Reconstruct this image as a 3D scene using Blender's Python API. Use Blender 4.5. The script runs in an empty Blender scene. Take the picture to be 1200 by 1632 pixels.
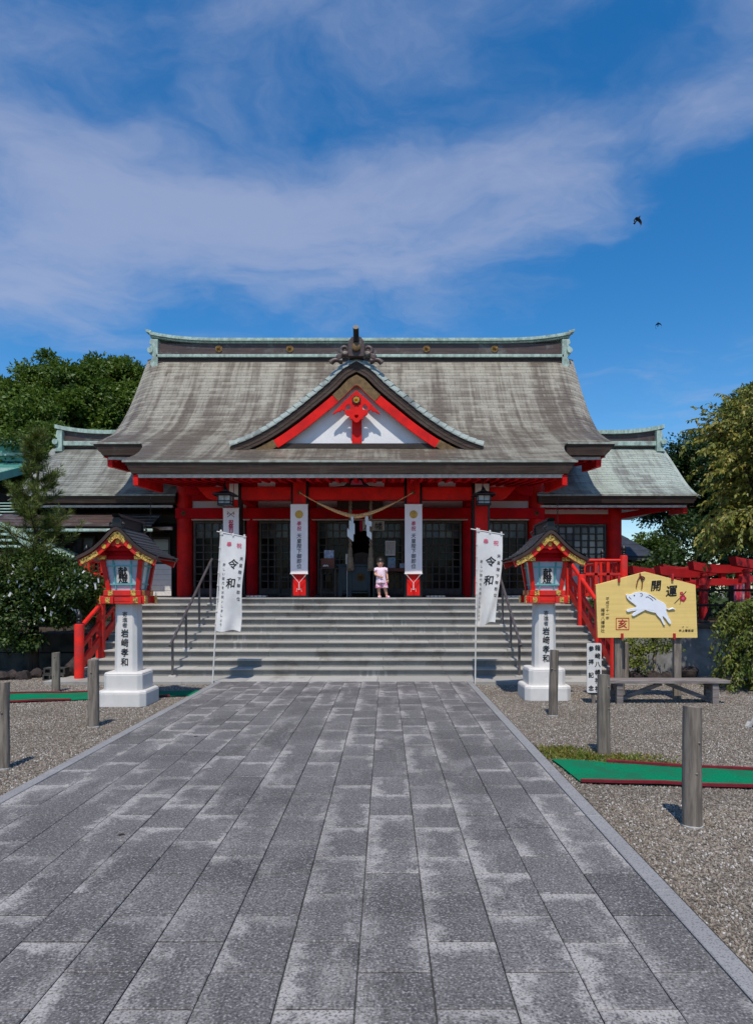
import bpy, math, random
import numpy as np
from mathutils import Vector, Matrix
from mathutils.geometry import tessellate_polygon
R = random.Random(7)
NR = np.random.default_rng(11)
rad = math.radians
SC = bpy.context.scene
COL = SC.collection

# ------------------------------------------------------------------ camera
F, CX, EYE = 1100.0, 0.70, 1.56          # focal length in photo pixels, camera x, eye height
cam = bpy.data.cameras.new('camera')
cam.sensor_fit = 'VERTICAL'; cam.sensor_height = 36.0
cam.lens = F / 1632 * 36
cam.shift_y = (943 - 816) / 1632; cam.shift_x = -15 / 1632
cam.clip_start = 0.05; cam.clip_end = 2000
cam_o = bpy.data.objects.new('camera', cam); COL.objects.link(cam_o)
cam_o.location = (CX, 0, EYE); cam_o.rotation_euler = (rad(90), 0, 0)
SC.camera = cam_o

def at(px, py, Y):
    """the world point at depth Y seen at photo pixel px, py"""
    return Vector((CX + (px - 615) * Y / F, Y, EYE + (943 - py) * Y / F))

# ------------------------------------------------------------------ sun, sky, exposure
SUN_EL, SUN_AZ = 62.0, 4.0               # degrees; the sun stands behind the camera, a little to the left
sd = bpy.data.lights.new('sun', 'SUN'); sd.energy = 4.15; sd.angle = rad(0.53); sd.color = (1, .94, .845)
so = bpy.data.objects.new('sun', sd); COL.objects.link(so)
so.rotation_euler = (rad(90 - SUN_EL), 0, rad(-SUN_AZ))
SC.view_settings.view_transform = 'Standard'; SC.view_settings.look = 'None'
SC.view_settings.gamma = 1; SC.view_settings.exposure = 0; SC.view_settings.use_curve_mapping = False
SC.cycles.max_bounces = 7; SC.cycles.diffuse_bounces = 4; SC.cycles.glossy_bounces = 3
SC.cycles.transparent_max_bounces = 8; SC.cycles.caustics_reflective = False; SC.cycles.caustics_refractive = False
SC.cycles.use_adaptive_sampling = True; SC.cycles.adaptive_threshold = 0.02
SC.cycles.use_denoising = True

class NT:
    """small helper for node trees"""
    def __init__(s, tree): s.t = tree; s.n = tree.nodes; s.l = tree.links
    def new(s, typ, **kw):
        n = s.n.new(typ)
        for k, v in kw.items():
            if k.startswith('i_'):
                n.inputs[int(k[2:]) if k[2:].isdigit() else k[2:].replace('_', ' ')].default_value = v
            else: setattr(n, k, v)
        return n
    def link(s, a, b): s.l.new(a, b)
    def val(s, x, sock):
        if hasattr(x, 'is_output'): s.l.new(x, sock)
        else: sock.default_value = x
    def math(s, op, a, b=0.0, c=0.0, clamp=False):
        n = s.n.new('ShaderNodeMath'); n.operation = op; n.use_clamp = clamp
        s.val(a, n.inputs[0]); s.val(b, n.inputs[1]); s.val(c, n.inputs[2]); return n.outputs[0]
    def vmath(s, op, a, b=(0, 0, 0)):
        n = s.n.new('ShaderNodeVectorMath'); n.operation = op
        s.val(a, n.inputs[0])
        if op == 'SCALE': s.val(b, n.inputs['Scale'])
        else: s.val(b, n.inputs[1])
        return n.outputs['Value'] if op in ('LENGTH', 'DOT_PRODUCT', 'DISTANCE') else n.outputs[0]
    def mix(s, f, a, b, mode='MIX'):
        n = s.n.new('ShaderNodeMix'); n.data_type = 'RGBA'; n.blend_type = mode
        s.val(f, n.inputs[0])
        for x, k in ((a, 6), (b, 7)):
            if isinstance(x, tuple) and len(x) == 3: x = x + (1,)
            s.val(x, n.inputs[k])
        return n.outputs[2]
    def noise(s, vec, scale, detail=4, rough=.55, dist=0.0, dim='3D'):
        n = s.n.new('ShaderNodeTexNoise'); n.noise_dimensions = dim
        if vec is not None: s.l.new(vec, n.inputs['Vector'])
        n.inputs['Scale'].default_value = scale; n.inputs['Detail'].default_value = detail
        n.inputs['Roughness'].default_value = rough; n.inputs['Distortion'].default_value = dist
        return n.outputs['Fac']
    def ramp(s, f, a, b, lo=0.0, hi=1.0):
        n = s.n.new('ShaderNodeMapRange'); n.interpolation_type = 'SMOOTHSTEP'; n.clamp = True
        s.val(f, n.inputs[0]); n.inputs[1].default_value = a; n.inputs[2].default_value = b
        n.inputs[3].default_value = lo; n.inputs[4].default_value = hi
        return n.outputs[0]

world = bpy.data.worlds.new('World'); SC.world = world; world.use_nodes = True
w = NT(world.node_tree); w.n.clear()
sky = w.new('ShaderNodeTexSky', sky_type='NISHITA', sun_disc=False)
sky.sun_elevation = rad(SUN_EL); sky.sun_rotation = rad(180 + SUN_AZ)
sky.air_density = 1.0; sky.dust_density = 0.6; sky.ozone_density = 3.0; sky.altitude = 50
hs = w.new('ShaderNodeHueSaturation'); hs.inputs['Saturation'].default_value = 1.39; hs.inputs['Value'].default_value = 1.17
w.link(sky.outputs[0], hs.inputs['Color'])
tc = w.new('ShaderNodeTexCoord')
sep = w.new('ShaderNodeSeparateXYZ'); w.link(tc.outputs['Generated'], sep.inputs[0])
zz = w.math('MAXIMUM', sep.outputs[2], 0.0); zz = w.math('ADD', zz, 0.06)
pu = w.math('DIVIDE', sep.outputs[0], zz); pv = w.math('DIVIDE', sep.outputs[1], zz)
comb = w.new('ShaderNodeCombineXYZ'); w.link(pu, comb.inputs[0]); w.link(pv, comb.inputs[1])
P = comb.outputs[0]
warp = w.new('ShaderNodeTexNoise'); warp.inputs['Scale'].default_value = 1.5; warp.inputs['Detail'].default_value = 5
w.link(P, warp.inputs['Vector'])
wv = w.vmath('SUBTRACT', warp.outputs['Color'], (.5, .5, .5)); wv = w.vmath('SCALE', wv, 0.75)
PW = w.vmath('ADD', P, wv)
fb = w.noise(w.vmath('MULTIPLY', PW, (.8, 1.25, 1)), 2.6, 8, .55, .0)
fine = w.noise(PW, 7.5, 6, .62, .4)
def blob(px, py, sx, sy, amp):
    # one drifting cloud bank, centred on the sky plane
    k = (943 - py) / F; L = math.sqrt(((px - 615) / F) ** 2 + 1 + k * k)
    z = k / L + .06
    c = ((px - 615) / F / L / z, 1 / L / z, 0)
    d = w.vmath('SUBTRACT', PW, c); d = w.vmath('MULTIPLY', d, (1 / sx, 1 / sy, 0))
    l = w.vmath('LENGTH', d); l2 = w.math('MULTIPLY', l, l)
    e = w.math('POWER', 2.718, w.math('MULTIPLY', l2, -1.0))
    return w.math('MULTIPLY', e, amp)
acc = None
for b in [(350, 300, .30, .26, .42), (560, 335, .34, .27, .44), (150, 250, .34, .24, .42), (850, 250, .26, .20, .34), (40, 400, .5, .4, .34),
          (60, 490, .30, .30, .50), (600, 40, .36, .12, .34), (1165, 150, .2, .16, .70), (60, 120, .34, .2, .05), (1150, 10, .22, .1, .3),
          (560, 440, .4, .2, .26), (880, 320, .24, .22, .30), (770, 490, .15, .10, .10), (350, 60, .3, .12, .02), (250, 420, .40, .30, .34), (640, 410, .34, .26, .22), (300, 150, .40, .10, -.22), (1090, 420, .36, .6, -.42), (1000, 120, .26, .16, -.28)]:
    e = blob(*b); acc = e if acc is None else w.math('ADD', acc, e)
big = w.noise(P, .8, 2, .5)
dens = w.math('ADD', fb, w.math('MULTIPLY', acc, .62))
dens = w.math('ADD', dens, w.math('MULTIPLY', w.math('SUBTRACT', big, .40), .55))
dens = w.math('ADD', dens, w.math('MULTIPLY', w.math('SUBTRACT', fine, .5), .32))
cl = w.ramp(dens, 0.47, 1.16, 0, .66)
cl = w.math('MULTIPLY', cl, w.ramp(sep.outputs[2], 0.0, .12))
CLOUD = (3.2, 3.6, 4.95)
skyc = w.mix(cl, hs.outputs[0], CLOUD)
bg = w.new('ShaderNodeBackground'); bg.inputs['Strength'].default_value = 0.130
w.link(skyc, bg.inputs['Color'])
wo = w.new('ShaderNodeOutputWorld'); w.link(bg.outputs[0], wo.inputs['Surface'])

# ------------------------------------------------------------------ materials
def base_mat(name):
    m = bpy.data.materials.new(name); m.use_nodes = True
    t = NT(m.node_tree); p = t.n['Principled BSDF']
    return m, t, p
def setp(p, rough=.6, spec=.35, metal=0.0):
    p.inputs['Roughness'].default_value = rough; p.inputs['Specular IOR Level'].default_value = spec; p.inputs['Metallic'].default_value = metal
def bump(t, p, h, strength=.3, dist=.01):
    b = t.new('ShaderNodeBump'); b.inputs['Strength'].default_value = strength; b.inputs['Distance'].default_value = dist
    t.link(h, b.inputs['Height']); t.link(b.outputs[0], p.inputs['Normal'])
def mat(name, c1, c2=None, scale=6, rough=.6, spec=.35, metal=0, bmp=0, bdist=.01, lo=.35, hi=.65, stretch=None, dirt=None, dscale=1.3, rnd=0.0, dlo=.5):
    m, t, p = base_mat(name); setp(p, rough, spec, metal)
    g = t.new('ShaderNodeNewGeometry'); v = g.outputs['Position']
    if stretch: v = t.vmath('MULTIPLY', v, stretch)
    n = t.noise(v, scale, 5, .6)
    c = t.mix(t.ramp(n, lo, hi), c1, c2 if c2 else tuple(x * .8 for x in c1))
    if dirt:
        n2 = t.noise(g.outputs['Position'], dscale, 6, .65)
        c = t.mix(t.ramp(n2, dlo, dlo + .25, 0, .8), c, dirt)
    if rnd:
        oi = t.new('ShaderNodeObjectInfo')
        k = t.math('ADD', t.math('MULTIPLY', oi.outputs['Random'], 2 * rnd), 1 - rnd)
        cc = t.new('ShaderNodeCombineXYZ')
        for i in range(3): t.link(k, cc.inputs[i])
        c = t.mix(1.0, c, cc.outputs[0], 'MULTIPLY')
    t.link(c, p.inputs['Base Color'])
    if bmp: bump(t, p, n, bmp, bdist)
    return m

M = {}
M['red'] = mat('vermilion_paint', (.76, .015, .011), (.62, .011, .009), 3.2, .55, .14, dlo=.42, dirt=(.42, .014, .014), dscale=2.5, bmp=.05)
M['deepred'] = mat('old_red_paint', (.60, .005, .011), (.48, .004, .009), 3.0, .6, .08, stretch=(1, 1, 1), dlo=.42, dirt=(.30, .008, .012), dscale=1.7)
M['railred'] = mat('railing_paint', (.78, .024, .013), (.62, .018, .011), 4.0, .45, .25, dlo=.42, dirt=(.42, .034, .032), dscale=5, bmp=.12)
M['white'] = mat('white_paint', (.66, .625, .585), (.60, .575, .54), 3, .5, .35, dirt=(.50, .49, .46), dscale=2.4, bmp=.12)
M['plaster'] = mat('white_plaster', (.78, .77, .77), (.72, .71, .71), 2, .7, .2)
M['darkwood'] = mat('dark_wood', (.040, .027, .021), (.022, .015, .012), 7, .6, .3, stretch=(1, 1, 9), bmp=.2)
M['latticewood'] = mat('lattice_wood', (.095, .072, .058), (.06, .046, .038), 6, .6, .3)
M['fascia'] = mat('layered_eave_board', (.078, .050, .038), (.040, .027, .021), 3.0, .65, .25, stretch=(.5, 6, 16), bmp=.3, dirt=(.10, .075, .062), dscale=3)
M['black'] = mat('black_lacquer', (.012, .012, .013), (.008, .008, .009), 5, .4, .4)
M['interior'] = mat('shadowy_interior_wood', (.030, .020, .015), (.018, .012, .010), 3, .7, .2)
M['greywhite'] = mat('weathered_white_board', (.62, .58, .52), (.46, .43, .39), 8, .6, .3, dirt=(.3, .29, .27), dscale=5)
M['greenpatina'] = mat('verdigris_copper', (.40, .52, .46), (.24, .33, .29), 4.5, .55, .3, stretch=(2.5, 2.5, 1), dirt=(.14, .13, .11), dscale=2.8, bmp=.1)
M['browncopper'] = mat('brown_copper', (.085, .050, .042), (.050, .034, .030), 3.5, .45, .4, stretch=(.6, 2, 8), dirt=(.16, .17, .15), dscale=3)
M['lanternroof'] = mat('dark_lantern_roof', (.040, .042, .047), (.025, .026, .029), 12, .45, .4, rnd=.2)
M['edgebrown'] = mat('brown_roof_edge', (.055, .033, .026), (.03, .02, .016), 5, .5, .35)
M['paleedge'] = mat('pale_copper_edge', (.34, .37, .32), (.20, .20, .17), 4, .5, .3, stretch=(1.5, 1, 1))
M['brass'] = mat('brown_brass', (.20, .12, .045), (.12, .07, .028), 9, .5, .4, metal=.35, bmp=.2)
M['bronze'] = mat('aged_bronze', (.34, .21, .075), (.20, .12, .045), 22, .5, .4, metal=.3, bmp=.2)
M['teal'] = mat('teal_muntin', (.13, .42, .42), (.10, .34, .34), 6, .4, .4)
M['paleglass'] = mat('frosted_pane', (.46, .54, .60), (.40, .48, .55), 2.0, .18, .5)
M['paper'] = mat('white_paper', (.70, .69, .67), (.63, .62, .61), 4, .7, .2)
M['banner'] = mat('banner_cloth', (.88, .78, .76), (.83, .73, .71), 3, .8, .15)
M['ink'] = mat('black_ink', (.012, .012, .013), (.02, .02, .02), 20, .6, .2)
M['inkthin'] = mat('faded_ink', (.06, .06, .06), (.035, .035, .035), 20, .6, .2)
M['pink'] = mat('pink_print', (.70, .10, .19), (.62, .09, .16), 10, .6, .2)
M['crimson'] = mat('crimson_print', (.55, .012, .08), (.48, .01, .06), 10, .6, .2)
M['steel'] = mat('dull_steel', (.17, .15, .145), (.12, .105, .10), 6, .38, .5, metal=.55)
M['concrete'] = mat('concrete', (.28, .275, .27), (.18, .175, .17), 3.5, .85, .2, bmp=.3, dirt=(.11, .105, .095), dscale=1.1)
M['footing'] = mat('concrete_footing', (.40, .39, .37), (.30, .29, .28), 14, .85, .2, bmp=.3)
M['darkstone'] = mat('dark_wall_stone', (.075, .072, .062), (.035, .034, .03), 3.5, .85, .2, bmp=.6, bdist=.03, dirt=(.03, .04, .02), dscale=1.4, rnd=.3)
M['soil'] = mat('dark_soil', (.070, .052, .038), (.04, .032, .022), 3, .95, .1, bmp=.6, bdist=.03, dirt=(.05, .06, .02), dscale=1.2)
M['rock'] = mat('lava_rock', (.060, .045, .040), (.025, .02, .019), 9, .9, .2, bmp=.9, bdist=.05)
M['turf'] = mat('artificial_turf', (.0, .19, .085), (.0, .145, .062), 60, .9, .1, bmp=.5, bdist=.01, dlo=.4, dirt=(.015, .115, .06), dscale=4.0)
M['turfedge'] = mat('dark_red_edging', (.20, .016, .025), (.14, .012, .018), 10, .55, .3)
M['emawood'] = mat('pale_yellow_board', (.78, .56, .19), (.72, .51, .165), 1.5, .6, .3, stretch=(.6, 1, 22), dirt=(.66, .46, .16), dscale=2.2)
M['boar'] = mat('white_relief_paint', (.78, .80, .85), (.74, .76, .81), 4, .5, .3)
M['bench'] = mat('weathered_bench_plank', (.25, .215, .20), (.13, .11, .10), 3.5, .8, .2, stretch=(1, 10, 10), bmp=.3, rnd=.12)
M['postwood'] = mat('grey_post_wood', (.225, .19, .155), (.12, .10, .082), 5, .85, .2, stretch=(7, 7, .7), bmp=.5, rnd=.12)
M['rope'] = mat('straw_rope', (.72, .45, .22), (.52, .30, .13), 30, .85, .1, bmp=.5)
M['oldrope'] = mat('brown_bell_rope', (.30, .22, .155), (.19, .14, .10), 30, .9, .1, bmp=.5)
M['indigo'] = mat('dark_offering_box', (.017, .028, .036), (.012, .020, .026), 3, .5, .35)
M['gold'] = mat('gold_crest', (.62, .35, .045), (.48, .25, .03), 10, .45, .4)
M['darkgold'] = mat('dim_gold_crest', (.12, .06, .02), (.08, .04, .015), 10, .6, .3)
M['skin'] = mat('skin', (.60, .33, .22), (.55, .29, .19), 20, .55, .3)
M['hair'] = mat('black_hair', (.018, .014, .013), (.010, .008, .008), 60, .5, .4)
M['bark'] = mat('bark', (.075, .055, .042), (.035, .027, .021), 6, .9, .1, stretch=(3, 3, .7), bmp=.8, bdist=.02)
M['palebark'] = mat('pale_bark', (.30, .26, .21), (.14, .12, .10), 8, .85, .2, stretch=(1, 1, 3), bmp=.5)
M['bird'] = mat('dark_feathers', (.022, .019, .018), (.05, .042, .036), 14, .7, .2)
M['tealroof'] = mat('teal_metal_roof', (.11, .34, .265), (.085, .27, .21), 2, .45, .4)
M['paleroof'] = mat('pale_green_roof', (.40, .55, .48), (.30, .43, .37), 3, .5, .35, dirt=(.2, .27, .23), dscale=2)
M['fencewood'] = mat('dark_fence_wood', (.028, .021, .018), (.016, .012, .011), 5, .8, .2)
M['sillwood'] = mat('brown_sill_beam', (.13, .095, .07), (.08, .06, .045), 4, .8, .2, stretch=(1, 6, 6))
M['torii'] = mat('torii_paint', (.46, .016, .018), (.36, .013, .016), 3, .5, .3, dirt=(.33, .015, .02), dscale=3)
M['clip'] = mat('red_clip', (.45, .015, .022), (.35, .012, .018), 6, .4, .4)
M['browncase'] = mat('brown_case', (.17, .045, .026), (.13, .035, .02), 5, .5, .3)
M['chest'] = mat('brown_chest_wood', (.075, .045, .032), (.05, .03, .022), 5, .6, .3)
M['blueprint'] = mat('blue_print', (.12, .30, .50), (.38, .42, .46), 14, .5, .3, lo=.45, hi=.55)
M['greyprint'] = mat('grey_print', (.42, .45, .55), (.24, .26, .36), 18, .5, .3, lo=.45, hi=.55)
M['slate'] = mat('slate_roof', (.038, .042, .052), (.025, .027, .033), 4, .5, .35)
M['mortar'] = mat('joint_sand', (.055, .053, .05), (.035, .034, .032), 9, .95, .1)

def leaf_mat(name, c1, c2, c3, rough=.5, trans=.3, scale=.6):
    m, t, p = base_mat(name); setp(p, rough, .35)
    g = t.new('ShaderNodeNewGeometry')
    n = t.noise(g.outputs['Position'], scale, 3, .6)
    c = t.mix(t.ramp(n, .35, .65), c1, c2)
    c = t.mix(t.ramp(g.outputs['Random Per Island'], .55, 1.0, 0, .9), c, c3)
    t.link(c, p.inputs['Base Color'])
    tr = t.new('ShaderNodeBsdfTranslucent'); t.link(c, tr.inputs['Color'])
    mx = t.new('ShaderNodeMixShader'); mx.inputs[0].default_value = trans
    t.link(p.outputs[0], mx.inputs[1]); t.link(tr.outputs[0], mx.inputs[2])
    t.link(mx.outputs[0], t.n['Material Output'].inputs['Surface'])
    return m
M['leafA'] = leaf_mat('broadleaf_green', (.055, .11, .014), (.085, .145, .018), (.12, .17, .026), scale=.45)
M['leafB'] = leaf_mat('dark_broadleaf', (.022, .050, .012), (.035, .070, .014), (.05, .085, .02), scale=.5)
M['needle'] = leaf_mat('pine_needles', (.08, .125, .02), (.105, .145, .022), (.17, .175, .04), scale=1.5, trans=.2)
M['shrub'] = leaf_mat('shrub_leaves', (.034, .070, .014), (.05, .09, .016), (.08, .11, .02), scale=1.2)
M['cherry'] = leaf_mat('autumn_cherry_leaves', (.22, .225, .034), (.15, .185, .028), (.38, .30, .06), scale=1.1, trans=.35)
M['cherrygreen'] = leaf_mat('green_cherry_leaves', (.10, .15, .02), (.14, .175, .024), (.26, .27, .05), scale=1.3, trans=.35)
M['weed'] = leaf_mat('weeds', (.13, .18, .02), (.19, .20, .028), (.26, .17, .05), scale=4)
M['hedge'] = leaf_mat('hedge_leaves', (.040, .085, .014), (.055, .105, .016), (.08, .12, .02), scale=2)

# gold filigree: pierced relief over red
m, t, p = base_mat('gold_filigree'); setp(p, .35, .5)
g = t.new('ShaderNodeNewGeometry')
n = t.noise(g.outputs['Position'], 42, 3, .6, 1.2)
k = t.ramp(n, .40, .50)
t.link(t.mix(k, (.10, .035, .012), (.85, .52, .12)), p.inputs['Base Color']); t.link(t.math('MULTIPLY', k, .55), p.inputs['Metallic'])
bump(t, p, k, .7, .012); M['filigree'] = m

# glass of the lattice doors
m, t, p = base_mat('dark_door_glass'); setp(p, .12, .12)
oi = t.new('ShaderNodeObjectInfo')
t.link(t.mix(t.ramp(oi.outputs['Random'], .3, 1.0), (.003, .003, .003), (.009, .009, .010)), p.inputs['Base Color']); M['glass'] = m
M['paintedskyglass'] = mat('upper_glass_painted_sky', (.075, .08, .09), (.02, .021, .024), 2.6, .15, .3)  # sky reflection of the top pane rows, painted as a grey-blue base colour
m, t, p = base_mat('grey_window_pane'); setp(p, .12, .5)
oi = t.new('ShaderNodeObjectInfo')
t.link(t.mix(t.ramp(oi.outputs['Random'], .2, 1.0), (.12, .12, .13), (.34, .34, .36)), p.inputs['Base Color']); M['windowpane'] = m

# copper roof courses: brown plates with pale verdigris runs, plate joints from the UV map (u metres along, v course number)
def roof_mat(name, brown, pale, amount, top=0.0):
    m, t, p = base_mat(name); setp(p, .42, .45)
    g = t.new('ShaderNodeNewGeometry'); pos = g.outputs['Position']
    uv = t.new('ShaderNodeUVMap'); uvv = uv.outputs[0]
    br = t.new('ShaderNodeTexBrick'); br.offset = .5; br.squash = 1
    t.link(uvv, br.inputs['Vector']); br.inputs['Scale'].default_value = 1
    br.inputs['Brick Width'].default_value = .46; br.inputs['Row Height'].default_value = 1.0
    br.inputs['Mortar Size'].default_value = .006; br.inputs['Mortar Smooth'].default_value = .3
    br.inputs['Color1'].default_value = (0, 0, 0, 1); br.inputs['Color2'].default_value = (1, 1, 1, 1); br.inputs['Mortar'].default_value = (.5, .5, .5, 1)
    s1 = t.noise(t.vmath('MULTIPLY', pos, (2.3, .11, .11)), 1.0, 6, .64, .35)
    s2 = t.noise(t.vmath('MULTIPLY', pos, (8, .28, .28)), 1.0, 5, .62)
    s3 = t.noise(pos, .55, 3, .5)
    a = t.math('ADD', t.math('MULTIPLY', s1, .60), t.math('MULTIPLY', s2, .30))
    a = t.math('ADD', a, t.math('MULTIPLY', s3, .25))
    a = t.math('ADD', a, t.math('MULTIPLY', t.math('SUBTRACT', br.outputs['Color'], .5), .10))
    sz = t.new('ShaderNodeSeparateXYZ'); t.link(pos, sz.inputs[0])
    a = t.math('ADD', a, t.ramp(sz.outputs[2], 4.6, 9.0, -.035, .045))
    k = t.ramp(a, amount, amount + .22)
    f = t.noise(pos, 26, 4, .6)
    c = t.mix(t.ramp(f, .3, .7), brown, tuple(x * 1.5 for x in brown))
    c = t.mix(t.math('MULTIPLY', k, .85), c, t.mix(t.ramp(f, .35, .65), pale, tuple(x * .72 for x in pale)))
    c = t.mix(t.math('MULTIPLY', br.outputs['Fac'], .65), c, (.03, .026, .024))
    t.link(c, p.inputs['Base Color']); bump(t, p, t.math('SUBTRACT', f, t.math('MULTIPLY', br.outputs['Fac'], 1.5)), .25, .006)
    return m
M['roof'] = roof_mat('weathered_copper_roof', (.088, .069, .051), (.37, .342, .275), .485)
M['wingroofR'] = roof_mat('pale_verdigris_roof', (.12, .115, .105), (.42, .48, .42), .41)
M['wingroofL'] = roof_mat('brown_verdigris_roof', (.10, .094, .078), (.35, .36, .315), .43)
M['gableroof'] = roof_mat('green_gable_roof', (.12, .13, .115), (.40, .45, .40), .36)

# granite paving: dark worn middle, pale efflorescence creeping in from the edges, coarse speckle
m, t, p = base_mat('granite_paving'); setp(p, .75, .3)
g = t.new('ShaderNodeNewGeometry'); pos = g.outputs['Position']
oi = t.new('ShaderNodeObjectInfo'); rn = oi.outputs['Random']
tcx = t.new('ShaderNodeTexCoord'); sp = t.new('ShaderNodeSeparateXYZ'); t.link(tcx.outputs['Object'], sp.inputs[0])
n1 = t.noise(pos, 8.0, 7, .70, .3); n2 = t.noise(pos, 1.1, 4, .6)
lx = t.math('ADD', sp.outputs[0], .151); ty = t.math('SUBTRACT', .249, sp.outputs[1])
rx = t.math('SUBTRACT', .151, sp.outputs[0])
jit = t.math('MULTIPLY', t.math('SUBTRACT', n1, .5), .40)
r2 = t.math('FRACT', t.math('MULTIPLY', rn, 7.31)); r3 = t.math('FRACT', t.math('MULTIPLY', rn, 23.7))
eL = t.ramp(t.math('ADD', lx, jit), .02, .11, 1, 0); eL = t.math('MULTIPLY', eL, t.ramp(r2, .25, .75))
eT = t.ramp(t.math('ADD', ty, jit), .03, .13, 1, 0); eT = t.math('MULTIPLY', eT, t.ramp(r3, .25, .75))
eR = t.ramp(t.math('ADD', rx, jit), .0, .06, 1, 0); eR = t.math('MULTIPLY', eR, t.ramp(rn, .55, .9))
e = t.math('MAXIMUM', t.math('MAXIMUM', eL, eT), eR)
e = t.math('MULTIPLY', e, t.ramp(n2, .32, .58))
e = t.math('ADD', e, t.math('MULTIPLY', t.ramp(t.noise(t.vmath('MULTIPLY', pos, (1.6, .7, 1)), 1.7, 7, .70, .5), .50, .70), .55), clamp=True)
sp1 = t.noise(pos, 88, 2, .5); sp2 = t.noise(pos, 34, 4, .7)
dark = t.mix(t.ramp(n2, .3, .7), (.080, .073, .071), (.138, .129, .126))
dark = t.mix(t.ramp(rn, 0, 1, .0, .30), dark, (.19, .178, .172))
c = t.mix(t.math('MULTIPLY', e, .85), dark, (.37, .345, .325))
gr = t.math('ADD', t.math('MULTIPLY', sp1, .65), t.math('MULTIPLY', sp2, .35))
c = t.mix(t.ramp(gr, .38, .515, .66, 0), c, (.028, .027, .030))
c = t.mix(t.ramp(gr, .53, .64, 0, .55), c, (.40, .395, .395))
t.link(c, p.inputs['Base Color']); bump(t, p, gr, .35, .006); M['granite'] = m
m, t, p = base_mat('granite_border'); setp(p, .7, .3)
g = t.new('ShaderNodeNewGeometry'); pos = g.outputs['Position']
sp1 = t.noise(pos, 120, 2, .5)
c = t.mix(t.noise(pos, 2.0, 5, .6), (.20, .195, .195), (.31, .305, .30))
c = t.mix(t.ramp(sp1, .35, .5, .5, 0), c, (.05, .05, .055))
t.link(c, p.inputs['Base Color']); M['border'] = m

# stair stone
def stair_mat(name, a, b, stain, k0):
    m, t, p = base_mat(name); setp(p, .75, .3)
    g = t.new('ShaderNodeNewGeometry'); pos = g.outputs['Position']
    oi = t.new('ShaderNodeObjectInfo')
    c = t.mix(t.noise(pos, 3.0, 5, .65), a, b)
    kk = t.ramp(oi.outputs['Random'], 0, 1, .86, 1.12)
    cc = t.new('ShaderNodeCombineXYZ')
    for i in range(3): t.link(kk, cc.inputs[i])
    c = t.mix(1.0, c, cc.outputs[0], 'MULTIPLY')
    s = t.noise(t.vmath('MULTIPLY', pos, (1.0, .6, 1.4)), 1.3, 7, .7, .3)
    c = t.mix(t.ramp(s, k0, k0 + .2, 0, .75), c, stain)
    wv = t.noise(t.vmath('MULTIPLY', pos, (14, 1, 1.2)), 1.0, 4, .6)
    s2 = t.noise(t.vmath('MULTIPLY', pos, (.6, .6, 2.2)), 1.0, 3, .5)
    c = t.mix(t.math('MULTIPLY', t.ramp(wv, .52, .66), t.ramp(s2, .55, .68, 0, .75)), c, (.46, .45, .42))
    f = t.noise(pos, 60, 3, .6)
    c = t.mix(t.ramp(f, .3, .5, .35, 0), c, tuple(x * .4 for x in a))
    t.link(c, p.inputs['Base Color']); bump(t, p, f, .25, .006)
    return m
M['tread'] = stair_mat('pale_step_stone', (.41, .39, .355), (.32, .305, .275), (.17, .15, .125), .52)
M['riser'] = stair_mat('grey_riser_stone', (.275, .265, .24), (.195, .188, .17), (.11, .085, .06), .50)

# gravel
m, t, p = base_mat('gravel_ground'); setp(p, .9, .2)
g = t.new('ShaderNodeNewGeometry'); pos = g.outputs['Position']
vo = t.new('ShaderNodeTexVoronoi'); vo.feature = 'F1'; vo.inputs['Scale'].default_value = 42; t.link(pos, vo.inputs['Vector'])
n1 = t.noise(pos, .7, 5, .6)
sepc = t.new('ShaderNodeSeparateColor'); t.link(vo.outputs['Color'], sepc.inputs[0])
c = t.mix(sepc.outputs[0], (.13, .112, .095), (.34, .30, .255))
c = t.mix(t.ramp(vo.outputs['Distance'], .25, .7, 0, .8), c, (.04, .034, .028))
c = t.mix(t.ramp(n1, .4, .7, 0, .35), c, (.11, .09, .07))
t.link(c, p.inputs['Base Color']); bump(t, p, t.math('MULTIPLY', vo.outputs['Distance'], -1.0), .9, .02); M['gravelground'] = m
m, t, p = base_mat('gravel_stone'); setp(p, .8, .25)
oi = t.new('ShaderNodeObjectInfo'); g = t.new('ShaderNodeNewGeometry')
rn = oi.outputs['Random']
c = t.mix(rn, (.115, .093, .072), (.31, .262, .212))
c = t.mix(t.ramp(t.math('FRACT', t.math('MULTIPLY', rn, 17.3)), .88, .95), c, (.46, .44, .41))
c = t.mix(t.ramp(t.noise(g.outputs['Position'], .8, 4, .6), .45, .7, 0, .4), c, (.10, .08, .06))
t.link(c, p.inputs['Base Color']); M['gravel'] = m

# cloth patterns of the girl's clothes
m, t, p = base_mat('pink_dotted_cotton'); setp(p, .85, .1)
g = t.new('ShaderNodeNewGeometry')
vo = t.new('ShaderNodeTexVoronoi'); vo.inputs['Scale'].default_value = 38; t.link(g.outputs['Position'], vo.inputs['Vector'])
t.link(t.mix(t.ramp(vo.outputs['Distance'], .22, .36), (.56, .22, .36), (.78, .62, .70)), p.inputs['Base Color']); M['shirt'] = m
m, t, p = base_mat('pink_print_cotton'); setp(p, .85, .1)
g = t.new('ShaderNodeNewGeometry'); n = t.noise(g.outputs['Position'], 24, 2, .5, .8)
t.link(t.mix(t.ramp(n, .44, .54), (.72, .18, .34), (.80, .62, .68)), p.inputs['Base Color']); M['shorts'] = m
M['sandal'] = mat('pink_white_shoe', (.72, .55, .58), (.55, .10, .18), 30, .6, .3, lo=.5, hi=.58)

# red banner by the torii: red cloth with faded white
M['redcloth'] = mat('faded_red_cloth', (.58, .035, .075), (.70, .20, .26), 5, .8, .1, stretch=(6, 1, .6))

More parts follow.
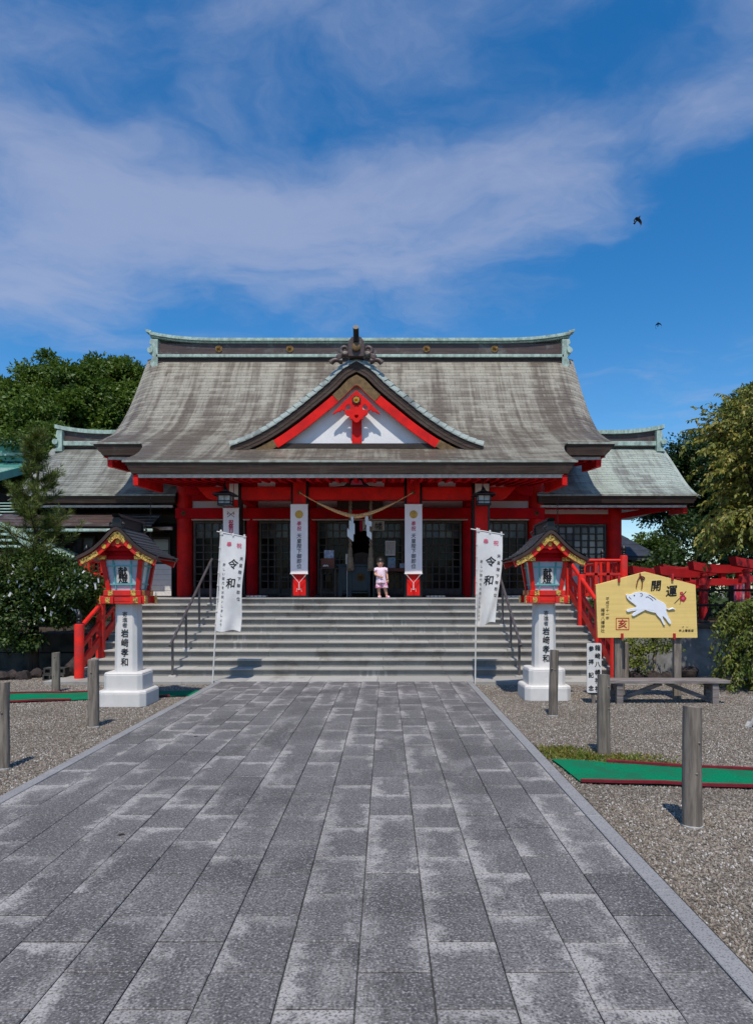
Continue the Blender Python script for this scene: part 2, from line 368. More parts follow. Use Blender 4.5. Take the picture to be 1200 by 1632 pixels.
# ------------------------------------------------------------------ mesh helpers
def V3(p): return (float(p[0]), float(p[1]), float(p[2]))
class MB:
    def __init__(s): s.v = []; s.f = []; s.uv = None
    def add(s, vs, fs):
        o = len(s.v); s.v += [V3(p) for p in vs]; s.f += [tuple(i + o for i in f) for f in fs]; return s
    def box(s, c, d, rz=0.0):
        x, y, z = (k / 2 for k in d); cs, sn = math.cos(rz), math.sin(rz)
        vs = [(c[0] + a * cs - b * sn, c[1] + a * sn + b * cs, c[2] + e) for e in (-z, z) for a, b in ((-x, -y), (x, -y), (x, y), (-x, y))]
        return s.add(vs, [(3, 2, 1, 0), (4, 5, 6, 7), (0, 1, 5, 4), (1, 2, 6, 5), (2, 3, 7, 6), (3, 0, 4, 7)])
    def b2(s, x0, x1, y0, y1, z0, z1): return s.box(((x0 + x1) / 2, (y0 + y1) / 2, (z0 + z1) / 2), (abs(x1 - x0), abs(y1 - y0), abs(z1 - z0)))
    def oct(s, c, hw, hd, ch, z0, z1, top=None):
        """octagonal (chamfered square) block; top = scale at the upper end"""
        def ring(k, z):
            a, b, e = hw * k, hd * k, ch * k
            return [(c[0] + x, c[1] + y, z) for x, y in ((-a + e, -b), (a - e, -b), (a, -b + e), (a, b - e), (a - e, b), (-a + e, b), (-a, b - e), (-a, -b + e))]
        r0, r1 = ring(1, z0), ring(top or 1, z1)
        return s.add(r0 + r1, [tuple(range(7, -1, -1)), tuple(range(8, 16))] + [(i, (i + 1) % 8, 8 + (i + 1) % 8, 8 + i) for i in range(8)])
    def bar(s, p0, p1, w, h, up=(0, 0, 1)):
        p0, p1 = Vector(p0), Vector(p1); d = (p1 - p0).normalized(); u = Vector(up)
        sd_ = d.cross(u)
        if sd_.length < 1e-4: sd_ = d.cross(Vector((1, 0, 0)))
        sd_.normalize(); u = sd_.cross(d)
        vs = []
        for p in (p0, p1):
            for a, b in ((-1, -1), (1, -1), (1, 1), (-1, 1)): vs.append(p + sd_ * (a * w / 2) + u * (b * h / 2))
        return s.add(vs, [(0, 1, 2, 3), (7, 6, 5, 4), (0, 4, 5, 1), (1, 5, 6, 2), (2, 6, 7, 3), (3, 7, 4, 0)])
    def tube(s, pts, r, n=8, cap=True):
        pts = [Vector(p) for p in pts]; k = len(pts)
        rs = r if isinstance(r, (list, tuple)) else [r] * k
        o = len(s.v); a = None
        for i, p in enumerate(pts):
            d = (pts[min(i + 1, k - 1)] - pts[max(i - 1, 0)]).normalized()
            if a is None: a = d.cross(Vector((1, 0, 0)) if abs(d.x) < .8 else Vector((0, 1, 0)))
            a = a - d * a.dot(d)
            if a.length < 1e-6: a = d.orthogonal()
            a.normalize(); b = d.cross(a)
            for j in range(n):
                t = 2 * math.pi * j / n
                q = p + a * (math.cos(t) * rs[i]) + b * (math.sin(t) * rs[i]); s.v.append(V3(q))
        for i in range(k - 1):
            for j in range(n):
                s.f.append((o + i * n + j, o + i * n + (j + 1) % n, o + (i + 1) * n + (j + 1) % n, o + (i + 1) * n + j))
        if cap: s.f.append(tuple(o + j for j in range(n - 1, -1, -1))); s.f.append(tuple(o + (k - 1) * n + j for j in range(n)))
        return s
    def lathe(s, c, prof, n=16):
        o = len(s.v); k = len(prof)
        for r, z in prof:
            for j in range(n):
                t = 2 * math.pi * j / n; s.v.append((c[0] + r * math.cos(t), c[1] + r * math.sin(t), c[2] + z))
        for i in range(k - 1):
            for j in range(n): s.f.append((o + i * n + j, o + i * n + (j + 1) % n, o + (i + 1) * n + (j + 1) % n, o + (i + 1) * n + j))
        s.f.append(tuple(o + j for j in range(n - 1, -1, -1))); s.f.append(tuple(o + (k - 1) * n + j for j in range(n)))
        return s
    def grid(s, fn, nu, nv):
        o = len(s.v)
        for i in range(nu + 1):
            for j in range(nv + 1): s.v.append(V3(fn(i / nu, j / nv)))
        for i in range(nu):
            for j in range(nv):
                a = o + i * (nv + 1) + j; s.f.append((a, a + nv + 1, a + nv + 2, a + 1))
        return s
    def plate(s, loops, mp, depth):
        """flat shape with holes: loops of 2D points (first is the outline), mp(u, v, d) -> point, solid between d = 0 and depth"""
        pts = [q for lp in loops for q in lp]
        tris = tessellate_polygon([[Vector((a, b, 0)) for a, b in lp] for lp in loops])
        n = len(pts)
        vs = [mp(a, b, 0) for a, b in pts] + [mp(a, b, depth) for a, b in pts]
        fs = []
        for tr in tris:
            fs.append(tuple(tr)); fs.append(tuple(i + n for i in reversed(tr)))
        o = 0
        for lp in loops:
            k = len(lp)
            for i in range(k): fs.append((o + i, o + (i + 1) % k, n + o + (i + 1) % k, n + o + i))
            o += k
        return s.add(vs, fs)
    def mesh(s, name, smooth=None):
        me = bpy.data.meshes.new(name); me.from_pydata(s.v, [], s.f); me.validate()
        import bmesh
        bm = bmesh.new(); bm.from_mesh(me); bmesh.ops.recalc_face_normals(bm, faces=bm.faces); bm.to_mesh(me); bm.free()
        if smooth is not None:
            me.shade_smooth(); me.set_sharp_from_angle(angle=rad(smooth))
        return me

def link(o, root=None):
    COL.objects.link(o)
    if root is not None:
        o.parent = root
        if root.type == 'EMPTY': o.matrix_parent_inverse = root_inv(root)
    return o
def root_inv(root): return (Matrix.Translation(root.location) @ root.rotation_euler.to_matrix().to_4x4()).inverted()
def thing(name, label, cat, loc=(0, 0, 0), group=None):
    o = bpy.data.objects.new(name, None); o.empty_display_size = .2; COL.objects.link(o); o.location = loc
    return tag(o, label, cat, group)
def tag(o, label, cat, group=None):
    o['label'] = label; o['category'] = cat
    if group: o['group'] = group
    return o
def obj(name, mb, material, root=None, bevel=0, smooth=None, kind=None, local=False):
    """link a mesh in world coordinates; under an Empty root it keeps its place. local=True: mesh is in the root's own space"""
    me = mb.mesh(name, smooth) if isinstance(mb, MB) else mb
    me.materials.clear(); me.materials.append(M[material] if isinstance(material, str) else material)
    o = bpy.data.objects.new(name, me); COL.objects.link(o)
    if root is not None:
        o.parent = root
        if root.type == 'EMPTY' and not local: o.matrix_parent_inverse = root_inv(root)
    if bevel:
        b = o.modifiers.new('bevel', 'BEVEL'); b.width = bevel; b.segments = 2; b.limit_method = 'ANGLE'; b.angle_limit = rad(40)
    if kind: o['kind'] = kind
    return o
def single(name, mb, material, label, cat, group=None, **kw):
    return tag(obj(name, mb, material, **kw), label, cat, group)
def dup_tree(root, label=None, group=None):
    c = root.copy(); COL.objects.link(c)
    if label: c['label'] = label
    if group: c['group'] = group
    for ch in root.children:
        d = ch.copy(); COL.objects.link(d); d.parent = c
        for g in ch.children:
            e = g.copy(); COL.objects.link(e); e.parent = d
    return c

# chamfered unit-size boxes, one mesh per size
_bx = {}
def stone_mesh(d, ch, name, material):
    key = (round(d[0], 3), round(d[1], 3), round(d[2], 3), ch, material)
    if key in _bx: return _bx[key]
    x, y, z = (k / 2 for k in d); mb = MB()
    rings = []
    for zz_, k in ((-z, 0), (z - ch, 0), (z, ch)):
        rings.append([(a * (x - k), b * (y - k), zz_) for a, b in ((-1, -1), (1, -1), (1, 1), (-1, 1))])
    mb.add([q for r in rings for q in r], [(3, 2, 1, 0), (8, 9, 10, 11)] + [(r * 4 + i, r * 4 + (i + 1) % 4, r * 4 + 4 + (i + 1) % 4, r * 4 + 4 + i) for r in (0, 1) for i in range(4)])
    me = mb.mesh(name); me.materials.append(M[material]); _bx[key] = me; return me
def stone(name, c, d, material, root, ch=.004, rot=(0, 0, 0)):
    o = bpy.data.objects.new(name, stone_mesh(d, ch, name, material)); COL.objects.link(o)
    o.parent = root
    if root is not None and root.type == 'EMPTY': o.matrix_parent_inverse = root_inv(root)
    o.location = c; o.rotation_euler = rot; return o

# ------------------------------------------------------------------ lettering
_gl = {}
_tc = bpy.data.curves.new('lettering', 'FONT'); _to = bpy.data.objects.new('lettering', _tc); COL.objects.link(_to)
def glyph(ch, bold=0.0):
    if (ch, bold) in _gl: return _gl[(ch, bold)]
    _tc.body = ch; _tc.resolution_u = 3; _tc.size = 1
    me = _to.to_mesh()
    vs = np.array([tuple(v.co) for v in me.vertices]).reshape(-1, 3)
    fs = [tuple(p.vertices) for p in me.polygons]
    if len(vs): vs[:, 0] -= .49; vs[:, 1] -= .38
    _to.to_mesh_clear()
    # heavier strokes: the character printed a few times, nudged sideways, each print a hair above the last
    k = [(0, 0)] + ([(bold, 0), (-bold, 0), (0, bold), (0, -bold)] if bold else [])
    n = len(vs)
    if n:
        vs = np.vstack([vs + np.array((x, y, .001 * i)) for i, (x, y) in enumerate(k)]); fs = [tuple(q + n * i for q in f) for i in range(len(k)) for f in fs]
    _gl[(ch, bold)] = (vs, fs); return _gl[(ch, bold)]
def lift(p, q): return (p[0], p[1] - q * .25, p[2])
def letters(items, mp, bold=0.0):
    """items: (char, u, v, size, [xstretch, slant]) in surface metres; mp(u, v) -> point just off the surface"""
    mb = MB()
    for it in items:
        ch, u, v, s_ = it[:4]; xs = it[4] if len(it) > 4 else 1.0; sl = it[5] if len(it) > 5 else 0.0
        vs, fs = glyph(ch, bold)
        mb.add([lift(mp(u + (a + b * sl) * s_ * xs, v + (b + a * sl * .5) * s_), q) for a, b, q in vs], fs)
    return mb
def column(text, u, v0, v1, size, xs=1.0, sl=0.0):
    n = len(text)
    return [(c, u, v0 + (v1 - v0) * (i / (n - 1) if n > 1 else 0), size, xs, sl) for i, c in enumerate(text)]

def circle(cx, cy, r, n=20, a0=0.0): return [(cx + r * math.cos(a0 + 2 * math.pi * i / n), cy + r * math.sin(a0 + 2 * math.pi * i / n)) for i in range(n)]
def chrysanthemum(r, petals=16):
    pts = []
    for i in range(petals * 4):
        a = 2 * math.pi * i / (petals * 4); k = (i % 4) / 4
        pts.append((r * (1 - .09 * (1 - math.sin(math.pi * k))) * math.cos(a), r * (1 - .09 * (1 - math.sin(math.pi * k))) * math.sin(a)))
    return pts
def crest(mb, mp, r):
    """sixteen-petal flower: fan of ridged petals and a boss"""
    n = 32; vs = [mp(0, 0, .35 * r)]; fs = []
    for i in range(n):
        a = 2 * math.pi * i / n
        for q, h in ((.25, .22 if i % 2 else .10), (.95 if i % 2 == 0 else 1.0, .16 if i % 2 else .03)): vs.append(mp(q * r * math.cos(a), q * r * math.sin(a), h * r))
    for i in range(n):
        j = (i + 1) % n; fs.append((0, 1 + 2 * i, 1 + 2 * j)); fs.append((1 + 2 * i, 2 + 2 * i, 2 + 2 * j, 1 + 2 * j))
    mb.add(vs, fs)
    mb.plate([circle(0, 0, r * .98, 32)], mp, .02 * r); return mb

# ------------------------------------------------------------------ leaves
def leaf_mesh(name, P, D, N, L, W, material, droop=0.0):
    """one folded quad per leaf"""
    P = np.asarray(P); n = len(P)
    D = D / np.linalg.norm(D, axis=1, keepdims=True)
    S = np.cross(D, N); S /= np.linalg.norm(S, axis=1, keepdims=True) + 1e-9
    U = np.cross(S, D)
    L = np.asarray(L)[:, None]; W = np.asarray(W)[:, None]
    v = np.empty((n, 4, 3))
    v[:, 0] = P; v[:, 1] = P + D * L * .45 + S * W * .5 + U * W * .18; v[:, 2] = P + D * L - U * L * droop; v[:, 3] = P + D * L * .45 - S * W * .5 + U * W * .18
    me = bpy.data.meshes.new(name)
    me.vertices.add(n * 4); me.vertices.foreach_set('co', v.reshape(-1).astype(np.float32))
    me.loops.add(n * 4); me.loops.foreach_set('vertex_index', np.arange(n * 4, dtype=np.int32))
    me.polygons.add(n); me.polygons.foreach_set('loop_start', np.arange(n, dtype=np.int32) * 4)
    me.update(calc_edges=True); me.validate()
    me.materials.append(M[material]); return me
def unit(n):
    a = NR.normal(size=(n, 3)); return a / np.linalg.norm(a, axis=1, keepdims=True)
def crown(name, blobs, n_clump, n_leaf, L, material, clump_r=.55, flat=.6, aspect=.55, bottom=-.55):
    """foliage: leaf clumps on the shells of several ellipsoids"""
    PP, DD, NN = [], [], []
    vol = np.array([b[1][0] * b[1][2] for b in blobs]); share = vol / vol.sum()
    for (c, r), sh in zip(blobs, share):
        k = max(3, int(n_clump * sh)); u = unit(k * 3); u = u[u[:, 2] > bottom][:k]
        rr = NR.uniform(.62, 1.06, size=(len(u), 1))
        cc = np.array(c) + u * np.array(r) * rr
        for q, uu in zip(cc, u):
            m_ = int(n_leaf * NR.uniform(.6, 1.4)); cr = clump_r * NR.uniform(.6, 1.35)
            o = unit(m_) * (NR.uniform(0, 1, size=(m_, 1)) ** .45) * np.array((cr, cr, cr * flat))
            PP.append(q + o); d = o / (cr + 1e-6) * .8 + unit(m_) * .8 + uu * .5; DD.append(d)
            NN.append(unit(m_) * .75 + np.array((0, -.15, .8)) + uu * .4)
    P_ = np.vstack(PP); n = len(P_)
    return leaf_mesh(name, P_, np.vstack(DD), np.vstack(NN), NR.uniform(.7, 1.3, n) * L, NR.uniform(.7, 1.3, n) * L * aspect, material, .12)
def limbs(mb, base, top, r0, r1, kids=()):
    base, top = Vector(base), Vector(top); pts = []
    for i in range(6):
        t = i / 5; pts.append(base.lerp(top, t) + Vector((R.uniform(-1, 1), R.uniform(-1, 1), 0)) * (r0 * .5 if 0 < i < 5 else 0))
    mb.tube(pts, [r0 + (r1 - r0) * i / 5 for i in range(6)], 9)
    for k in kids:
        a = base.lerp(top, R.uniform(.45, .95)); k = Vector(k); md = a.lerp(k, .5) + Vector((0, 0, (k - a).length * .12))
        mb.tube([a, md, k], [r1 * .75, r1 * .5, r1 * .2], 6)
    return mb

# ================================================================== ground, path, stairs
GZ = -.06
mb = MB()
mb.grid(lambda u, v: (-400 + 800 * u, -60 + 800 * v, GZ), 8, 8)
obj('gravel_ground', mb, 'gravelground', kind='structure')

path = obj('paved_path', MB().b2(-2.235, 2.215, -1.0, 12.0, -.16, -.012), 'mortar', kind='structure')
TW, TL = .302, .4976
PX0 = -.02 - 7 * TW
for c in range(14):
    x = PX0 + (c + .5) * TW
    y = 3.08 - (TL / 2 if c % 2 else 0) - 4 * TL
    while y < 12.0:
        y0, y1 = y, min(y + TL, 11.996)
        if y1 > 2.0 and y1 - y0 > .05:
            stone('paving_stone', (x + R.uniform(-.0008, .0008), (y0 + y1) / 2, -.030 + R.uniform(-.0016, .0016)), (TW - .005, round(y1 - y0, 3) - .010, .06), 'granite', path, .004, (R.uniform(-.002, .002), R.uniform(-.003, .003), 0))
        y += TL
for sx, x in ((-1, -.02 - 7 * TW - .053), (1, -.02 + 7 * TW + .053)):
    y = 1.2
    while y < 11.99:
        y1 = min(y + 1.2, 11.99)
        stone('border_stone', (x, (y + y1) / 2, -.069), (.102, round(y1 - y, 3) - .006, .145), 'border', path, .004); y += 1.2

# stairs
SR, STT, SY0, SW = .142, .32, 12.75, 4.95
def step_y(k): return SY0 + STT * (k - 1)
stairs = obj('stone_stairs', MB().b2(-SW + .01, SW - .01, 13.2, 16.0, -.2, .1), 'riser', kind='structure')
mb = MB()
for k in range(1, 11): mb.b2(-SW + .02, SW - .02, step_y(k) + .05, 16.0, SR * (k - 1) - .1, SR * k - .05)
obj('core', mb, 'riser', stairs)
def run(x0, x1, lens):
    x = x0; out = []
    while x < x1 - .01:
        l = R.choice(lens); e = x + l
        if x1 - e < .35: e = x1
        out.append((x, e)); x = e
    return out
for k in range(1, 11):
    y = step_y(k); d = .37 if k < 10 else .50
    for a, b in run(-SW, SW, (1.1, 1.2, 1.3, .9)):
        stone('tread_stone', ((a + b) / 2, y + d / 2 - .025, SR * k - .015 + R.uniform(-.0015, .0015)), (round(b - a, 2) - .004, d, .030), 'tread', stairs, .006, (R.uniform(-.003, .003), 0, 0))
    for a, b in run(-SW + .01, SW - .01, (.62, .75, .9, .5)):
        stone('riser_stone', ((a + b) / 2, y + .055 + R.uniform(-.0015, .0015), SR * k - .030 - .056), (round(b - a, 2) - .003, .07, .112), 'riser', stairs, .002)
for a, b in run(-5.25, 5.25, (1.2, 1.3, 1.1)):
    stone('landing_stone', ((a + b) / 2, 12.0 + .4, -.045), (round(b - a, 2) - .004, .78, .09), 'tread', stairs, .006)

# raised terrace under the hall and the ground beside it
PZ = 1.42
mb = MB(); mb.b2(-6.35, 6.35, 15.98, 28, -.3, PZ - .004); mb.b2(-10, 10, 19.2, 28, -.3, PZ - .008)
terr = obj('terrace', mb, 'footing', kind='structure')
for sx in (-1, 1):
    for a, b in run(4.96, 6.35, (.7, .6, .8)):
        for z0, z1 in ((-.1, .4), (.4, .9), (.9, 1.36)):
            stone('facing_stone', (sx * (a + b) / 2, 15.9, (z0 + z1) / 2), (round(b - a, 2) - .012, .16, z1 - z0 - .012), 'darkstone', terr, .012)
        stone('coping_stone', (sx * (a + b) / 2, 15.86, 1.39), (round(b - a, 2) - .006, .34, .06), 'tread', terr, .006)
obj('raised_ground', MB().b2(5.3, 60, 13.5, 90, -.4, .86), 'soil', kind='structure')
obj('raised_ground', MB().b2(-60, -5.1, 14.45, 90, -.4, .70), 'soil', kind='structure')

# ================================================================== shrine hall
hall = thing('shrine_hall', 'large red shrine hall with curved copper roof and front gable above the stairs', 'shrine', (0, 19, PZ))
YW, YP = 19.0, 16.6        # wall plane, porch pillar plane
def px(x, Y): return CX + (x - 615) * Y / F
def pz(y, Y): return EYE + (943 - y) * Y / F

# roof profile (depth, height), eave to ridge
RP = [(15.2, 4.43), (16.0, 4.73), (17.15, 5.27), (18.0, 5.66), (18.76, 6.08), (19.9, 7.12), (21.3, 8.84)]
def hermite(pts, n):
    out = []; k = len(pts)
    tg = []
    for i in range(k):
        a, b = pts[max(i - 1, 0)], pts[min(i + 1, k - 1)]; tg.append((b[1] - a[1]) / (b[0] - a[0]))
    for i in range(k - 1):
        (x0, z0), (x1, z1) = pts[i], pts[i + 1]; h = x1 - x0
        for j in range(n):
            t = j / n; t2, t3 = t * t, t ** 3
            out.append((x0 + h * t, (2 * t3 - 3 * t2 + 1) * z0 + (t3 - 2 * t2 + t) * h * tg[i] + (-2 * t3 + 3 * t2) * z1 + (t3 - t2) * h * tg[i + 1]))
    out.append(pts[-1]); return out
def resample(pts, step):
    L = [0]
    for a, b in zip(pts, pts[1:]): L.append(L[-1] + math.hypot(b[0] - a[0], b[1] - a[1]))
    n = max(2, round(L[-1] / step)); out = []
    for i in range(n + 1):
        s_ = L[-1] * i / n; j = 0
        while j < len(L) - 2 and L[j + 1] < s_: j += 1
        t = (s_ - L[j]) / (L[j + 1] - L[j]); a, b = pts[j], pts[j + 1]
        out.append((a[0] + (b[0] - a[0]) * t, a[1] + (b[1] - a[1]) * t))
    return out
def set_uv(me, uvs):
    l = me.uv_layers.new(name='UVMap')
    for lp in me.loops: l.data[lp.index].uv = uvs[lp.vertex_index]
def course_rows(prof, xr, roll, material, root, seed, nx=26, lift=.012, name='copper_course'):
    """one stepped strip of sheet copper per row; xr(Y) -> half span or (x0, x1), roll(x, Y) -> extra height"""
    rr = random.Random(seed); ph = [rr.uniform(0, 6) for _ in range(4)]
    for i in range(len(prof) - 1):
        (y0, z0), (y1, z1) = prof[i], prof[i + 1]
        yb = y0 - .012
        ext = (y1 - y0) * .15; zx = (z1 - z0) * .15
        vs, fs, uvs = [], [], []
        jl = lift * rr.uniform(.75, 1.25)
        for j in range(nx + 1):
            a0, a1 = xr(y0); b0, b1 = xr(y1)
            t = .5 - .5 * math.cos(math.pi * j / nx) if roll else j / nx
            xa, xb = a0 + (a1 - a0) * t, b0 + (b1 - b0) * t
            wob = .004 * math.sin(xa * 1.7 + ph[0] + i * .9) + .003 * math.sin(xa * 4.1 + ph[1] + i * 2.3)
            ra = roll(xa, y0) if roll else 0; rb = roll(xb, y1) if roll else 0
            vs += [(xa, yb, z0 + ra - .012), (xa, yb, z0 + ra + jl + wob), (xb, y1 + ext, z1 + rb + zx + .002)]
            uvs += [(xa, i + .02), (xa, i + .05), (xb, i + .98)]
        for j in range(nx):
            o = j * 3
            fs += [(o, o + 3, o + 4, o + 1), (o + 1, o + 4, o + 5, o + 2)]
        me = bpy.data.meshes.new(name); me.from_pydata(vs, [], fs); set_uv(me, [(u + (i * 37 % 11) * .13, v) for u, v in uvs])
        obj(name, me, material, root)

main_prof = resample(hermite(RP, 8), .150)
KX = 5.0                                   # half width of the porch roof
def main_x(Y):
    if Y < 17.16: k = max(0, min(1, (Y - 15.2) / 1.95)); h = 4.97 + .06 * k + .30 * k ** 5
    else: h = 6.56
    return (-h, h)
def main_roll(x, Y):
    r = 0
    if Y >= 17.16:
        d = (abs(x) - 5.95) / .61
        if d > 0: r -= .20 * d * d * min(1, .35 + (Y - 17.16) / 3)
    else:
        d = (abs(x) - 4.4) / .6
        if d > 0: r += .035 * d * d * (1 - min(1, (Y - 15.2) / 1.2))
    return r
roof_core = MB()
# solid under-surface that carries the courses and closes the eaves
def prof_z(Y):
    pts = main_prof
    for (a, za), (b, zb) in zip(pts, pts[1:]):
        if a <= Y <= b: return za + (zb - za) * (Y - a) / (b - a)
    return pts[-1][1] if Y > pts[-1][0] else pts[0][1]
roof_core.grid(lambda u, v: (-6.45 + 12.9 * u, 17.2 + 4.1 * v, prof_z(17.2 + 4.1 * v) - .05 + main_roll(-6.45 + 12.9 * u, 18)), 30, 12)
roof_core.grid(lambda u, v: (-4.9 + 9.8 * u, 15.22 + 2.2 * v, prof_z(15.22 + 2.2 * v) - .04), 4, 6)
roof = obj('roof', roof_core, 'darkwood', hall)
course_rows(main_prof, main_x, main_roll, 'roof', roof, 3, 30)
# back slope
mb = MB(); mb.grid(lambda u, v: (-6.56 + 13.12 * u, 21.3 + 4.2 * v, prof_z(21.3 - 4.2 * v) + main_roll(-6.56 + 13.12 * u, 18)), 24, 14)
me = mb.mesh('back_slope'); set_uv(me, [(x_, z_ * 6) for x_, y_, z_ in mb.v]); obj('back_slope', me, 'roof', roof)

# eave edges: layered boards, flaring upward
def eave(parent, hx, Y, ztop, th, n=3, cut=.16, x0=None, x1=None, side=0):
    ea, eb = (-hx - .02, hx + .02) if x0 is None else (x0 - .02, x1 + .02)
    obj('copper_edge', MB().b2(ea, eb, Y - .022, Y + .03, ztop - .016, ztop + .030), 'paleedge', parent)
    for i in range(n):
        za, zb = ztop - th * i / n, ztop - th * (i + 1) / n - .002
        sl = cut * (i + .5) / n
        a, b = (-hx + sl, hx - sl) if x0 is None else (x0 + (sl if side <= 0 else 0), x1 - (sl if side >= 0 else 0))
        mb = MB(); yo = Y + .014 * i
        mb.add([(a, yo, za), (b, yo, za), (b - cut / n * .5, yo + .02, zb), (a + cut / n * .5, yo + .02, zb),
                (a, yo + .5, za), (b, yo + .5, za), (b, yo + .5, zb), (a, yo + .5, zb)],
               [(0, 1, 2, 3), (5, 4, 7, 6), (4, 5, 1, 0), (3, 2, 6, 7), (4, 0, 3, 7), (1, 5, 6, 2)])
        obj('eave_board', mb, 'fascia', parent)
eave(hall, 4.98, 15.17, 4.42, .25)
def rafters(parent, x0, x1, Y, z, slope, n, depth=1.6, material='deepred', s_=.07):
    me = None
    for i in range(n):
        x = x0 + (x1 - x0) * (i + .5) / n
        if me is None:
            me = MB().bar((0, 0, 0), (0, depth, slope * depth), s_, s_ * 1.3).mesh('rafter'); me.materials.append(M[material])
        o = bpy.data.objects.new('rafter', me); COL.objects.link(o); o.parent = parent
        if parent.type == 'EMPTY': o.matrix_parent_inverse = root_inv(parent)
        o.location = (x, Y, z)
obj('eave_strip', MB().b2(-4.72, 4.72, 15.27, 15.33, 4.085, 4.165), 'greywhite', hall, bevel=.006)
rafters(hall, -4.66, 4.66, 15.36, 4.09, .10, 44, 2.8)
mb = MB(); mb.add([(-4.7, 15.34, 4.19), (4.7, 15.34, 4.19), (4.7, 19.2, 4.60), (-4.7, 19.2, 4.60), (-4.7, 15.34, 4.17), (4.7, 15.34, 4.17), (4.7, 19.2, 4.58), (-4.7, 19.2, 4.58)],
                  [(0, 1, 2, 3), (7, 6, 5, 4), (0, 4, 5, 1), (1, 5, 6, 2), (2, 6, 7, 3), (3, 7, 4, 0)])
obj('soffit', mb, 'deepred', hall)
for sx in (-1, 1):
    a, b = (-6.52, -5.05) if sx < 0 else (5.05, 6.52)
    eave(hall, 0, 17.13, 5.24, .28, 3, .26, a, b, sx)
    obj('eave_strip', MB().b2(sx * 5.0, sx * 6.16, 17.28, 17.34, 4.865, 4.94), 'greywhite', hall, bevel=.006)
    rafters(hall, sx * 4.9, sx * 6.1, 17.36, 4.86, .12, 6, 1.7)
    mb = MB(); mb.add([(sx * 4.7, 17.35, 4.96), (sx * 6.3, 17.35, 4.96), (sx * 6.3, 21.3, 5.5), (sx * 4.7, 21.3, 5.5), (sx * 4.7, 17.35, 4.93), (sx * 6.3, 17.35, 4.93), (sx * 6.3, 21.3, 5.47), (sx * 4.7, 21.3, 5.47)],
                      [(0, 1, 2, 3), (7, 6, 5, 4), (0, 4, 5, 1), (1, 5, 6, 2), (2, 6, 7, 3), (3, 7, 4, 0)]); obj('soffit', mb, 'deepred', hall)
    obj('beam_end', MB().bar((sx * 6.12, 17.30, 4.80), (sx * 6.12, 18.6, 4.9), .13, .22), 'red', hall, bevel=.01)
    obj('beam_end', MB().bar((sx * 4.74, 15.26, 4.03), (sx * 4.74, 17.0, 4.12), .11, .24), 'red', hall, bevel=.01)
    # verge board following the slope and the gable end wall
    mb = MB(); pf = [p_ for p_ in main_prof if p_[0] > 17.75]; n = len(pf)
    vs = []
    for (y, z) in pf:
        for xx in (6.30, 6.44):
            for dz in (-.22, -.46): vs.append((sx * xx, y + .05, z + dz))
    fs = []
    for i in range(n - 1):
        o = i * 4; p_ = o + 4
        fs += [(o, o + 1, p_ + 1, p_), (o + 2, p_ + 2, p_ + 3, o + 3), (o, p_, p_ + 2, o + 2), (o + 1, o + 3, p_ + 3, p_ + 1)]
    mb.add(vs, fs); obj('verge_board', mb, 'fascia', hall)
    mb = MB(); tri = [(y, z - .3) for y, z in main_prof if y > 17.16] + [(42.6 - y, z - .3) for y, z in reversed(main_prof) if y > 17.16]
    mb.plate([tri], lambda u, v, d: (sx * (5.2 + d), u, v), .06); obj('gable_wall', mb, 'plaster', hall)

# ridge
RY = 21.3
def rz(y): return pz(y, RY - .26)
ridge = obj('ridge', MB().b2(-6.38, 6.38, RY - .20, RY + .20, rz(576), rz(546)), 'browncopper', hall, bevel=.01)
obj('ridge_base', MB().b2(-6.42, 6.42, RY - .30, RY + .30, pz(569, RY - .3), pz(564.3, RY - .3)), 'greenpatina', ridge, bevel=.012)
obj('ridge_base', MB().b2(-6.40, 6.40, RY - .24, RY + .24, 8.40, pz(569, RY - .3) - .002), 'darkwood', ridge)  # dark strip standing in for the shadow gap below the pale base
mb = MB()
for i, (z0, z1, yy) in enumerate(((rz(546.5), rz(544.0), .24), (rz(543.6), rz(541), .30), (rz(540.6), rz(538.4), .27))):
    def cap(u, v, z0=z0, z1=z1, yy=yy):
        x = -6.62 + 13.24 * u; up = .19 * max(0, (abs(x) - 4.2) / 2.4) ** 2.6
        k = [(-yy, z0), (-yy, z1), (yy, z1), (yy, z0), (-yy, z0)][round(v * 4)]
        return (x, RY + k[0], k[1] + up)
    mb.grid(cap, 40, 4)
obj('ridge_cap', mb, 'greenpatina', ridge)
for sx in (-1, 1):
    obj('ridge_tip', MB().add([(sx * 6.60, RY - .26, rz(540) + .17), (sx * 6.60, RY + .26, rz(540) + .17), (sx * 6.60, RY + .22, rz(536) + .20), (sx * 6.60, RY - .22, rz(536) + .20),
                               (sx * 6.80, RY - .12, rz(534) + .16), (sx * 6.80, RY + .12, rz(534) + .16), (sx * 6.84, RY + .1, rz(529.5) + .17), (sx * 6.84, RY - .1, rz(529.5) + .17)],
                              [(0, 1, 2, 3), (7, 6, 5, 4), (0, 4, 5, 1), (1, 5, 6, 2), (2, 6, 7, 3), (3, 7, 4, 0)]), 'greenpatina', ridge, bevel=.01)
    prof2 = [(0, rz(541)), (.24, rz(541)), (.27, rz(548)), (.20, rz(551)), (.30, rz(555)), (.30, rz(562)), (.20, rz(566)), (.16, rz(571)), (.22, rz(574)), (.24, rz(581)), (.18, rz(586)), (0, rz(586))]
    mb = MB(); mb.plate([[(sx * (6.36 + a), z) for a, z in prof2]], lambda u, v, d: (u, RY - .30 + d, v), .6); obj('ridge_end', mb, 'greenpatina', ridge, bevel=.012)
    mb = MB(); mb.tube([(sx * 6.60, RY - .34, rz(559)), (sx * 6.60, RY + .3, rz(559))], .085, 12); obj('scroll', mb, 'greenpatina', ridge, smooth=40)
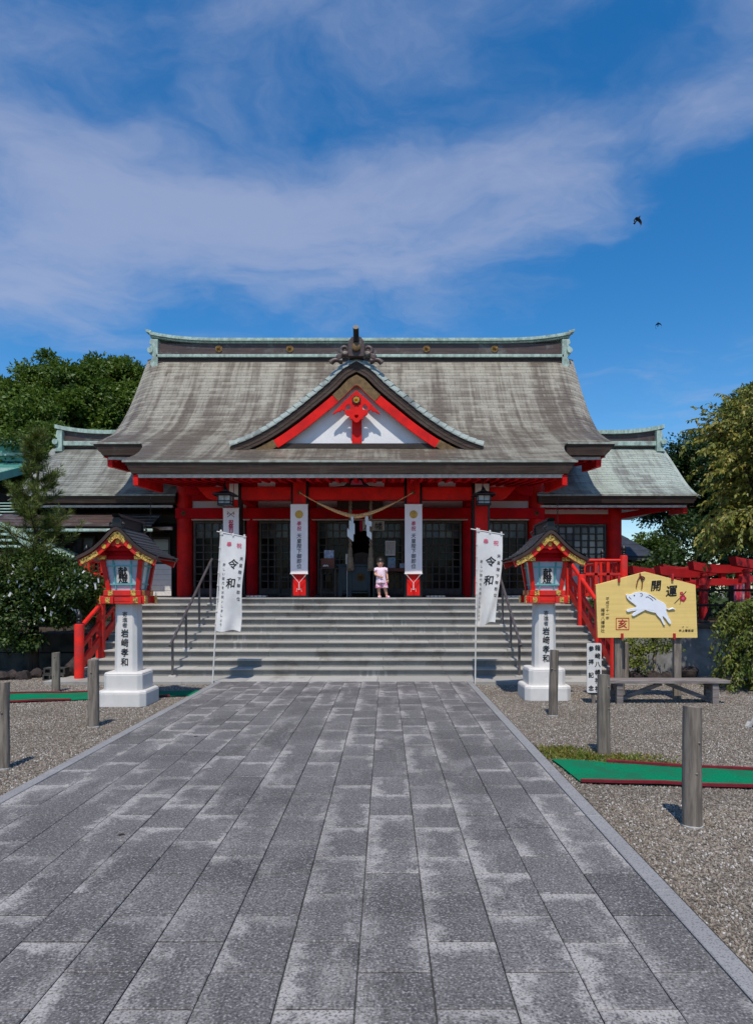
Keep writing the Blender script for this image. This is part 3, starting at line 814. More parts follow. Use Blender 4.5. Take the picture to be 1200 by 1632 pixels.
for x in (346, 463, 688, 800):
    p_ = at(x, 556, RY - .21); mb = MB(); crest(mb, lambda u, v, d, p_=p_: (p_.x + u, p_.y - d, p_.z + v), .112); obj('flower_crest', mb, 'bronze', ridge)

# porch pillars with dark chamfers
PXS = (-2.965, -1.352, 1.352, 2.965)
for x in PXS:
    p_ = obj('pillar', MB().oct((x, YP), .19, .19, .035, PZ - .02, 4.42), 'red', hall)
    mb = MB()
    for a, b in ((-1, -1), (1, -1), (-1, 1), (1, 1)):
        c = (x + a * .176, YP + b * .176); mb.bar((c[0], c[1], PZ), (c[0], c[1], 4.40), .012, .056, up=(-b, a, 0) if a * b < 0 else (b, -a, 0))
    for a in (-1, 1): mb.b2(x + a * .188, x + a * .205, YP - .15, YP + .15, PZ, 4.4)
    obj('dark_edge', mb, 'black', p_)
    obj('base_plate', MB().oct((x, YP), .215, .215, .04, PZ, PZ + .05), 'black', p_)
# beams of the porch
for a, b in zip(PXS, PXS[1:]):
    obj('tie_beam', MB().b2(a + .21, b - .21, YP - .12, YP + .12, pz(797, YP), pz(777, YP)), 'red', hall, bevel=.012)
    obj('upper_beam', MB().b2(a + .21, b - .21, YP - .08, YP + .08, pz(767, YP), pz(757, YP) + .1), 'deepred', hall, bevel=.01)
    obj('upper_panel', MB().b2(a + .21, b - .21, YP - .02, YP + .02, pz(777, YP), pz(767, YP)), 'deepred', hall)
    m_ = (a + b) / 2; ww = .21 if b - a < 2 else .66
    obj('plaster_panel', MB().b2(m_ - ww, m_ + ww, YP - .05, YP - .022, pz(776, YP), pz(768, YP)), 'plaster', hall)
    for x_ in (a + .42, b - .42) if b - a < 2 else (a + .45, a + 1.0, b - 1.0, b - .45):
        br = obj('bracket', MB().plate([[(-.17, 0), (-.15, -.07), (-.08, -.12), (.08, -.12), (.15, -.07), (.17, 0)]], lambda u, v, d, x_=x_: (x_ + u, YP - .16 + d, 4.30 + v), .32), 'red', hall, bevel=.01)
for sx in (-1, 1):
    # carved beam nose outside the corner pillar
    mb = MB(); z0, z1 = pz(797, YP), pz(777, YP)
    mb.plate([[(0, z0), (.30, z0), (.42, z0 + .06), (.62, z1 - .02), (.62, z1), (0, z1)]], lambda u, v, d: (sx * (2.965 + .21 + u), YP - .11 + d, v), .22); obj('beam_nose', mb, 'red', hall, bevel=.012)
    mb = MB(); mb.plate([[(0, 3.83), (.3, 3.86), (.48, 3.98), (.60, 4.0), (.60, 4.12), (0, 4.12)]], lambda u, v, d: (sx * (4.60 - u), YW - .62 + d, v + .30), .18); obj('beam_nose', mb, 'deepred', hall, bevel=.012)
    obj('tie_beam', MB().bar((sx * 2.93, YP + .2, 3.98), (sx * 2.93, YW, 4.02), .2, .30), 'deepred', hall)
# frog-leg strut in the middle
mb = MB(); L_ = [(-.52, 0), (-.30, .03), (-.20, .12), (-.15, .24), (0, .29), (.15, .24), (.20, .12), (.30, .03), (.52, 0), (.52, -.02), (-.52, -.02)]
mb.plate([L_], lambda u, v, d: (u, YP - .12 + d, pz(777, YP) + v), .12)
fs_ = obj('carved_strut', mb, 'black', hall, bevel=.008)
mb = MB(); mb.plate([[(-.15, .05), (.15, .05), (.11, .15), (0, .19), (-.11, .15)]], lambda u, v, d: (u, YP - .135 + d, pz(777, YP) + v), .02); obj('strut_relief', mb, 'pink', fs_)
mb = MB(); mb.tube([(-.5, YP - .13, pz(777, YP) + .02), (-.29, YP - .13, pz(777, YP) + .05), (-.19, YP - .13, pz(777, YP) + .13), (-.14, YP - .13, pz(777, YP) + .25)], .008, 5)
mb.tube([(.5, YP - .13, pz(777, YP) + .02), (.29, YP - .13, pz(777, YP) + .05), (.19, YP - .13, pz(777, YP) + .13), (.14, YP - .13, pz(777, YP) + .25)], .008, 5); obj('strut_edge', mb, 'white', fs_)

# wall plane
CXS = (-4.82, -2.97, -1.36, 1.36, 2.97, 4.82)
for i, x in enumerate(CXS):
    r = .215 if i in (0, 5) else .165
    o = obj('column', MB().lathe((x, YW, 0), [(r * 1.02, PZ), (r, PZ + .05), (r, 4.9)], 28), 'red' if i in (0, 5) else 'deepred', hall, smooth=50)
ZL0, ZL1 = pz(828, YW), pz(811, YW)
obj('lintel', MB().b2(-5.02, 5.02, YW - .23, YW - .03, ZL0, ZL1), 'deepred', hall, bevel=.012)
for sx in (-1, 1):
    mb = MB(); p_ = Vector((sx * 4.80, YW - .235, (ZL0 + ZL1) / 2)); crest(mb, lambda u, v, d: (p_.x + u, p_.y - d, p_.z + v), .06); obj('stud', mb, 'brass', hall)
obj('track_strip', MB().b2(-4.6, 4.6, YW - .16, YW - .02, ZL0 - .035, ZL0 - .005), 'greywhite', hall)
obj('upper_wall', MB().b2(-4.75, 4.75, YW - .02, YW + .06, ZL1, 4.62), 'plaster', hall)
obj('upper_tie', MB().b2(-4.6, 4.6, YW - .16, YW - .03, 4.05, 4.28), 'deepred', hall)
for x in CXS[1:5]: obj('upper_strut', MB().b2(x - .10, x + .10, YW - .14, YW - .025, ZL1, 4.06), 'deepred', hall)
for sx in (-1, 1): obj('side_bracket', MB().bar((sx * 4.0, YW - .10, 4.36), (sx * 4.6, YW - .10, 4.36), .14, .16), 'deepred', hall)
obj('threshold', MB().b2(-4.9, 4.9, YW - .12, YW + .25, PZ, PZ + .06), 'darkwood', hall)

def lattice(parent, x0, x1, z0, z1, Y, nx, nz, pane='glass', bar='latticewood', bw=.034, kick=.0):
    """a framed lattice door with one pane per cell"""
    mb = MB(); fw = .06
    mb.b2(x0, x0 + fw, Y - .04, Y + .03, z0, z1); mb.b2(x1 - fw, x1, Y - .04, Y + .03, z0, z1)
    mb.b2(x0 + fw, x1 - fw, Y - .04, Y + .03, z0, z0 + fw + kick); mb.b2(x0 + fw, x1 - fw, Y - .04, Y + .03, z1 - fw, z1)
    d = obj('lattice_door', mb, bar, parent)
    a0, a1, c0, c1 = x0 + fw, x1 - fw, z0 + fw + kick, z1 - fw
    mb = MB()
    for i in range(1, nx): xx = a0 + (a1 - a0) * i / nx; mb.b2(xx - bw / 2, xx + bw / 2, Y - .030, Y + .016, c0, c1)
    for j in range(1, nz): z_ = c0 + (c1 - c0) * j / nz; mb.b2(a0, a1, Y - .022, Y + .008, z_ - bw * .38, z_ + bw * .38)
    obj('bars', mb, bar, d)
    w_, h_ = (a1 - a0) / nx, (c1 - c0) / nz
    me = MB().b2(-w_ / 2, w_ / 2, -.002, .002, -h_ / 2, h_ / 2).mesh('pane'); me.materials.append(M[pane])
    me2 = me
    if pane == 'glass': me2 = me.copy(); me2.materials.clear(); me2.materials.append(M['paintedskyglass'])
    for i in range(nx):
        for j in range(nz):
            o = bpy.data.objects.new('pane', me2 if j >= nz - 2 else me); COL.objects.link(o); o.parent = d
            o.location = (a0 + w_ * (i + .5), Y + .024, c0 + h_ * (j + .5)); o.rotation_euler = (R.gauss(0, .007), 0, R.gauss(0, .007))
    return d
DZ0, DZ1 = PZ + .07, ZL0 - .05
for sx in (-1, 1):
    for (a, b), n in (((3.17, 4.58), 6), ((1.55, 2.78), 6)):
        x0, x1 = (a, b) if sx > 0 else (-b, -a)
        lattice(hall, x0, x1, DZ0, DZ1, YW, n, 9, kick=.10)
    x0, x1 = (.33, 1.18) if sx > 0 else (-1.18, -.33)
    lattice(hall, x0, x1, DZ0, DZ1, YW, 4, 9, kick=.10)
# room behind
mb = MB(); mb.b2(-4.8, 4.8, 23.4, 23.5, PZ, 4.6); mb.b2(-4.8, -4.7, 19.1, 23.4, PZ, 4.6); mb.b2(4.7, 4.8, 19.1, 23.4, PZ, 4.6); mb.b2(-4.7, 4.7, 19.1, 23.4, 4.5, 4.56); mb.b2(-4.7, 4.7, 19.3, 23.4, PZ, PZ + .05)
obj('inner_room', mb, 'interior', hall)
mb = MB(); mb.b2(-4.75, 4.75, 23.55, 23.7, PZ, 5.2)
for sx in (-1, 1): mb.b2(sx * 4.86, sx * 5.0, 19.25, 23.7, PZ, 5.3)
obj('rear_wall', mb, 'plaster', hall)
# plaque over the inner doorway
p_ = at(603, 840, YW - .06)
pl = obj('plaque', MB().b2(.06, .66, YW - .10, YW - .05, pz(846, YW), pz(831, YW)), 'greywhite', hall)
mb = letters([('八', .20, pz(839, YW), .22), ('幡', .50, pz(839, YW), .22)], lambda u, v: (u, YW - .105, v), .012); obj('lettering', mb, 'ink', pl)
obj('plaque_side', MB().b2(-.02, .05, YW - .10, YW - .05, pz(847, YW), pz(830, YW)), 'crimson', pl)
# carved name board high in the centre bay
obj('name_board', MB().b2(-.62, .62, YW - .32, YW - .25, pz(814, YW) + .0, pz(797, YW)), 'chest', hall, bevel=.01)

# ------------------------------------------------------------------ front gable
GY = 16.42; GZT = 7.04
GC = [(0, 0), (.18, -.105), (.36, -.215), (.63, -.485), (1.05, -.84), (1.575, -1.26), (2.1, -1.62), (2.57, -1.865), (2.99, -2.02)]
gcv = resample(hermite(GC, 6), .06)
def dedupe(p):
    o = []
    for q in p:
        if not o or math.hypot(q[0] - o[-1][0], q[1] - o[-1][1]) > .012: o.append(q)
    return o
def off_curve(cv, d):
    j = min(len(cv) - 1, 8); m_ = (cv[j][1] - cv[0][1]) / (cv[j][0] - cv[0][0]); z0 = cv[0][1] - d * math.sqrt(1 + m_ * m_)
    out = [(0.0, z0)]
    for i in range(1, len(cv)):
        a, b = cv[i - 1], cv[min(i + 1, len(cv) - 1)]; tx, tz = b[0] - a[0], b[1] - a[1]; l = math.hypot(tx, tz)
        x, z = cv[i][0] + tz / l * d, cv[i][1] - tx / l * d          # inward and down
        out.append((x, min(z, out[-1][1] - .0005)) if x > out[-1][0] + .001 and x > .004 else (out[-1][0] + .0005, out[-1][1] - .0003))
    return out
def band(d0, d1, y0, y1, s0=0.0, s1=1.0, cv=None, origin=(0, GZT), sides=(-1, 1), x_off=0):
    """a curved board between two offsets of the gable curve"""
    cv = cv or gcv; A, B = off_curve(cv, d0), off_curve(cv, d1); n = len(cv)
    i0, i1 = int(round(s0 * (n - 1))), int(round(s1 * (n - 1))); mb = MB()
    for sx in sides:
        vs = []
        for i in range(i0, i1 + 1):
            for (x, z), y in ((A[i], y0), (B[i], y0), (B[i], y1), (A[i], y1)): vs.append((x_off + sx * x, y, origin[1] + z))
        k = i1 - i0; fs = [(0, 1, 2, 3), (k * 4 + 3, k * 4 + 2, k * 4 + 1, k * 4)]
        for i in range(k):
            for q in range(4): fs.append((i * 4 + q, i * 4 + (q + 1) % 4, i * 4 + 4 + (q + 1) % 4, i * 4 + 4 + q))
        mb.add(vs, fs)
    return mb
gable = obj('front_gable', band(.26, .30, GY + .2, GY + 1.2), 'darkwood', hall)
for i in range(3): obj('layered_edge', band(-.01 + .072 * i, -.01 + .072 * (i + 1) - .004, GY + .008 * i, GY + .35), 'fascia', gable)
# tiles of the gable roof, running back into the main slope
gt = resample(gcv, .20)
def main_y_at(z):
    for (a, za), (b, zb) in zip(main_prof, main_prof[1:]):
        if za <= z <= zb: return a + (b - a) * (z - za) / (zb - za)
    return 21.3
for sx in (-1, 1):
    for i in range(len(gt) - 1):
        (x0, z0), (x1, z1) = gt[i], gt[i + 1]
        l = math.hypot(x1 - x0, z1 - z0); nx_, nz_ = -(z1 - z0) / l, (x1 - x0) / l
        h0, h1 = .026, .040; b0, b1 = .214, .230
        A = (x0 + nx_ * h0 - (.02 if i else 0), GZT + z0 + nz_ * h0); B = (x1 + nx_ * h1 + .01, GZT + z1 + nz_ * h1)
        A2 = (x0 + nx_ * b0 - (.02 if i else 0), GZT + z0 + nz_ * b0); B2 = (x1 + nx_ * b1 + .01, GZT + z1 + nz_ * b1)
        if i == 0: A, A2 = (0, A[1]), (0, A2[1])
        ya, yb = main_y_at(A2[1] - .05) + .1, main_y_at(B2[1] - .05) + .1; f = GY - .03; f2 = f + .15; f3 = f + .45
        mid = lambda P, Q, k: (P[0] + (Q[0] - P[0]) * k, P[1] + (Q[1] - P[1]) * k)
        A1, B1 = mid(A, A2, .62), mid(B, B2, .62)
        mb = MB().add([(sx * A[0], f, A[1]), (sx * B[0], f, B[1]), (sx * B1[0], f2, B1[1]), (sx * A1[0], f2, A1[1]), (sx * B2[0], f3, B2[1]), (sx * A2[0], f3, A2[1]), (sx * B2[0], max(yb, f3 + .1), B2[1]), (sx * A2[0], max(ya, f3 + .1), A2[1]),
                       (sx * (B[0] - nx_ * .04), f, B[1] - nz_ * .04), (sx * (B1[0] - nx_ * .05), f2, B1[1] - nz_ * .05), (sx * (B2[0] - nx_ * .05), f3, B2[1] - nz_ * .05), (sx * (B2[0] - nx_ * .05), max(yb, f3 + .1), B2[1] - nz_ * .05), (sx * (A[0] - nx_ * .02), f, A[1] - nz_ * .02)],
                      [(0, 1, 2, 3), (3, 2, 4, 5), (5, 4, 6, 7), (1, 8, 9, 2), (2, 9, 10, 4), (4, 10, 11, 6), (0, 12, 8, 1)])
        me = mb.mesh('roof_tile'); set_uv(me, [(y_, i + .5) for x_, y_, z_ in mb.v]); obj('roof_tile', me, 'gableroof', gable)
# barge boards: brass at the peak and the feet, red between
for sx in (-1, 1): obj('barge_board', band(.27, .46, GY + .045, GY + .105, .27, .74, sides=(sx,)), 'red', gable)
obj('brass_cover', band(.26, .47, GY + .035, GY + .110, 0, .27), 'brass', gable)
for sx in (-1, 1): obj('brass_cover', band(.26, .45, GY + .035, GY + .110, .74, .97, sides=(sx,)), 'brass', gable)
for sx in (-1, 1): obj('barge_edge', band(.45, .48, GY + .040, GY + .09, .0, .74, sides=(sx,)), 'red', gable)
gw = [(x, GZT + z) for x, z in off_curve(gcv, .33)]
gb = pz(708.5, GY + .24)
poly = [gw[0]] + [q for q in gw[1::4] if q[1] > gb + .02 and q[0] > .05]; poly = [(-x, z) for x, z in reversed(poly)] + poly[1:]
poly += [(poly[-1][0] + .1, gb), (poly[0][0] - .1, gb)]
obj('gable_plaster', MB().plate([poly], lambda u, v, d: (u, GY + .24 + d, v), .05), 'plaster', gable)
obj('king_post', MB().b2(-.115, .115, GY + .16, GY + .237, gb, 6.2), 'red', gable, bevel=.008)
obj('sill_board', MB().b2(-2.25, 2.25, GY + .10, GY + .60, gb - .12, gb - .0), 'darkwood', gable)
# gegyo pendant with scrolled arms
zc = pz(668, GY); s_ = GY / F
def gp(x, y): return ((x - 568.5) * s_, pz(y, GY))
half = [(0, 622), (9, 630), (20, 640), (29, 650), (36, 657), (38, 661), (34, 659), (29, 656), (26, 656.5), (23, 653), (20, 655), (18, 653)]
inner = [(17, 648), (14, 645), (10.5, 646), (9.5, 650), (11, 653), (15, 652.5), (18.5, 655), (18, 660), (15, 662.5), (12, 663), (10, 668), (6, 669), (4, 672), (0, 674)]
out = [gp(568.5 + x, y) for x, y in half + inner] + [gp(568.5 - x, y) for x, y in reversed((half + inner)[1:-1])]
heart = [gp(568.5 + x, y) for x, y in ((0, 662), (2, 661), (3.3, 662.5), (2.4, 665), (0, 667), (-2.4, 665), (-3.3, 662.5), (-2, 661))]
obj('gable_pendant', MB().plate([out, heart], lambda u, v, d: (u, GY - .012 + d, v), .05), 'red', gable, bevel=.006)
c0_ = gp(568.5, 638); mb = MB()
mb.plate([[(math.cos(a) * (.11 if i % 2 else .085), math.sin(a) * (.11 if i % 2 else .085)) for i, a in enumerate([k * math.pi / 8 for k in range(16)])]], lambda u, v, d: (c0_[0] + u, GY - .045 + d, c0_[1] + v), .04); obj('boss_plate', mb, 'black', gable)
mb = MB(); crest(mb, lambda u, v, d: (c0_[0] + u, GY - .045 - d, c0_[1] + v), .075); obj('boss', mb, 'gold', gable)
# ridge ornament of the gable
orn = obj('gable_ornament', MB().plate([[(-.19, 0), (.19, 0), (.20, .26), (.17, .38), (.11, .47), (-.11, .47), (-.17, .38), (-.20, .26)]], lambda u, v, d: (u, GY - .14 + d, GZT + .07 + v), .30), 'browncopper', gable, bevel=.02)
mb = MB(); zb_ = GZT + .07
mb.tube([(0, GY - .15, zb_ + .36), (0, GY - .18, zb_ + .46), (0, GY - .25, zb_ + .55), (0, GY - .36, zb_ + .61)], .068, 14)
obj('bird_perch', mb, 'black', orn, smooth=45)
mb = MB(); mb.lathe((0, 0, 0), [(.10, 0), (.10, .03), (.07, .05)], 20); mb.v = [(x, GY - .165 - z, zb_ + .21 + y) for x, y, z in mb.v]; obj('ornament_disc', mb, 'brass', orn, smooth=40)
for sx in (-1, 1):
    mb = MB()
    for (cx_, cz_, r0, a0, a1) in ((.27, .17, .115, -2.2, 3.0), (.20, -.02, .20, -.1, 1.9), (.36, .01, .10, -1.9, 1.7), (.44, -.20, .18, .4, 2.6)):
        pts = []
        for i in range(13):
            t = i / 12; a = a0 + (a1 - a0) * t; rr_ = r0 * (1 - .45 * t); pts.append((sx * (cx_ + rr_ * math.cos(a)), GY - .06, zb_ + cz_ + rr_ * math.sin(a)))
        mb.tube(pts, [.070 - .035 * i / 12 for i in range(13)], 8)
    obj('scroll', mb, 'browncopper', orn, smooth=60)
# back ridge of the gable
obj('gable_ridge', MB().b2(-.10, .10, GY + .1, 20.2, GZT + .03, GZT + .22), 'gableroof', gable, bevel=.02)
set_uv(gable.children[-1].data, [(0, 0)] * len(gable.children[-1].data.vertices))

# ================================================================== side halls
def side_hall(sx, label, roofm, seed):
    t = thing('side_hall', label, 'side hall', (sx * 7.2, 20, PZ), 'lower halls on either side of the main hall')
    prof = resample(hermite([(18.68, 4.19), (19.3, 4.52), (19.9, 4.98), (20.56, 5.53), (21.2, 6.02)], 8), .135)
    x0, x1 = (4.9, 9.30) if sx > 0 else (-9.42, -4.9)
    core = MB(); core.grid(lambda u, v: (x0 + (x1 - x0) * u, 18.72 + 2.45 * v, np.interp(18.72 + 2.45 * v, [p_[0] for p_ in prof], [p_[1] for p_ in prof]) - .05), 4, 10)
    core.grid(lambda u, v: (x0 + (x1 - x0) * u, 21.2 + 2.4 * v, np.interp(21.2 - 2.4 * v, [p_[0] for p_ in prof], [p_[1] for p_ in prof])), 4, 10)
    me = core.mesh('roof'); set_uv(me, [(x_, y_ * 5) for x_, y_, z_ in core.v])
    rf = obj('roof', me, roofm, t)
    def roll(x, Y):
        d = (abs(x) - 8.85) / .45; return (-.10 * d * d if d > 0 else 0)
    course_rows(prof, lambda Y: (x0, x1), roll, roofm, rf, seed, 14, .013)
    e0, e1 = (x0, x1 - .02) if sx > 0 else (x0 + .02, x1)
    eave(t, 0, 18.65, 4.165, .20, 3, .16, e0, e1, sx)
    obj('eave_strip', MB().b2(sx * 5.0, sx * 8.98, 18.80, 18.86, 3.855, 3.92), 'greywhite', t, bevel=.006)
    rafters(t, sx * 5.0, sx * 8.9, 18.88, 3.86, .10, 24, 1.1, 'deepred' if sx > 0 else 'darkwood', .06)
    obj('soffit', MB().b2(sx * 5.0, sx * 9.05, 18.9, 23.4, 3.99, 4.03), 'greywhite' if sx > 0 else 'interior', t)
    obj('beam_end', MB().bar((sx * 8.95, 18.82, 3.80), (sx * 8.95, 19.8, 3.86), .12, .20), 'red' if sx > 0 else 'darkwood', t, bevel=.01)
    if sx > 0: obj('diagonal_beam', MB().bar((sx * 7.35, 19.8, 3.70), (sx * 8.9, 18.95, 3.93), .12, .15), 'deepred', t)
    # ridge
    Y = 21.2; zz_ = lambda y: pz(y, Y)
    rd = obj('ridge', MB().b2(sx * 5, sx * 9.02, Y - .16, Y + .16, zz_(716), zz_(688.5)), 'browncopper', t, bevel=.01)
    obj('ridge_base', MB().b2(sx * 5, sx * 9.06, Y - .27, Y + .27, zz_(713), zz_(706)), 'greenpatina', rd, bevel=.01)
    mb = MB()
    def cap(u, v):
        x = 5 + 4.25 * u; up = .16 * max(0, (x - 7.6) / 1.6) ** 2.3
        k = [(-.24, zz_(694)), (-.24, zz_(688)), (.24, zz_(688)), (.24, zz_(694)), (-.24, zz_(694))][round(v * 4)]
        return (sx * x, Y + k[0], k[1] + up)
    mb.grid(cap, 24, 4); mb.add([(sx * 9.25, Y - .24, zz_(694) + .16), (sx * 9.25, Y + .24, zz_(694) + .16), (sx * 9.25, Y + .24, zz_(688) + .16), (sx * 9.25, Y - .24, zz_(688) + .16)], [(0, 1, 2, 3)])
    obj('ridge_cap', mb, 'greenpatina', rd)
    pf = [(0, zz_(690)), (.16, zz_(690)), (.20, zz_(700)), (.14, zz_(703)), (.24, zz_(706)), (.24, zz_(712)), (.15, zz_(716)), (.22, zz_(719)), (.24, zz_(723)), (0, zz_(723))]
    mb = MB(); mb.plate([[(sx * (8.98 + a), z) for a, z in pf]], lambda u, v, d: (u, Y - .34 + d, v), .62); obj('ridge_end', mb, 'greenpatina', rd, bevel=.012)
    mb = MB(); mb.tube([(sx * 9.17, Y - .40, zz_(708)), (sx * 9.17, Y + .3, zz_(708))], .085, 12); obj('scroll', mb, 'greenpatina', rd, smooth=40)
    # gable end
    tri = [(y, z - .12) for y, z in prof] + [(42.4 - y, z - .12) for y, z in reversed(prof)]
    obj('gable_wall', MB().plate([tri], lambda u, v, d: (sx * (7.5 + d), u, v), .06), 'plaster', t)
    mb = MB(); n = len(prof); vs = []
    for (y, z) in prof:
        for xx in (9.04, 9.14):
            for dz in (-.10, -.32): vs.append((sx * xx, y + .05, z + dz))
    fs = []
    for i in range(n - 1):
        o = i * 4; q = o + 4; fs += [(o, o + 1, q + 1, q), (o + 2, q + 2, q + 3, o + 3), (o, q, q + 2, o + 2), (o + 1, o + 3, q + 3, q + 1)]
    mb.add(vs, fs); obj('verge_board', mb, 'fascia', t)
    # walls
    Yw = 19.8
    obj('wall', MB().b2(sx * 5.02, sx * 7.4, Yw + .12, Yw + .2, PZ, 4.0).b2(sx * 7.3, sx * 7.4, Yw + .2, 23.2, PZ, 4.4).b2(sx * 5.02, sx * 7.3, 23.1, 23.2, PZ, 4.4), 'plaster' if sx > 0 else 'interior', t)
    for y in (Yw, 23.1) if sx > 0 else (): obj('column', MB().lathe((sx * 7.33, y, 0), [(.215, PZ), (.21, PZ + .05), (.21, 4.0)], 24), 'red', t, smooth=50)
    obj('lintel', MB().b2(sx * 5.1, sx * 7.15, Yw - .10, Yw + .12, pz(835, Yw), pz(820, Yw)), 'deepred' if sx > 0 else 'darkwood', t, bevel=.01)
    return t
wr = side_hall(1, 'lower hall on the right with pale verdigris roof and red corner column', 'wingroofR', 21)
lattice(wr, 5.25, 7.10, pz(897, 19.8), pz(837, 19.8), 19.80, 8, 5, 'windowpane', 'black', .045)
obj('upper_tie', MB().b2(5.1, 7.15, 19.72, 19.9, pz(820, 19.8), pz(808, 19.8)), 'plaster', wr)
obj('lower_panel', MB().b2(5.1, 7.1, 19.85, 19.91, PZ, pz(897, 19.8)), 'white', wr)
wl = side_hall(-1, 'lower hall on the left with brown pent roof, partly behind the pine', 'wingroofL', 33)
# pent roof, gutter and clutter of the left hall
mb = MB(); yA, yB = 18.15, 18.95
pr = obj('pent_roof', MB().b2(-9.6, -5.4, 18.25, 19.8, 3.24, 3.27), 'darkwood', wl)
for i in range(4):
    y0, y1 = yA + (yB - yA) * i / 4, yA + (yB - yA) * (i + 1) / 4; z0, z1 = 3.28 + .40 * i / 4, 3.28 + .40 * (i + 1) / 4
    obj('copper_course', MB().add([(-9.7, y0, z0 + .03), (-5.35, y0, z0 + .03), (-5.35, y1 + .03, z1 + .02), (-9.7, y1 + .03, z1 + .02), (-9.7, y0, z0), (-5.35, y0, z0)], [(0, 1, 2, 3), (4, 5, 1, 0)]), 'browncopper', pr)
obj('gutter', MB().b2(-9.5, -5.3, 18.06, 18.14, 3.13, 3.21), 'greenpatina', wl, bevel=.02)
obj('gutter', MB().b2(-5.9, -5.05, 18.9, 19.0, pz(845, 19), pz(840, 19)), 'greywhite', wl, bevel=.01)
lattice(wl, -9.2, -7.5, 1.8, 3.15, 19.75, 5, 3, 'glass', 'darkwood')
lattice(wl, -7.3, -5.35, 2.35, 3.12, 19.75, 4, 2, 'windowpane', 'black')
obj('outer_wall', MB().b2(-9.0, -5.1, 19.82, 19.9, PZ - .7, 4.15), 'interior', wl)
for k in range(6): obj('wall_board', MB().b2(-5.86, -5.07, 18.90, 18.94, PZ + .03 + k * .145, PZ + .03 + (k + 1) * .145 - .006), 'white', wl)
obj('wall_board', MB().b2(-6.4, -6.0, 18.9, 18.94, PZ + .03, PZ + .9), 'white', wl)
for k in range(6): obj('wall_board', MB().b2(5.07, 5.86, 18.90, 18.94, PZ + .03 + k * .145, PZ + .03 + (k + 1) * .145 - .006), 'white', wr)
# the great roofs sit a hand's breadth left of the stair axis
for o in list(hall.children):
    if o.name.split('.')[0] in ('roof', 'ridge', 'eave_board', 'eave_strip', 'rafter', 'soffit', 'beam_end', 'verge_board', 'gable_wall', 'copper_edge'): o.location.x -= .09
for o in [ridge] + list(ridge.children):
    for v in o.data.vertices: v.co.x *= .966
for o in (wl, wr): o.location.x -= .10

# ================================================================== things on and in front of the hall
# hanging lanterns under the porch eave
def hanging_lantern(p_, label):
    t = thing('hanging_lantern', label, 'hanging lantern', (p_.x, p_.y, p_.z - .25), 'black hanging lanterns under the porch eave')
    c = (p_.x, p_.y); z = p_.z
    mb = MB()
    for a, b in (((-.16, -.16), (-.16, .16)), ((-.16, .16), (.16, .16)), ((.16, .16), (.16, -.16)), ((.16, -.16), (-.16, -.16))):
        mb.add([(c[0] + a[0] * 1.62, c[1] + a[1] * 1.62, z + .06), (c[0] + b[0] * 1.62, c[1] + b[1] * 1.62, z + .06), (c[0] + b[0] * .35, c[1] + b[1] * .35, z + .15), (c[0] + a[0] * .35, c[1] + a[1] * .35, z + .15),
                (c[0] + a[0] * 1.62, c[1] + a[1] * 1.62, z + .045), (c[0] + b[0] * 1.62, c[1] + b[1] * 1.62, z + .045)], [(0, 1, 2, 3), (4, 5, 1, 0)])
    mb.box((c[0], c[1], z + .15), (.12, .12, .03)); mb.lathe((c[0], c[1], z + .16), [(.035, 0), (.05, .03), (.02, .07), (.012, .1)], 10)
    obj('lamp_roof', mb, 'black', t)
    mb = MB()
    for a in (-1, 1):
        for b in (-1, 1): mb.b2(c[0] + a * .14 - .012, c[0] + a * .14 + .012, c[1] + b * .14 - .012, c[1] + b * .14 + .012, z - .16, z + .06)
    for zz_ in (-.16, -.10, .03):
        for a in (-1, 1): mb.b2(c[0] - .15, c[0] + .15, c[1] + a * .14 - .012, c[1] + a * .14 + .012, z + zz_, z + zz_ + .02); mb.b2(c[0] + a * .14 - .012, c[0] + a * .14 + .012, c[1] - .15, c[1] + .15, z + zz_, z + zz_ + .02)
    mb.b2(c[0] - .005, c[0] + .005, c[1] - .145, c[1] - .138, z - .14, z + .05)
    mb.b2(c[0] - .16, c[0] + .16, c[1] - .16, c[1] + .16, z - .185, z - .165)
    obj('lamp_frame', mb, 'black', t)
    obj('lamp_pane', MB().b2(c[0] - .128, c[0] + .128, c[1] - .128, c[1] + .128, z - .155, z + .04), 'greywhite', t)
    obj('hanger', MB().tube([(c[0], c[1], z + .25), (c[0], c[1], 4.35)], .008, 6), 'black', t)
hanging_lantern(at(360, 793, 15.75), 'black hanging lantern beside the pillar with the crossed flags sheet')
hanging_lantern(at(770, 793, 15.75), 'black hanging lantern beside the bare outer pillar on the right')
# papers on the outer pillars
for x0, x1, y0, y1, lab in ((366, 380, 771, 795, 'white paper sheet pinned above the crossed flags banner'), (757, 779, 771, 793, 'white paper sheet on the red outer pillar at right')):
    a, b = at(x0, y1, 16.38), at(x1, y0, 16.38); m_ = (a.x + b.x) / 2
    t = thing('paper_sheet', lab, 'paper', (m_, 16.38, a.z), 'papers on the porch pillars')
    obj('sheet', MB().b2(a.x, m_ - .008, 16.365, 16.372, a.z, b.z), 'paper', t); obj('sheet', MB().b2(m_ + .008, b.x, 16.365, 16.372, a.z - .02, b.z), 'paper', t)

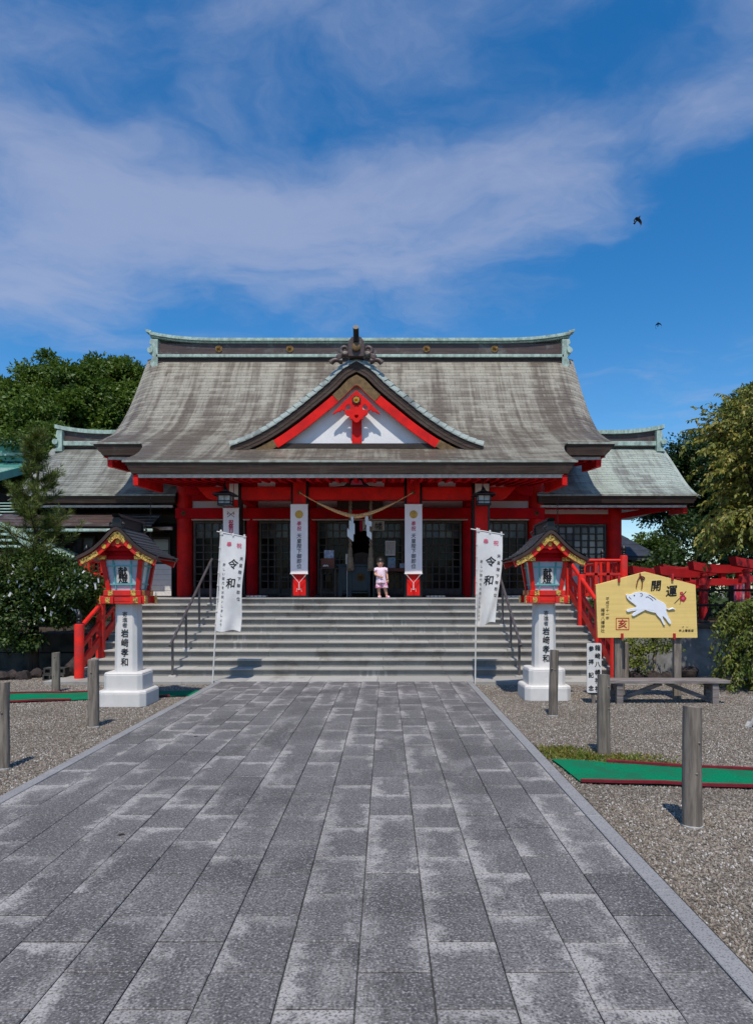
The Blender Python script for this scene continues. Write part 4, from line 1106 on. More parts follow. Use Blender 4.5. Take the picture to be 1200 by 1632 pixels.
# banners on the pillars
def banner(x, y0, y1, label, kind):
    Y = 16.36; a, b = pz(y0, Y), pz(y1, Y); hw = .205 if kind == 'c' else .185
    t = thing('pillar_banner', label, 'banner', (x, Y, b), 'white cloth banners on the porch pillars')
    def S(u, v): return (x + u, Y - .012 + .006 * math.sin(v * 5 + u * 6), v)
    mb = MB(); mb.grid(lambda u, v: S(-hw + 2 * hw * u, b + (a - b) * v), 8, 24); mb.grid(lambda u, v: (lambda q: (q[0], q[1] + .006, q[2]))(S(-hw + 2 * hw * u, b + (a - b) * v)), 8, 24)
    obj('cloth', mb, 'banner', t, smooth=60)
    obj('rod', MB().tube([(x - hw - .01, Y - .01, a), (x + hw + .01, Y - .01, a)], .011, 8), 'white', t); obj('rod', MB().tube([(x - hw - .01, Y - .01, b), (x + hw + .01, Y - .01, b)], .011, 8), 'white', t)
    mp = lambda u, v: (lambda q: (q[0], q[1] - .004, q[2]))(S(u, v))
    H = lambda y: pz(y, Y)
    if kind == 'c':
        zc_ = H(820); mb = MB(); mb.plate([chrysanthemum(.098)], lambda u, v, d: (lambda q: (q[0], q[1] - d, q[2]))(mp(u, zc_ + v)), .004); o = obj('flower_crest', mb, 'gold', t)
        mb = MB()
        for i in range(16):
            a_ = 2 * math.pi * i / 16; mb.bar(mp(.02 * math.cos(a_), zc_ + .02 * math.sin(a_)), mp(.085 * math.cos(a_), zc_ + .085 * math.sin(a_)), .004, .012)
        obj('crest_lines', mb, 'brass', o)
        obj('lettering', letters(column('奉祝', 0, H(834.5), H(842.5), .118, .95, .06), mp, .014), 'crimson', t)
        obj('lettering', letters(column('天皇陛下御即位', 0, H(854), H(902.5), .118, 1.0, .06), mp, .012), 'ink', t)
        mb = MB(); kx, kz = x, H(929)
        for sx in (-1, 1): mb.tube([(x + sx * (hw - .02), Y - .02, b), (kx, Y - .035, kz)], .005, 5); mb.tube([(kx + sx * .006, Y - .035, kz), (kx + sx * .010, Y - .035, H(940))], .005, 5); mb.tube([(kx, Y - .035, H(940)), (kx + sx * .05, Y - .04, H(938)), (kx + sx * .06, Y - .035, H(943))], .005, 5)
        obj('tie_cord', mb, 'paper', t)
    else:
        mb = MB(); zc_ = H(820)
        for sx in (-1, 1): mb.bar(mp(-sx * .085, zc_ - .065), mp(sx * .085, zc_ + .065), .009, .009)
        obj('flag_poles', mb, 'ink', t)
        mb = MB()
        for sx in (-1, 1): mb.plate([circle(sx * .075, .012, .017, 12)], lambda u, v, d: (lambda q: (q[0], q[1] - d, q[2]))(mp(u, zc_ + v)), .003)
        obj('red_discs', mb, 'crimson', t)
        obj('lettering', letters(column('祝祭日', 0, H(832.5), H(846.5), .125, 1.0), mp, .03), 'crimson', t)
banner(PXS[1], 804, 914.5, 'white cloth banner with gold flower crest, left of the hanging rope', 'c')
banner(PXS[2], 804, 914.5, 'white cloth banner with gold flower crest, right of the girl', 'c')
banner(PXS[0], 810, 912, 'narrow white banner with crossed flags and red characters', 'f')

# twisted straw rope with paper streamers
cv = []
for i in range(61):
    u = -1 + 2 * i / 60; zc_ = 3.33 + .56 * (abs(u) ** 1.45) ; cv.append(Vector((u * 1.33, 16.22, zc_)))
t = thing('straw_rope', 'twisted straw rope sagging between the two crested pillars', 'sacred rope', (0, 16.22, 3.3))
for q in range(3):
    pts, rs = [], []
    for i in range(241):
        s_ = i / 240 * 60; j = min(59, int(s_)); p_ = cv[j].lerp(cv[j + 1], s_ - j); u = -1 + 2 * i / 240
        r = .009 + .035 * max(0, 1 - abs(u) * 1.45) ** .55; an = i * .34 + q * 2.094
        pts.append(p_ + Vector((0, math.cos(an), math.sin(an))) * r * .62); rs.append(r * .68)
    obj('strand', MB().tube(pts, rs, 6), 'rope', t, smooth=70)
for sx in (-1, 1): obj('hook', MB().lathe((sx * 1.335, 16.37, 3.90), [(.05, -.03), (.05, .03), (.03, .05)], 12), 'brass', t)
def shide(px_, pts, label):
    t0 = at(px_, 822, 16.18); rr = []
    t = thing('paper_streamer', label, 'paper streamer', tuple(t0), 'white zigzag paper streamers on the straw rope')
    for i, (x, y0, y1, w_, sk) in enumerate(pts):
        a, b = at(x, y0, 16.17 - .012 * i), at(x, y1, 16.17 - .012 * i); w_ = w_ * 16 / F; sk = sk * 16 / F
        obj('fold', MB().add([(a.x - w_ / 2, a.y, a.z + sk / 2), (a.x + w_ / 2, a.y - .02, a.z - sk / 2), (b.x + w_ / 2, b.y - .02, b.z - sk / 2), (b.x - w_ / 2, b.y, b.z + sk / 2),
                              (a.x - w_ / 2, a.y + .003, a.z + sk / 2), (a.x + w_ / 2, a.y - .017, a.z - sk / 2), (b.x + w_ / 2, b.y - .017, b.z - sk / 2), (b.x - w_ / 2, b.y + .003, b.z + sk / 2)],
                             [(0, 1, 2, 3), (7, 6, 5, 4), (0, 4, 5, 1), (1, 5, 6, 2), (2, 6, 7, 3), (3, 7, 4, 0)]), 'paper', t)
shide(561, [(561.5, 823, 837, 4, 1), (561, 832, 841, 9, 6), (561, 839, 849, 9, 6), (558.5, 846, 859, 10, 9)], 'left one of two white zigzag paper streamers on the straw rope')
shide(585, [(584.5, 823, 836, 5, 0), (588, 830, 838, 9, 3), (586.5, 836, 848, 5, 2), (588.5, 846, 857, 8, 7)], 'right one of two white zigzag paper streamers on the straw rope')

# bell ropes
for x, lab in ((558.3, 'brown bell rope with tassel hanging left before the offering box'), (591, 'brown bell rope with tassel hanging beside the standing girl')):
    Y = 17.2; p0, p1 = at(x, 775, Y), at(x, 876, Y)
    t = thing('bell_rope', lab, 'bell rope', (p1.x, Y, p1.z - .5), 'bell ropes in the middle bay')
    for q in range(2):
        obj('strand', MB().tube([Vector((p0.x + .022 * math.cos(i * .8 + q * math.pi), Y + .022 * math.sin(i * .8 + q * math.pi), p0.z + (p1.z - p0.z) * i / 60)) for i in range(61)], .026, 6), 'oldrope', t, smooth=70)
    z0, z1, z2 = at(x, 875, Y).z, at(x, 889, Y).z, at(x, 909, Y).z
    obj('sleeve', MB().lathe((p1.x, Y, 0), [(.04, z0 + .02), (.055, z0), (.058, z1)], 14), 'oldrope', t, smooth=40)
    mb = MB()
    for i in range(34):
        a = R.uniform(0, 6.28); r = .075 * math.sqrt(R.random()); mb.tube([(p1.x + r * .7 * math.cos(a), Y + r * .7 * math.sin(a), z1 + .01), (p1.x + r * 1.15 * math.cos(a), Y + r * 1.15 * math.sin(a), z2 + R.uniform(-.02, .03))], .012, 4)
    mb.lathe((p1.x, Y, 0), [(.065, z1 + .012), (.075, z1), (.078, z2 + .05)], 14); obj('tassel', mb, 'oldrope', t)

# offering box
Y = 17.3
t = thing('offering_box', 'dark blue offering box with dim gold crest behind the girl', 'offering box', (0, Y, PZ))
bx0, bx1, bz1 = px(535, Y), px(598, Y), pz(899, Y)
obj('box_body', MB().b2(bx0 + .06, bx1 - .06, Y + .02, Y + .60, PZ + .16, bz1 - .05), 'indigo', t, bevel=.008)
mb = MB()
for a in (bx0 + .06, bx1 - .16, px(554, Y), px(590, Y)): mb.b2(a, a + .10, Y, Y + .10, PZ, bz1 - .05); mb.b2(a, a + .10, Y + .54, Y + .64, PZ, bz1 - .05)
obj('leg', mb, 'indigo', t)
obj('top_rim', MB().b2(bx0, bx1, Y - .03, Y + .66, bz1 - .048, bz1), 'indigo', t, bevel=.006)
obj('rail', MB().b2(bx0 + .08, bx1 - .08, Y + .005, Y + .05, PZ + .10, PZ + .14), 'indigo', t)
cp = at(575, 920, Y + .012); mb = MB(); crest(mb, lambda u, v, d: (cp.x + u, cp.y - d, cp.z + v), .105); obj('flower_crest', mb, 'darkgold', t)
# wooden chest with arched back behind it
Y = 18.1; a, b = at(564, 899, Y), at(588, 880, Y)
t = thing('wooden_chest', 'brown wooden chest with arched top behind the offering box', 'chest', ((a.x + b.x) / 2, Y, PZ))
hh = b.z - a.z; w_ = b.x - a.x
obj('chest_front', MB().plate([[(0, PZ - a.z), (w_, PZ - a.z), (w_, hh * .86), (w_ * .75, hh * .95), (w_ / 2, hh * 1.02), (w_ * .25, hh * .95), (0, hh * .86)]], lambda u, v, d: (a.x + u, Y + d, a.z + v), .3), 'chest', t, bevel=.012)
obj('chest_lid', MB().b2(a.x - .02, b.x + .02, Y - .02, Y + .33, a.z - .04, a.z), 'chest', t)
# small white card by the tassel
a, b = at(551, 899, 17.25), at(555.5, 883, 17.25)
single('paper_card', MB().b2(a.x, b.x, 17.24, 17.25, a.z, b.z).b2((a.x + b.x) / 2 - .006, (a.x + b.x) / 2 + .006, 17.25, 17.262, PZ, b.z - .05), 'greywhite', 'small pale card standing left of the left bell rope tassel', 'card')

# side table with box and picture
Y = 16.95; x0, x1, zt = px(507, Y), px(538.5, Y), pz(905, Y)
t = thing('side_table', 'dark narrow table left of the offering box', 'table', ((x0 + x1) / 2, Y, PZ))
obj('table_top', MB().b2(x0, x1, Y, Y + .42, zt - .03, zt), 'darkwood', t, bevel=.004)
for xx in (x0 + .07, x1 - .07):
    for yy in (Y + .04, Y + .38): obj('leg', MB().b2(xx - .02, xx + .02, yy - .02, yy + .02, PZ, zt - .03), 'darkwood', t)
obj('stretcher', MB().b2(x0 + .07, x1 - .07, Y + .03, Y + .05, PZ + .1, PZ + .13), 'darkwood', t)
a, b = at(511.5, 904.6, Y + .1), at(533, 890, Y + .1)
t = thing('brown_box', 'brown open-fronted box standing on the dark side table', 'box', ((a.x + b.x) / 2, Y + .2, zt))
mb = MB(); mb.b2(a.x, b.x, Y + .10, Y + .32, zt + .001, zt + .012).b2(a.x, b.x, Y + .10, Y + .32, b.z - .012, b.z).b2(a.x, a.x + .012, Y + .10, Y + .32, zt + .012, b.z - .012).b2(b.x - .012, b.x, Y + .10, Y + .32, zt + .012, b.z - .012).b2(a.x, b.x, Y + .32, Y + .33, zt, b.z)
mb.b2(a.x + .012, b.x - .012, Y + .13, Y + .14, zt + .012, b.z - .012); obj('case', mb, 'browncase', t)
mb = MB()
for i in range(5): q = at(516 + i * 1.6, 902 - (i % 2), Y + .07); mb.box((q.x, q.y, q.z), (.035, .02, .03), i * .5)
obj('paper_slips', mb, 'paper', t)
a, b = at(517, 889.6, Y + .18), at(532, 877, Y + .18)
t = thing('picture_card', 'small blue and grey picture standing on the brown box', 'picture', ((a.x + b.x) / 2, Y + .18, a.z))
obj('print', MB().b2(a.x, b.x, Y + .18, Y + .19, a.z, b.z), 'greyprint', t); obj('frame', MB().b2(a.x - .012, b.x + .012, Y + .19, Y + .20, a.z - .0, b.z + .012), 'black', t)
# notices right of the girl
Y = 18.9
a, b = at(614, 885.5, Y), at(630, 862, Y)
t = thing('notice_sheet', 'white notice with columns of writing on the lattice behind the girl', 'notice', ((a.x + b.x) / 2, Y, a.z))
obj('sheet', MB().b2(a.x, b.x, Y, Y + .01, a.z, b.z), 'banner', t)
mb = MB()
for i in range(9):
    x = a.x + .03 + (b.x - a.x - .06) * i / 8; zz_ = b.z - .03
    while zz_ > a.z + .05 + (.1 if i % 4 == 3 else 0): l = R.uniform(.010, .02); mb.b2(x - .006, x + .006, Y - .003, Y - .001, zz_ - l, zz_); zz_ -= l + .008
obj('lettering', mb, 'inkthin', t)
a, b = at(618, 905.5, Y - .3), at(630, 888.5, Y - .3)
t = thing('poster', 'small blue poster leaning on the shelf beside the girl', 'poster', ((a.x + b.x) / 2, Y, a.z))
obj('sheet', MB().b2(a.x, b.x, Y - .30, Y - .29, a.z, b.z), 'greyprint', t); obj('print', MB().b2(a.x + .005, b.x - .005, Y - .304, Y - .302, (a.z + b.z) / 2 - .02, b.z - .01), 'blueprint', t)
a, b = at(616, 911, Y - .3), at(646, 905.6, Y - .3)
t = thing('shelf_table', 'brown shelf table under the blue poster right of the girl', 'shelf', ((a.x + b.x) / 2, Y - .2, PZ))
obj('shelf_board', MB().b2(a.x, b.x, Y - .42, Y - .14, a.z, b.z), 'browncase', t, bevel=.004)
for xx in (a.x + .04, b.x - .04): obj('leg', MB().b2(xx - .02, xx + .02, Y - .3, Y - .26, PZ, a.z), 'darkwood', t)
a, b = at(637, 905.6, Y - .3), at(645, 898, Y - .3)
single('name_card', MB().b2(a.x, b.x, Y - .31, Y - .29, a.z, b.z), 'greyprint', 'small pale card standing at the right end of the shelf', 'card')
# black folding stand in the left middle bay
Y = 17.9; a, b = at(445.5, 950, Y), at(469, 920, Y)
t = thing('folding_stand', 'black metal frame stand before the left middle lattice door', 'stand', ((a.x + b.x) / 2, Y, PZ))
mb = MB()
for xx in (a.x, b.x): mb.bar((xx, Y, PZ), (xx, Y, b.z), .025, .025); mb.bar((xx, Y + .3, PZ), (xx, Y, b.z - .05), .02, .02)
mb.bar((a.x, Y, b.z), (b.x, Y, b.z), .025, .025); mb.bar((a.x, Y, PZ + .06), (b.x, Y, PZ + .06), .03, .03); obj('frame', mb, 'black', t)
single('wooden_pole', MB().bar((px(465, 18.3), 18.3, PZ), (px(465, 18.3), 18.3, pz(879, 18.3)), .06, .05).b2(px(462.5, 18.3), px(467.5, 18.3), 18.26, 18.34, pz(880, 18.3), pz(877, 18.3)), 'chest', 'thin brown wooden post standing behind the black metal stand', 'post')
# shoe gratings on the platform edge
for a, b, lab in ((392, 424, 'metal shoe grating at the stair top left of the middle bays'), (679, 710, 'metal shoe grating at the stair top right of the middle bays'), (800, 836, 'metal shoe grating at the stair top near the right handrail')):
    Y = 16.75; x0, x1 = px(a, Y), px(b, Y); mb = MB(); k = 5
    for i in range(k): xa = x0 + (x1 - x0) * i / k; mb.b2(xa + .008, xa + (x1 - x0) / k - .008, Y, Y + .3, PZ + .012, PZ + .045)
    mb.b2(x0, x1, Y + .02, Y + .06, PZ, PZ + .012).b2(x0, x1, Y + .24, Y + .28, PZ, PZ + .012)
    single('shoe_grating', mb, 'greywhite', lab, 'grating', 'metal shoe gratings at the stair top')

# rain chains
for x, y0, y1, Y, lab in ((240.5, 792, 848, 18.55, 'rain chain hanging beside the left lantern roof'), (888, 790, 880, 18.55, 'rain chain hanging behind the right lantern roof')):
    p0, p1 = at(x, y0, Y), at(x, y1 + 90, Y); mb = MB(); z = p0.z; k = 0
    while z > p1.z:
        ring = [(p0.x + (.022 * math.cos(a_) if k % 2 else 0), Y + (0 if k % 2 else .022 * math.cos(a_)), z - .032 + .032 * math.sin(a_)) for a_ in [i * math.pi / 4 for i in range(9)]]
        mb.tube(ring, .006, 4); z -= .052; k += 1
    single('rain_chain', mb, 'steel', lab, 'rain chain', 'rain chains at the side eaves')

# ================================================================== railings
def slope_z(Y): return max(0.0, min(PZ, .444 * (Y - 12.62)))
def giboshi(mb, c, r): mb.lathe(c, [(r * .86, 0), (r * .9, .03), (r * .70, .045), (r * .92, .06), (r * .94, .085), (r * .72, .10), (r * .95, .125), (r, .15), (r * .8, .185), (r * .35, .215), (r * .12, .24)], 18)
def stair_railing(sx, label):
    X = sx * 4.82
    t = thing('stair_railing', label, 'railing', (X, 14.2, 0), 'red railings beside the stairs')
    PO = [(12.44, .03, .98, .085, 1), (13.38, .30, 1.42, .070, 0), (14.55, .82, 1.93, .085, 1), (15.55, PZ, 2.35, .070, 0)]
    for Y, z0, z1, r, g in PO:
        if g:
            o = obj('post', MB().lathe((X, Y, 0), [(r, z0 - .03), (r, z1 - .035), (r * .93, z1 - .008), (r * .75, z1)], 24), 'railred', t, smooth=40)
            mb = MB(); giboshi(mb, (X, Y, z1), .055); obj('finial', mb, 'black', o, smooth=40)
        else: obj('post', MB().oct((X, Y), r, r, .012, z0 - .05, z1), 'railred', t)
    for (Ya, _, za, _, _), (Yb, _, zb, _, _) in zip(PO, PO[1:]):
        za, zb = za - .09, zb - .09
        obj('handrail', MB().tube([(X, Ya + .05, za + .02), (X, Yb - .05, zb - .03)], .042, 12), 'railred', t, smooth=40)
        obj('middle_rail', MB().bar((X, Ya + .05, za - .34), (X, Yb - .05, zb - .37), .05, .09), 'railred', t, bevel=.006)
        obj('lower_rail', MB().bar((X, Ya + .05, za - .68), (X, Yb - .05, zb - .70), .055, .17), 'railred', t, bevel=.006)
        m_ = (Ya + Yb) / 2
        obj('strut', MB().b2(X - .025, X + .025, m_ - .03, m_ + .03, (za + zb) / 2 - .66, (za + zb) / 2 - .38), 'railred', t)
    return t
stair_railing(-1, 'red sloping railing beside the stairs, in front of the pine')
stair_railing(1, 'red sloping railing beside the stairs, behind the yellow votive board')
def veranda(sx, label):
    t = thing('veranda_railing', label, 'railing', (sx * 5.6, 15.6, PZ), 'red railings along the veranda edge')
    Y = 15.75; X1 = sx * 6.12
    o = obj('post', MB().lathe((X1, Y, 0), [(.085, PZ), (.085, 2.36), (.075, 2.385), (.06, 2.39)], 24), 'railred', t, smooth=40); mb = MB(); giboshi(mb, (X1, Y, 2.39), .055); obj('finial', mb, 'black', o, smooth=40)
    for z, r in ((2.27, .038),): obj('handrail', MB().tube([(sx * 4.93, Y, z), (X1 - sx * .08, Y, z)], r, 12), 'railred', t, smooth=40)
    obj('middle_rail', MB().b2(sx * 4.93, sx * 6.04, Y - .03, Y + .03, 1.93, 1.99), 'railred', t, bevel=.005)
    obj('lower_rail', MB().b2(sx * 4.93, sx * 6.04, Y - .04, Y + .04, PZ + .02, PZ + .10), 'railred', t, bevel=.005)
    for k in range(1, 4):
        x = sx * (4.93 + 1.1 * k / 4); obj('baluster', MB().b2(x - .035, x + .035, Y - .03, Y + .03, PZ + .1, 2.24), 'railred', t)
    # return along the side
    for Yp in (17.3, 18.9):
        o = obj('post', MB().lathe((X1, Yp, 0), [(.08, PZ), (.08, 2.36), (.06, 2.39)], 20), 'railred', t, smooth=40); mb = MB(); giboshi(mb, (X1, Yp, 2.39), .052); obj('finial', mb, 'black', o, smooth=40)
    obj('handrail', MB().tube([(X1, Y + .08, 2.27), (X1, 18.85, 2.27)], .038, 12), 'railred', t, smooth=40)
    obj('middle_rail', MB().b2(X1 - .03, X1 + .03, Y + .08, 18.85, 1.93, 1.99), 'railred', t)
    obj('lower_rail', MB().b2(X1 - .04, X1 + .04, Y + .08, 18.85, PZ + .02, PZ + .10), 'railred', t)
    for k in range(1, 9):
        yy = Y + 3.1 * k / 9
        obj('baluster', MB().b2(X1 - .03, X1 + .03, yy - .035, yy + .035, PZ + .1, 2.24), 'railred', t)
veranda(-1, 'red veranda railing behind the left lantern'); veranda(1, 'red veranda railing between right lantern and votive board')

# steel handrails on the stairs
def steel_rail(sx, label):
    X = sx * 3.16 - .03
    t = thing('steel_handrail', label, 'handrail', (X, 13.9, 0), 'steel handrails on the stairs')
    y0, z0, y1, z1 = 12.55, .64, 15.35, 2.24
    obj('grip', MB().tube([(X, y0 - .10, z0 - .06), (X, y0, z0), (X, y1, z1), (X, y1 + .10, z1 + .05)], .026, 10), 'steel', t, smooth=50)
    for Y, zb in ((12.6, 0), (13.45, SR * 3), (14.40, SR * 6), (15.33, SR * 9)):
        zt_ = z0 + (z1 - z0) * (Y - y0) / (y1 - y0)
        obj('post', MB().tube([(X, Y, zb), (X, Y, zt_)], .023, 10), 'steel', t, smooth=50)
        obj('base_block', MB().oct((X, Y), .075, .06, .02, zb + .001, zb + .035, .8), 'tread', t)
    return t
steel_rail(-1, 'brown steel handrail on the stairs left of the left flag'); steel_rail(1, 'brown steel handrail on the stairs right of the right flag')

# ================================================================== red shrine lanterns on white posts
LC = [(0, 0), (.05, -.02), (.12, -.075), (.24, -.19), (.36, -.285), (.48, -.355), (.62, -.415)]
def shrine_lantern(X, Y, label):
    t = thing('shrine_lantern', label, 'lantern', (0, 0, 0), 'red lanterns on white posts flanking the path')
    W = lambda name, mb, m_, par=None, **kw: obj(name, mb, m_, par if par is not None else t, **kw)
    for hw, z0, z1, ch in ((.345, 0, .20, .075), (.275, .22, .45, .06)):
        mb = MB(); mb.oct((0, 0), hw, hw, ch, z0, z1); mb.oct((0, 0), hw, hw, ch, z1, z1 + .03, .93); W('pedestal', mb, 'white', bevel=.012)
    ps = W('post', MB().oct((0, 0), .165, .165, .055, .46, 1.50, .93), 'white', bevel=.008)
    f = lambda u, v: (u, -.1685 + .0115 * (v - .46) / 1.04, v)
    W('lettering', letters(column('寄進者', 0, 1.30, 1.145, .075), f, .008), 'inkthin', ps)
    W('lettering', letters(column('岩﨑孝和', 0, 1.03, .62, .125, .88), f, .022), 'ink', ps)
    zf = 1.45
    for x in (-.245, .245):
        b = W('lower_beam', MB().b2(x - .10, x + .10, -.36, .36, zf, zf + .10), 'railred', bevel=.006)
        for sy in (-1, 1): W('gold_cap', MB().b2(x - .035, x + .045, sy * .362, sy * .372, zf + .01, zf + .09), 'filigree', b)
    for y in (-.26, .26):
        b = W('cross_beam', MB().b2(-.40, .40, y - .055, y + .055, zf + .03, zf + .11).b2(-.40, .40, y - .05, y + .05, zf + .0, zf + .03), 'railred', bevel=.005)
        for sx in (-1, 1): W('gold_cap', MB().b2(sx * .388, sx * .406, y - .058, y + .058, zf - .003, zf + .113), 'filigree', b)
    fr = W('frame', MB().b2(-.33, .33, -.33, .33, zf + .112, zf + .19), 'railred', bevel=.006)
    for x in (-.20, .20):
        for sy in (-1, 1):
            W('gold_cap', MB().b2(x - .042, x + .042, sy * .331, sy * .342, zf + .115, zf + .192), 'filigree', fr)
            W('gold_cap', MB().b2(sy * .331, sy * .342, x - .042, x + .042, zf + .115, zf + .192), 'filigree', fr)
    zb, zt_ = zf + .19, 2.07; h0, h1 = .205, .265
    L_ = lambda z: h0 + (h1 - h0) * (z - zb) / (zt_ - zb)
    for a in (-1, 1):
        for b in (-1, 1): W('corner_post', MB().bar((a * h0, b * h0, zb), (a * h1, b * h1, zt_), .062, .062, (0, 1, 0)), 'railred', bevel=.005)
    for q in range(4):
        ca, sa = [(1, 0), (0, 1), (-1, 0), (0, -1)][q]
        rot = lambda x, y, z: (x * ca - y * sa, x * sa + y * ca, z)
        def face(u, z, d): return rot(u, -(L_(z) - .012) - d, z)
        pn = W('pane', MB().plate([[(-L_(zb) + .03, zb), (L_(zb) - .03, zb), (L_(zt_) - .03, zt_), (-L_(zt_) + .03, zt_)]], lambda u, v, d: face(u, v, d - .01), .01), 'paleglass')
        mb = MB()
        for u0, u1 in ((-.105, -.125), (.105, .125)): mb.bar(face(u0, zb, .008), face(u1, zt_, .008), .02, .016, (0, 0, 1))
        for z in (zb + .085, zt_ - .085): mb.bar(face(-L_(z) + .03, z, .010), face(L_(z) - .03, z, .010), .016, .02)
        W('muntins', mb, 'teal', pn)
        pl = W('name_plate', MB().plate([[(-.09, zb + .105), (.09, zb + .105), (.09, zt_ - .095), (-.09, zt_ - .095)]], lambda u, v, d: face(u, v, d + .002), .005), 'white', pn) if q in (0, 2) else None
        if pl: W('lettering', letters([('献', 0, zt_ - .165, .135), ('燈', 0, zb + .165, .135)], lambda u, v: face(u, v, .009), .028), 'ink', pn)
    W('head_board', MB().b2(-.285, .285, -.285, .285, zt_, zt_ + .05), 'deepred')
    W('head_wall', MB().b2(-.26, .26, -.25, .25, zt_ + .05, 2.27), 'deepred')
    for sx in (-1, 1): W('gold_cap', MB().b2(sx * .20, sx * .31, -.345, -.30, zt_ + .002, zt_ + .055), 'filigree')
    W('long_beam', MB().b2(-.30, -.22, -.44, .44, zt_ + .055, zt_ + .10).b2(.22, .30, -.44, .44, zt_ + .055, zt_ + .10), 'deepred')
    # roof
    RZ = 2.52; lc = resample(hermite(LC, 6), .03)
    rt = resample(hermite(LC, 6), .075)
    rf = W('roof', band(.028, .040, -.50, .50, cv=lc, origin=(0, RZ)), 'edgebrown')
    for sx in (-1, 1):
        for i in range(len(rt) - 1):
            (xa, za), (xb, zb2) = rt[i], rt[i + 1]; l = math.hypot(xb - xa, zb2 - za); n0, n1 = -(zb2 - za) / l, (xb - xa) / l
            h0_, h1_ = .004, .016
            A = (xa + n0 * h0_, RZ + za + n1 * h0_); B = (xb + n0 * h1_ + .004, RZ + zb2 + n1 * h1_)
            yy = .545
            W('roof_tile', MB().add([(sx * A[0], -yy, A[1]), (sx * B[0], -yy, B[1]), (sx * B[0], yy, B[1]), (sx * A[0], yy, A[1]), (sx * B[0], -yy, B[1] - .016), (sx * B[0], yy, B[1] - .016)], [(0, 1, 2, 3), (1, 4, 5, 2)]), 'lanternroof', rf)
    for sy in (-1, 1):
        y0, y1 = (-.54, -.44) if sy < 0 else (.44, .54)
        W('roof_edge', band(.0, .045, y0, y1, cv=lc, origin=(0, RZ)), 'edgebrown', rf)
        y0, y1 = (-.50, -.45) if sy < 0 else (.45, .50)
        g0, g1 = (-.508, -.498) if sy < 0 else (.498, .508)
        for sx in (-1, 1):
            bb = W('barge_board', band(.047, .135, y0, y1, cv=lc, origin=(0, RZ), s1=.985, sides=(sx,)), 'railred')
            W('gold_plate', band(.060, .128, g0, g1, .60, .96, cv=lc, origin=(0, RZ), sides=(sx,)), 'filigree', bb)
        W('gold_plate', band(.055, .130, g0, g1, 0, .30, cv=lc, origin=(0, RZ)), 'filigree', bb)
        mb = MB(); oc = off_curve(lc, .09); k = int(.45 * (len(oc) - 1))
        for sx in (-1, 1): mb.plate([chrysanthemum(.036, 8)], lambda u, v, d, sx=sx: (sx * oc[k][0] + u, sy * (.498 + d), RZ + oc[k][1] + v), .012)
        W('gold_stud', mb, 'gold', bb)
        gg = W('pendant', MB().plate([[(-.10, .03), (-.12, -.01), (-.085, -.035), (-.04, -.03), (0, -.055), (.04, -.03), (.085, -.035), (.12, -.01), (.10, .03), (0, .10)]], lambda u, v, d: (u, sy * (.43 + d), RZ - .235 + v), .03), 'railred')
        W('gold_stud', MB().plate([chrysanthemum(.034, 8)], lambda u, v, d: (u, sy * (.46 + d), RZ - .205 + v), .012), 'gold', gg)
        W('gable_fill', MB().plate([[(-.38, -.33), (.38, -.33), (.2, -.18), (0, -.06), (-.2, -.18)]], lambda u, v, d: (u, sy * (.40 + d), RZ + v), .012), 'deepred')
    for sx in (-1, 1):
        mb = MB()
        for i in range(22): y = -.40 + .8 * i / 21; mb.bar((sx * .25, y, RZ - .27), (sx * .59, y, RZ - .435), .016, .022)
        W('eave_ribs', mb, 'railred', rf)
    rd = W('ridge', MB().b2(-.045, .045, -.46, .52, RZ + .0, RZ + .13), 'black', bevel=.006)
    W('ridge_cap', MB().add([(-.065, -.50, RZ + .13), (.065, -.50, RZ + .13), (.065, .55, RZ + .13), (-.065, .55, RZ + .13), (-.05, -.58, RZ + .175), (.05, -.58, RZ + .175), (.05, .58, RZ + .16), (-.05, .58, RZ + .16)],
                            [(3, 2, 1, 0), (4, 5, 6, 7), (0, 1, 5, 4), (1, 2, 6, 5), (2, 3, 7, 6), (3, 0, 4, 7)]), 'black', rd)
    for sy in (-1, 1):
        mb = MB(); mb.plate([[(-.075, -.03), (-.10, .0), (-.06, .03), (-.07, .09), (-.045, .125), (.045, .125), (.07, .09), (.06, .03), (.10, 0), (.075, -.03)]], lambda u, v, d: (u, sy * (.46 + d), RZ + v), .05); W('ridge_end', mb, 'black', rd)
        for sx in (-1, 1): W('scroll', MB().tube([(sx * .085, sy * .50, RZ + .00), (sx * .11, sy * .50, RZ + .035), (sx * .085, sy * .50, RZ + .055)], .018, 6), 'black', rd)
    for o in t.children:
        nm = o.name.split('.')[0]
        k = .90 if nm in ('roof', 'barge_board', 'pendant', 'gable_fill', 'ridge', 'long_beam') else .80 if nm in ('lower_beam', 'cross_beam', 'frame') else 1
        if k < 1:
            for q in [o] + list(o.children):
                for v in q.data.vertices: v.co.x *= k; v.co.y *= k
    t.location = (X, Y, GZ); return t
shrine_lantern(-3.01, 9.98, 'red lantern on white post in front of the left stair railing')
shrine_lantern(3.10, 10.52, 'red lantern on white post next to the votive board and grey bollard')

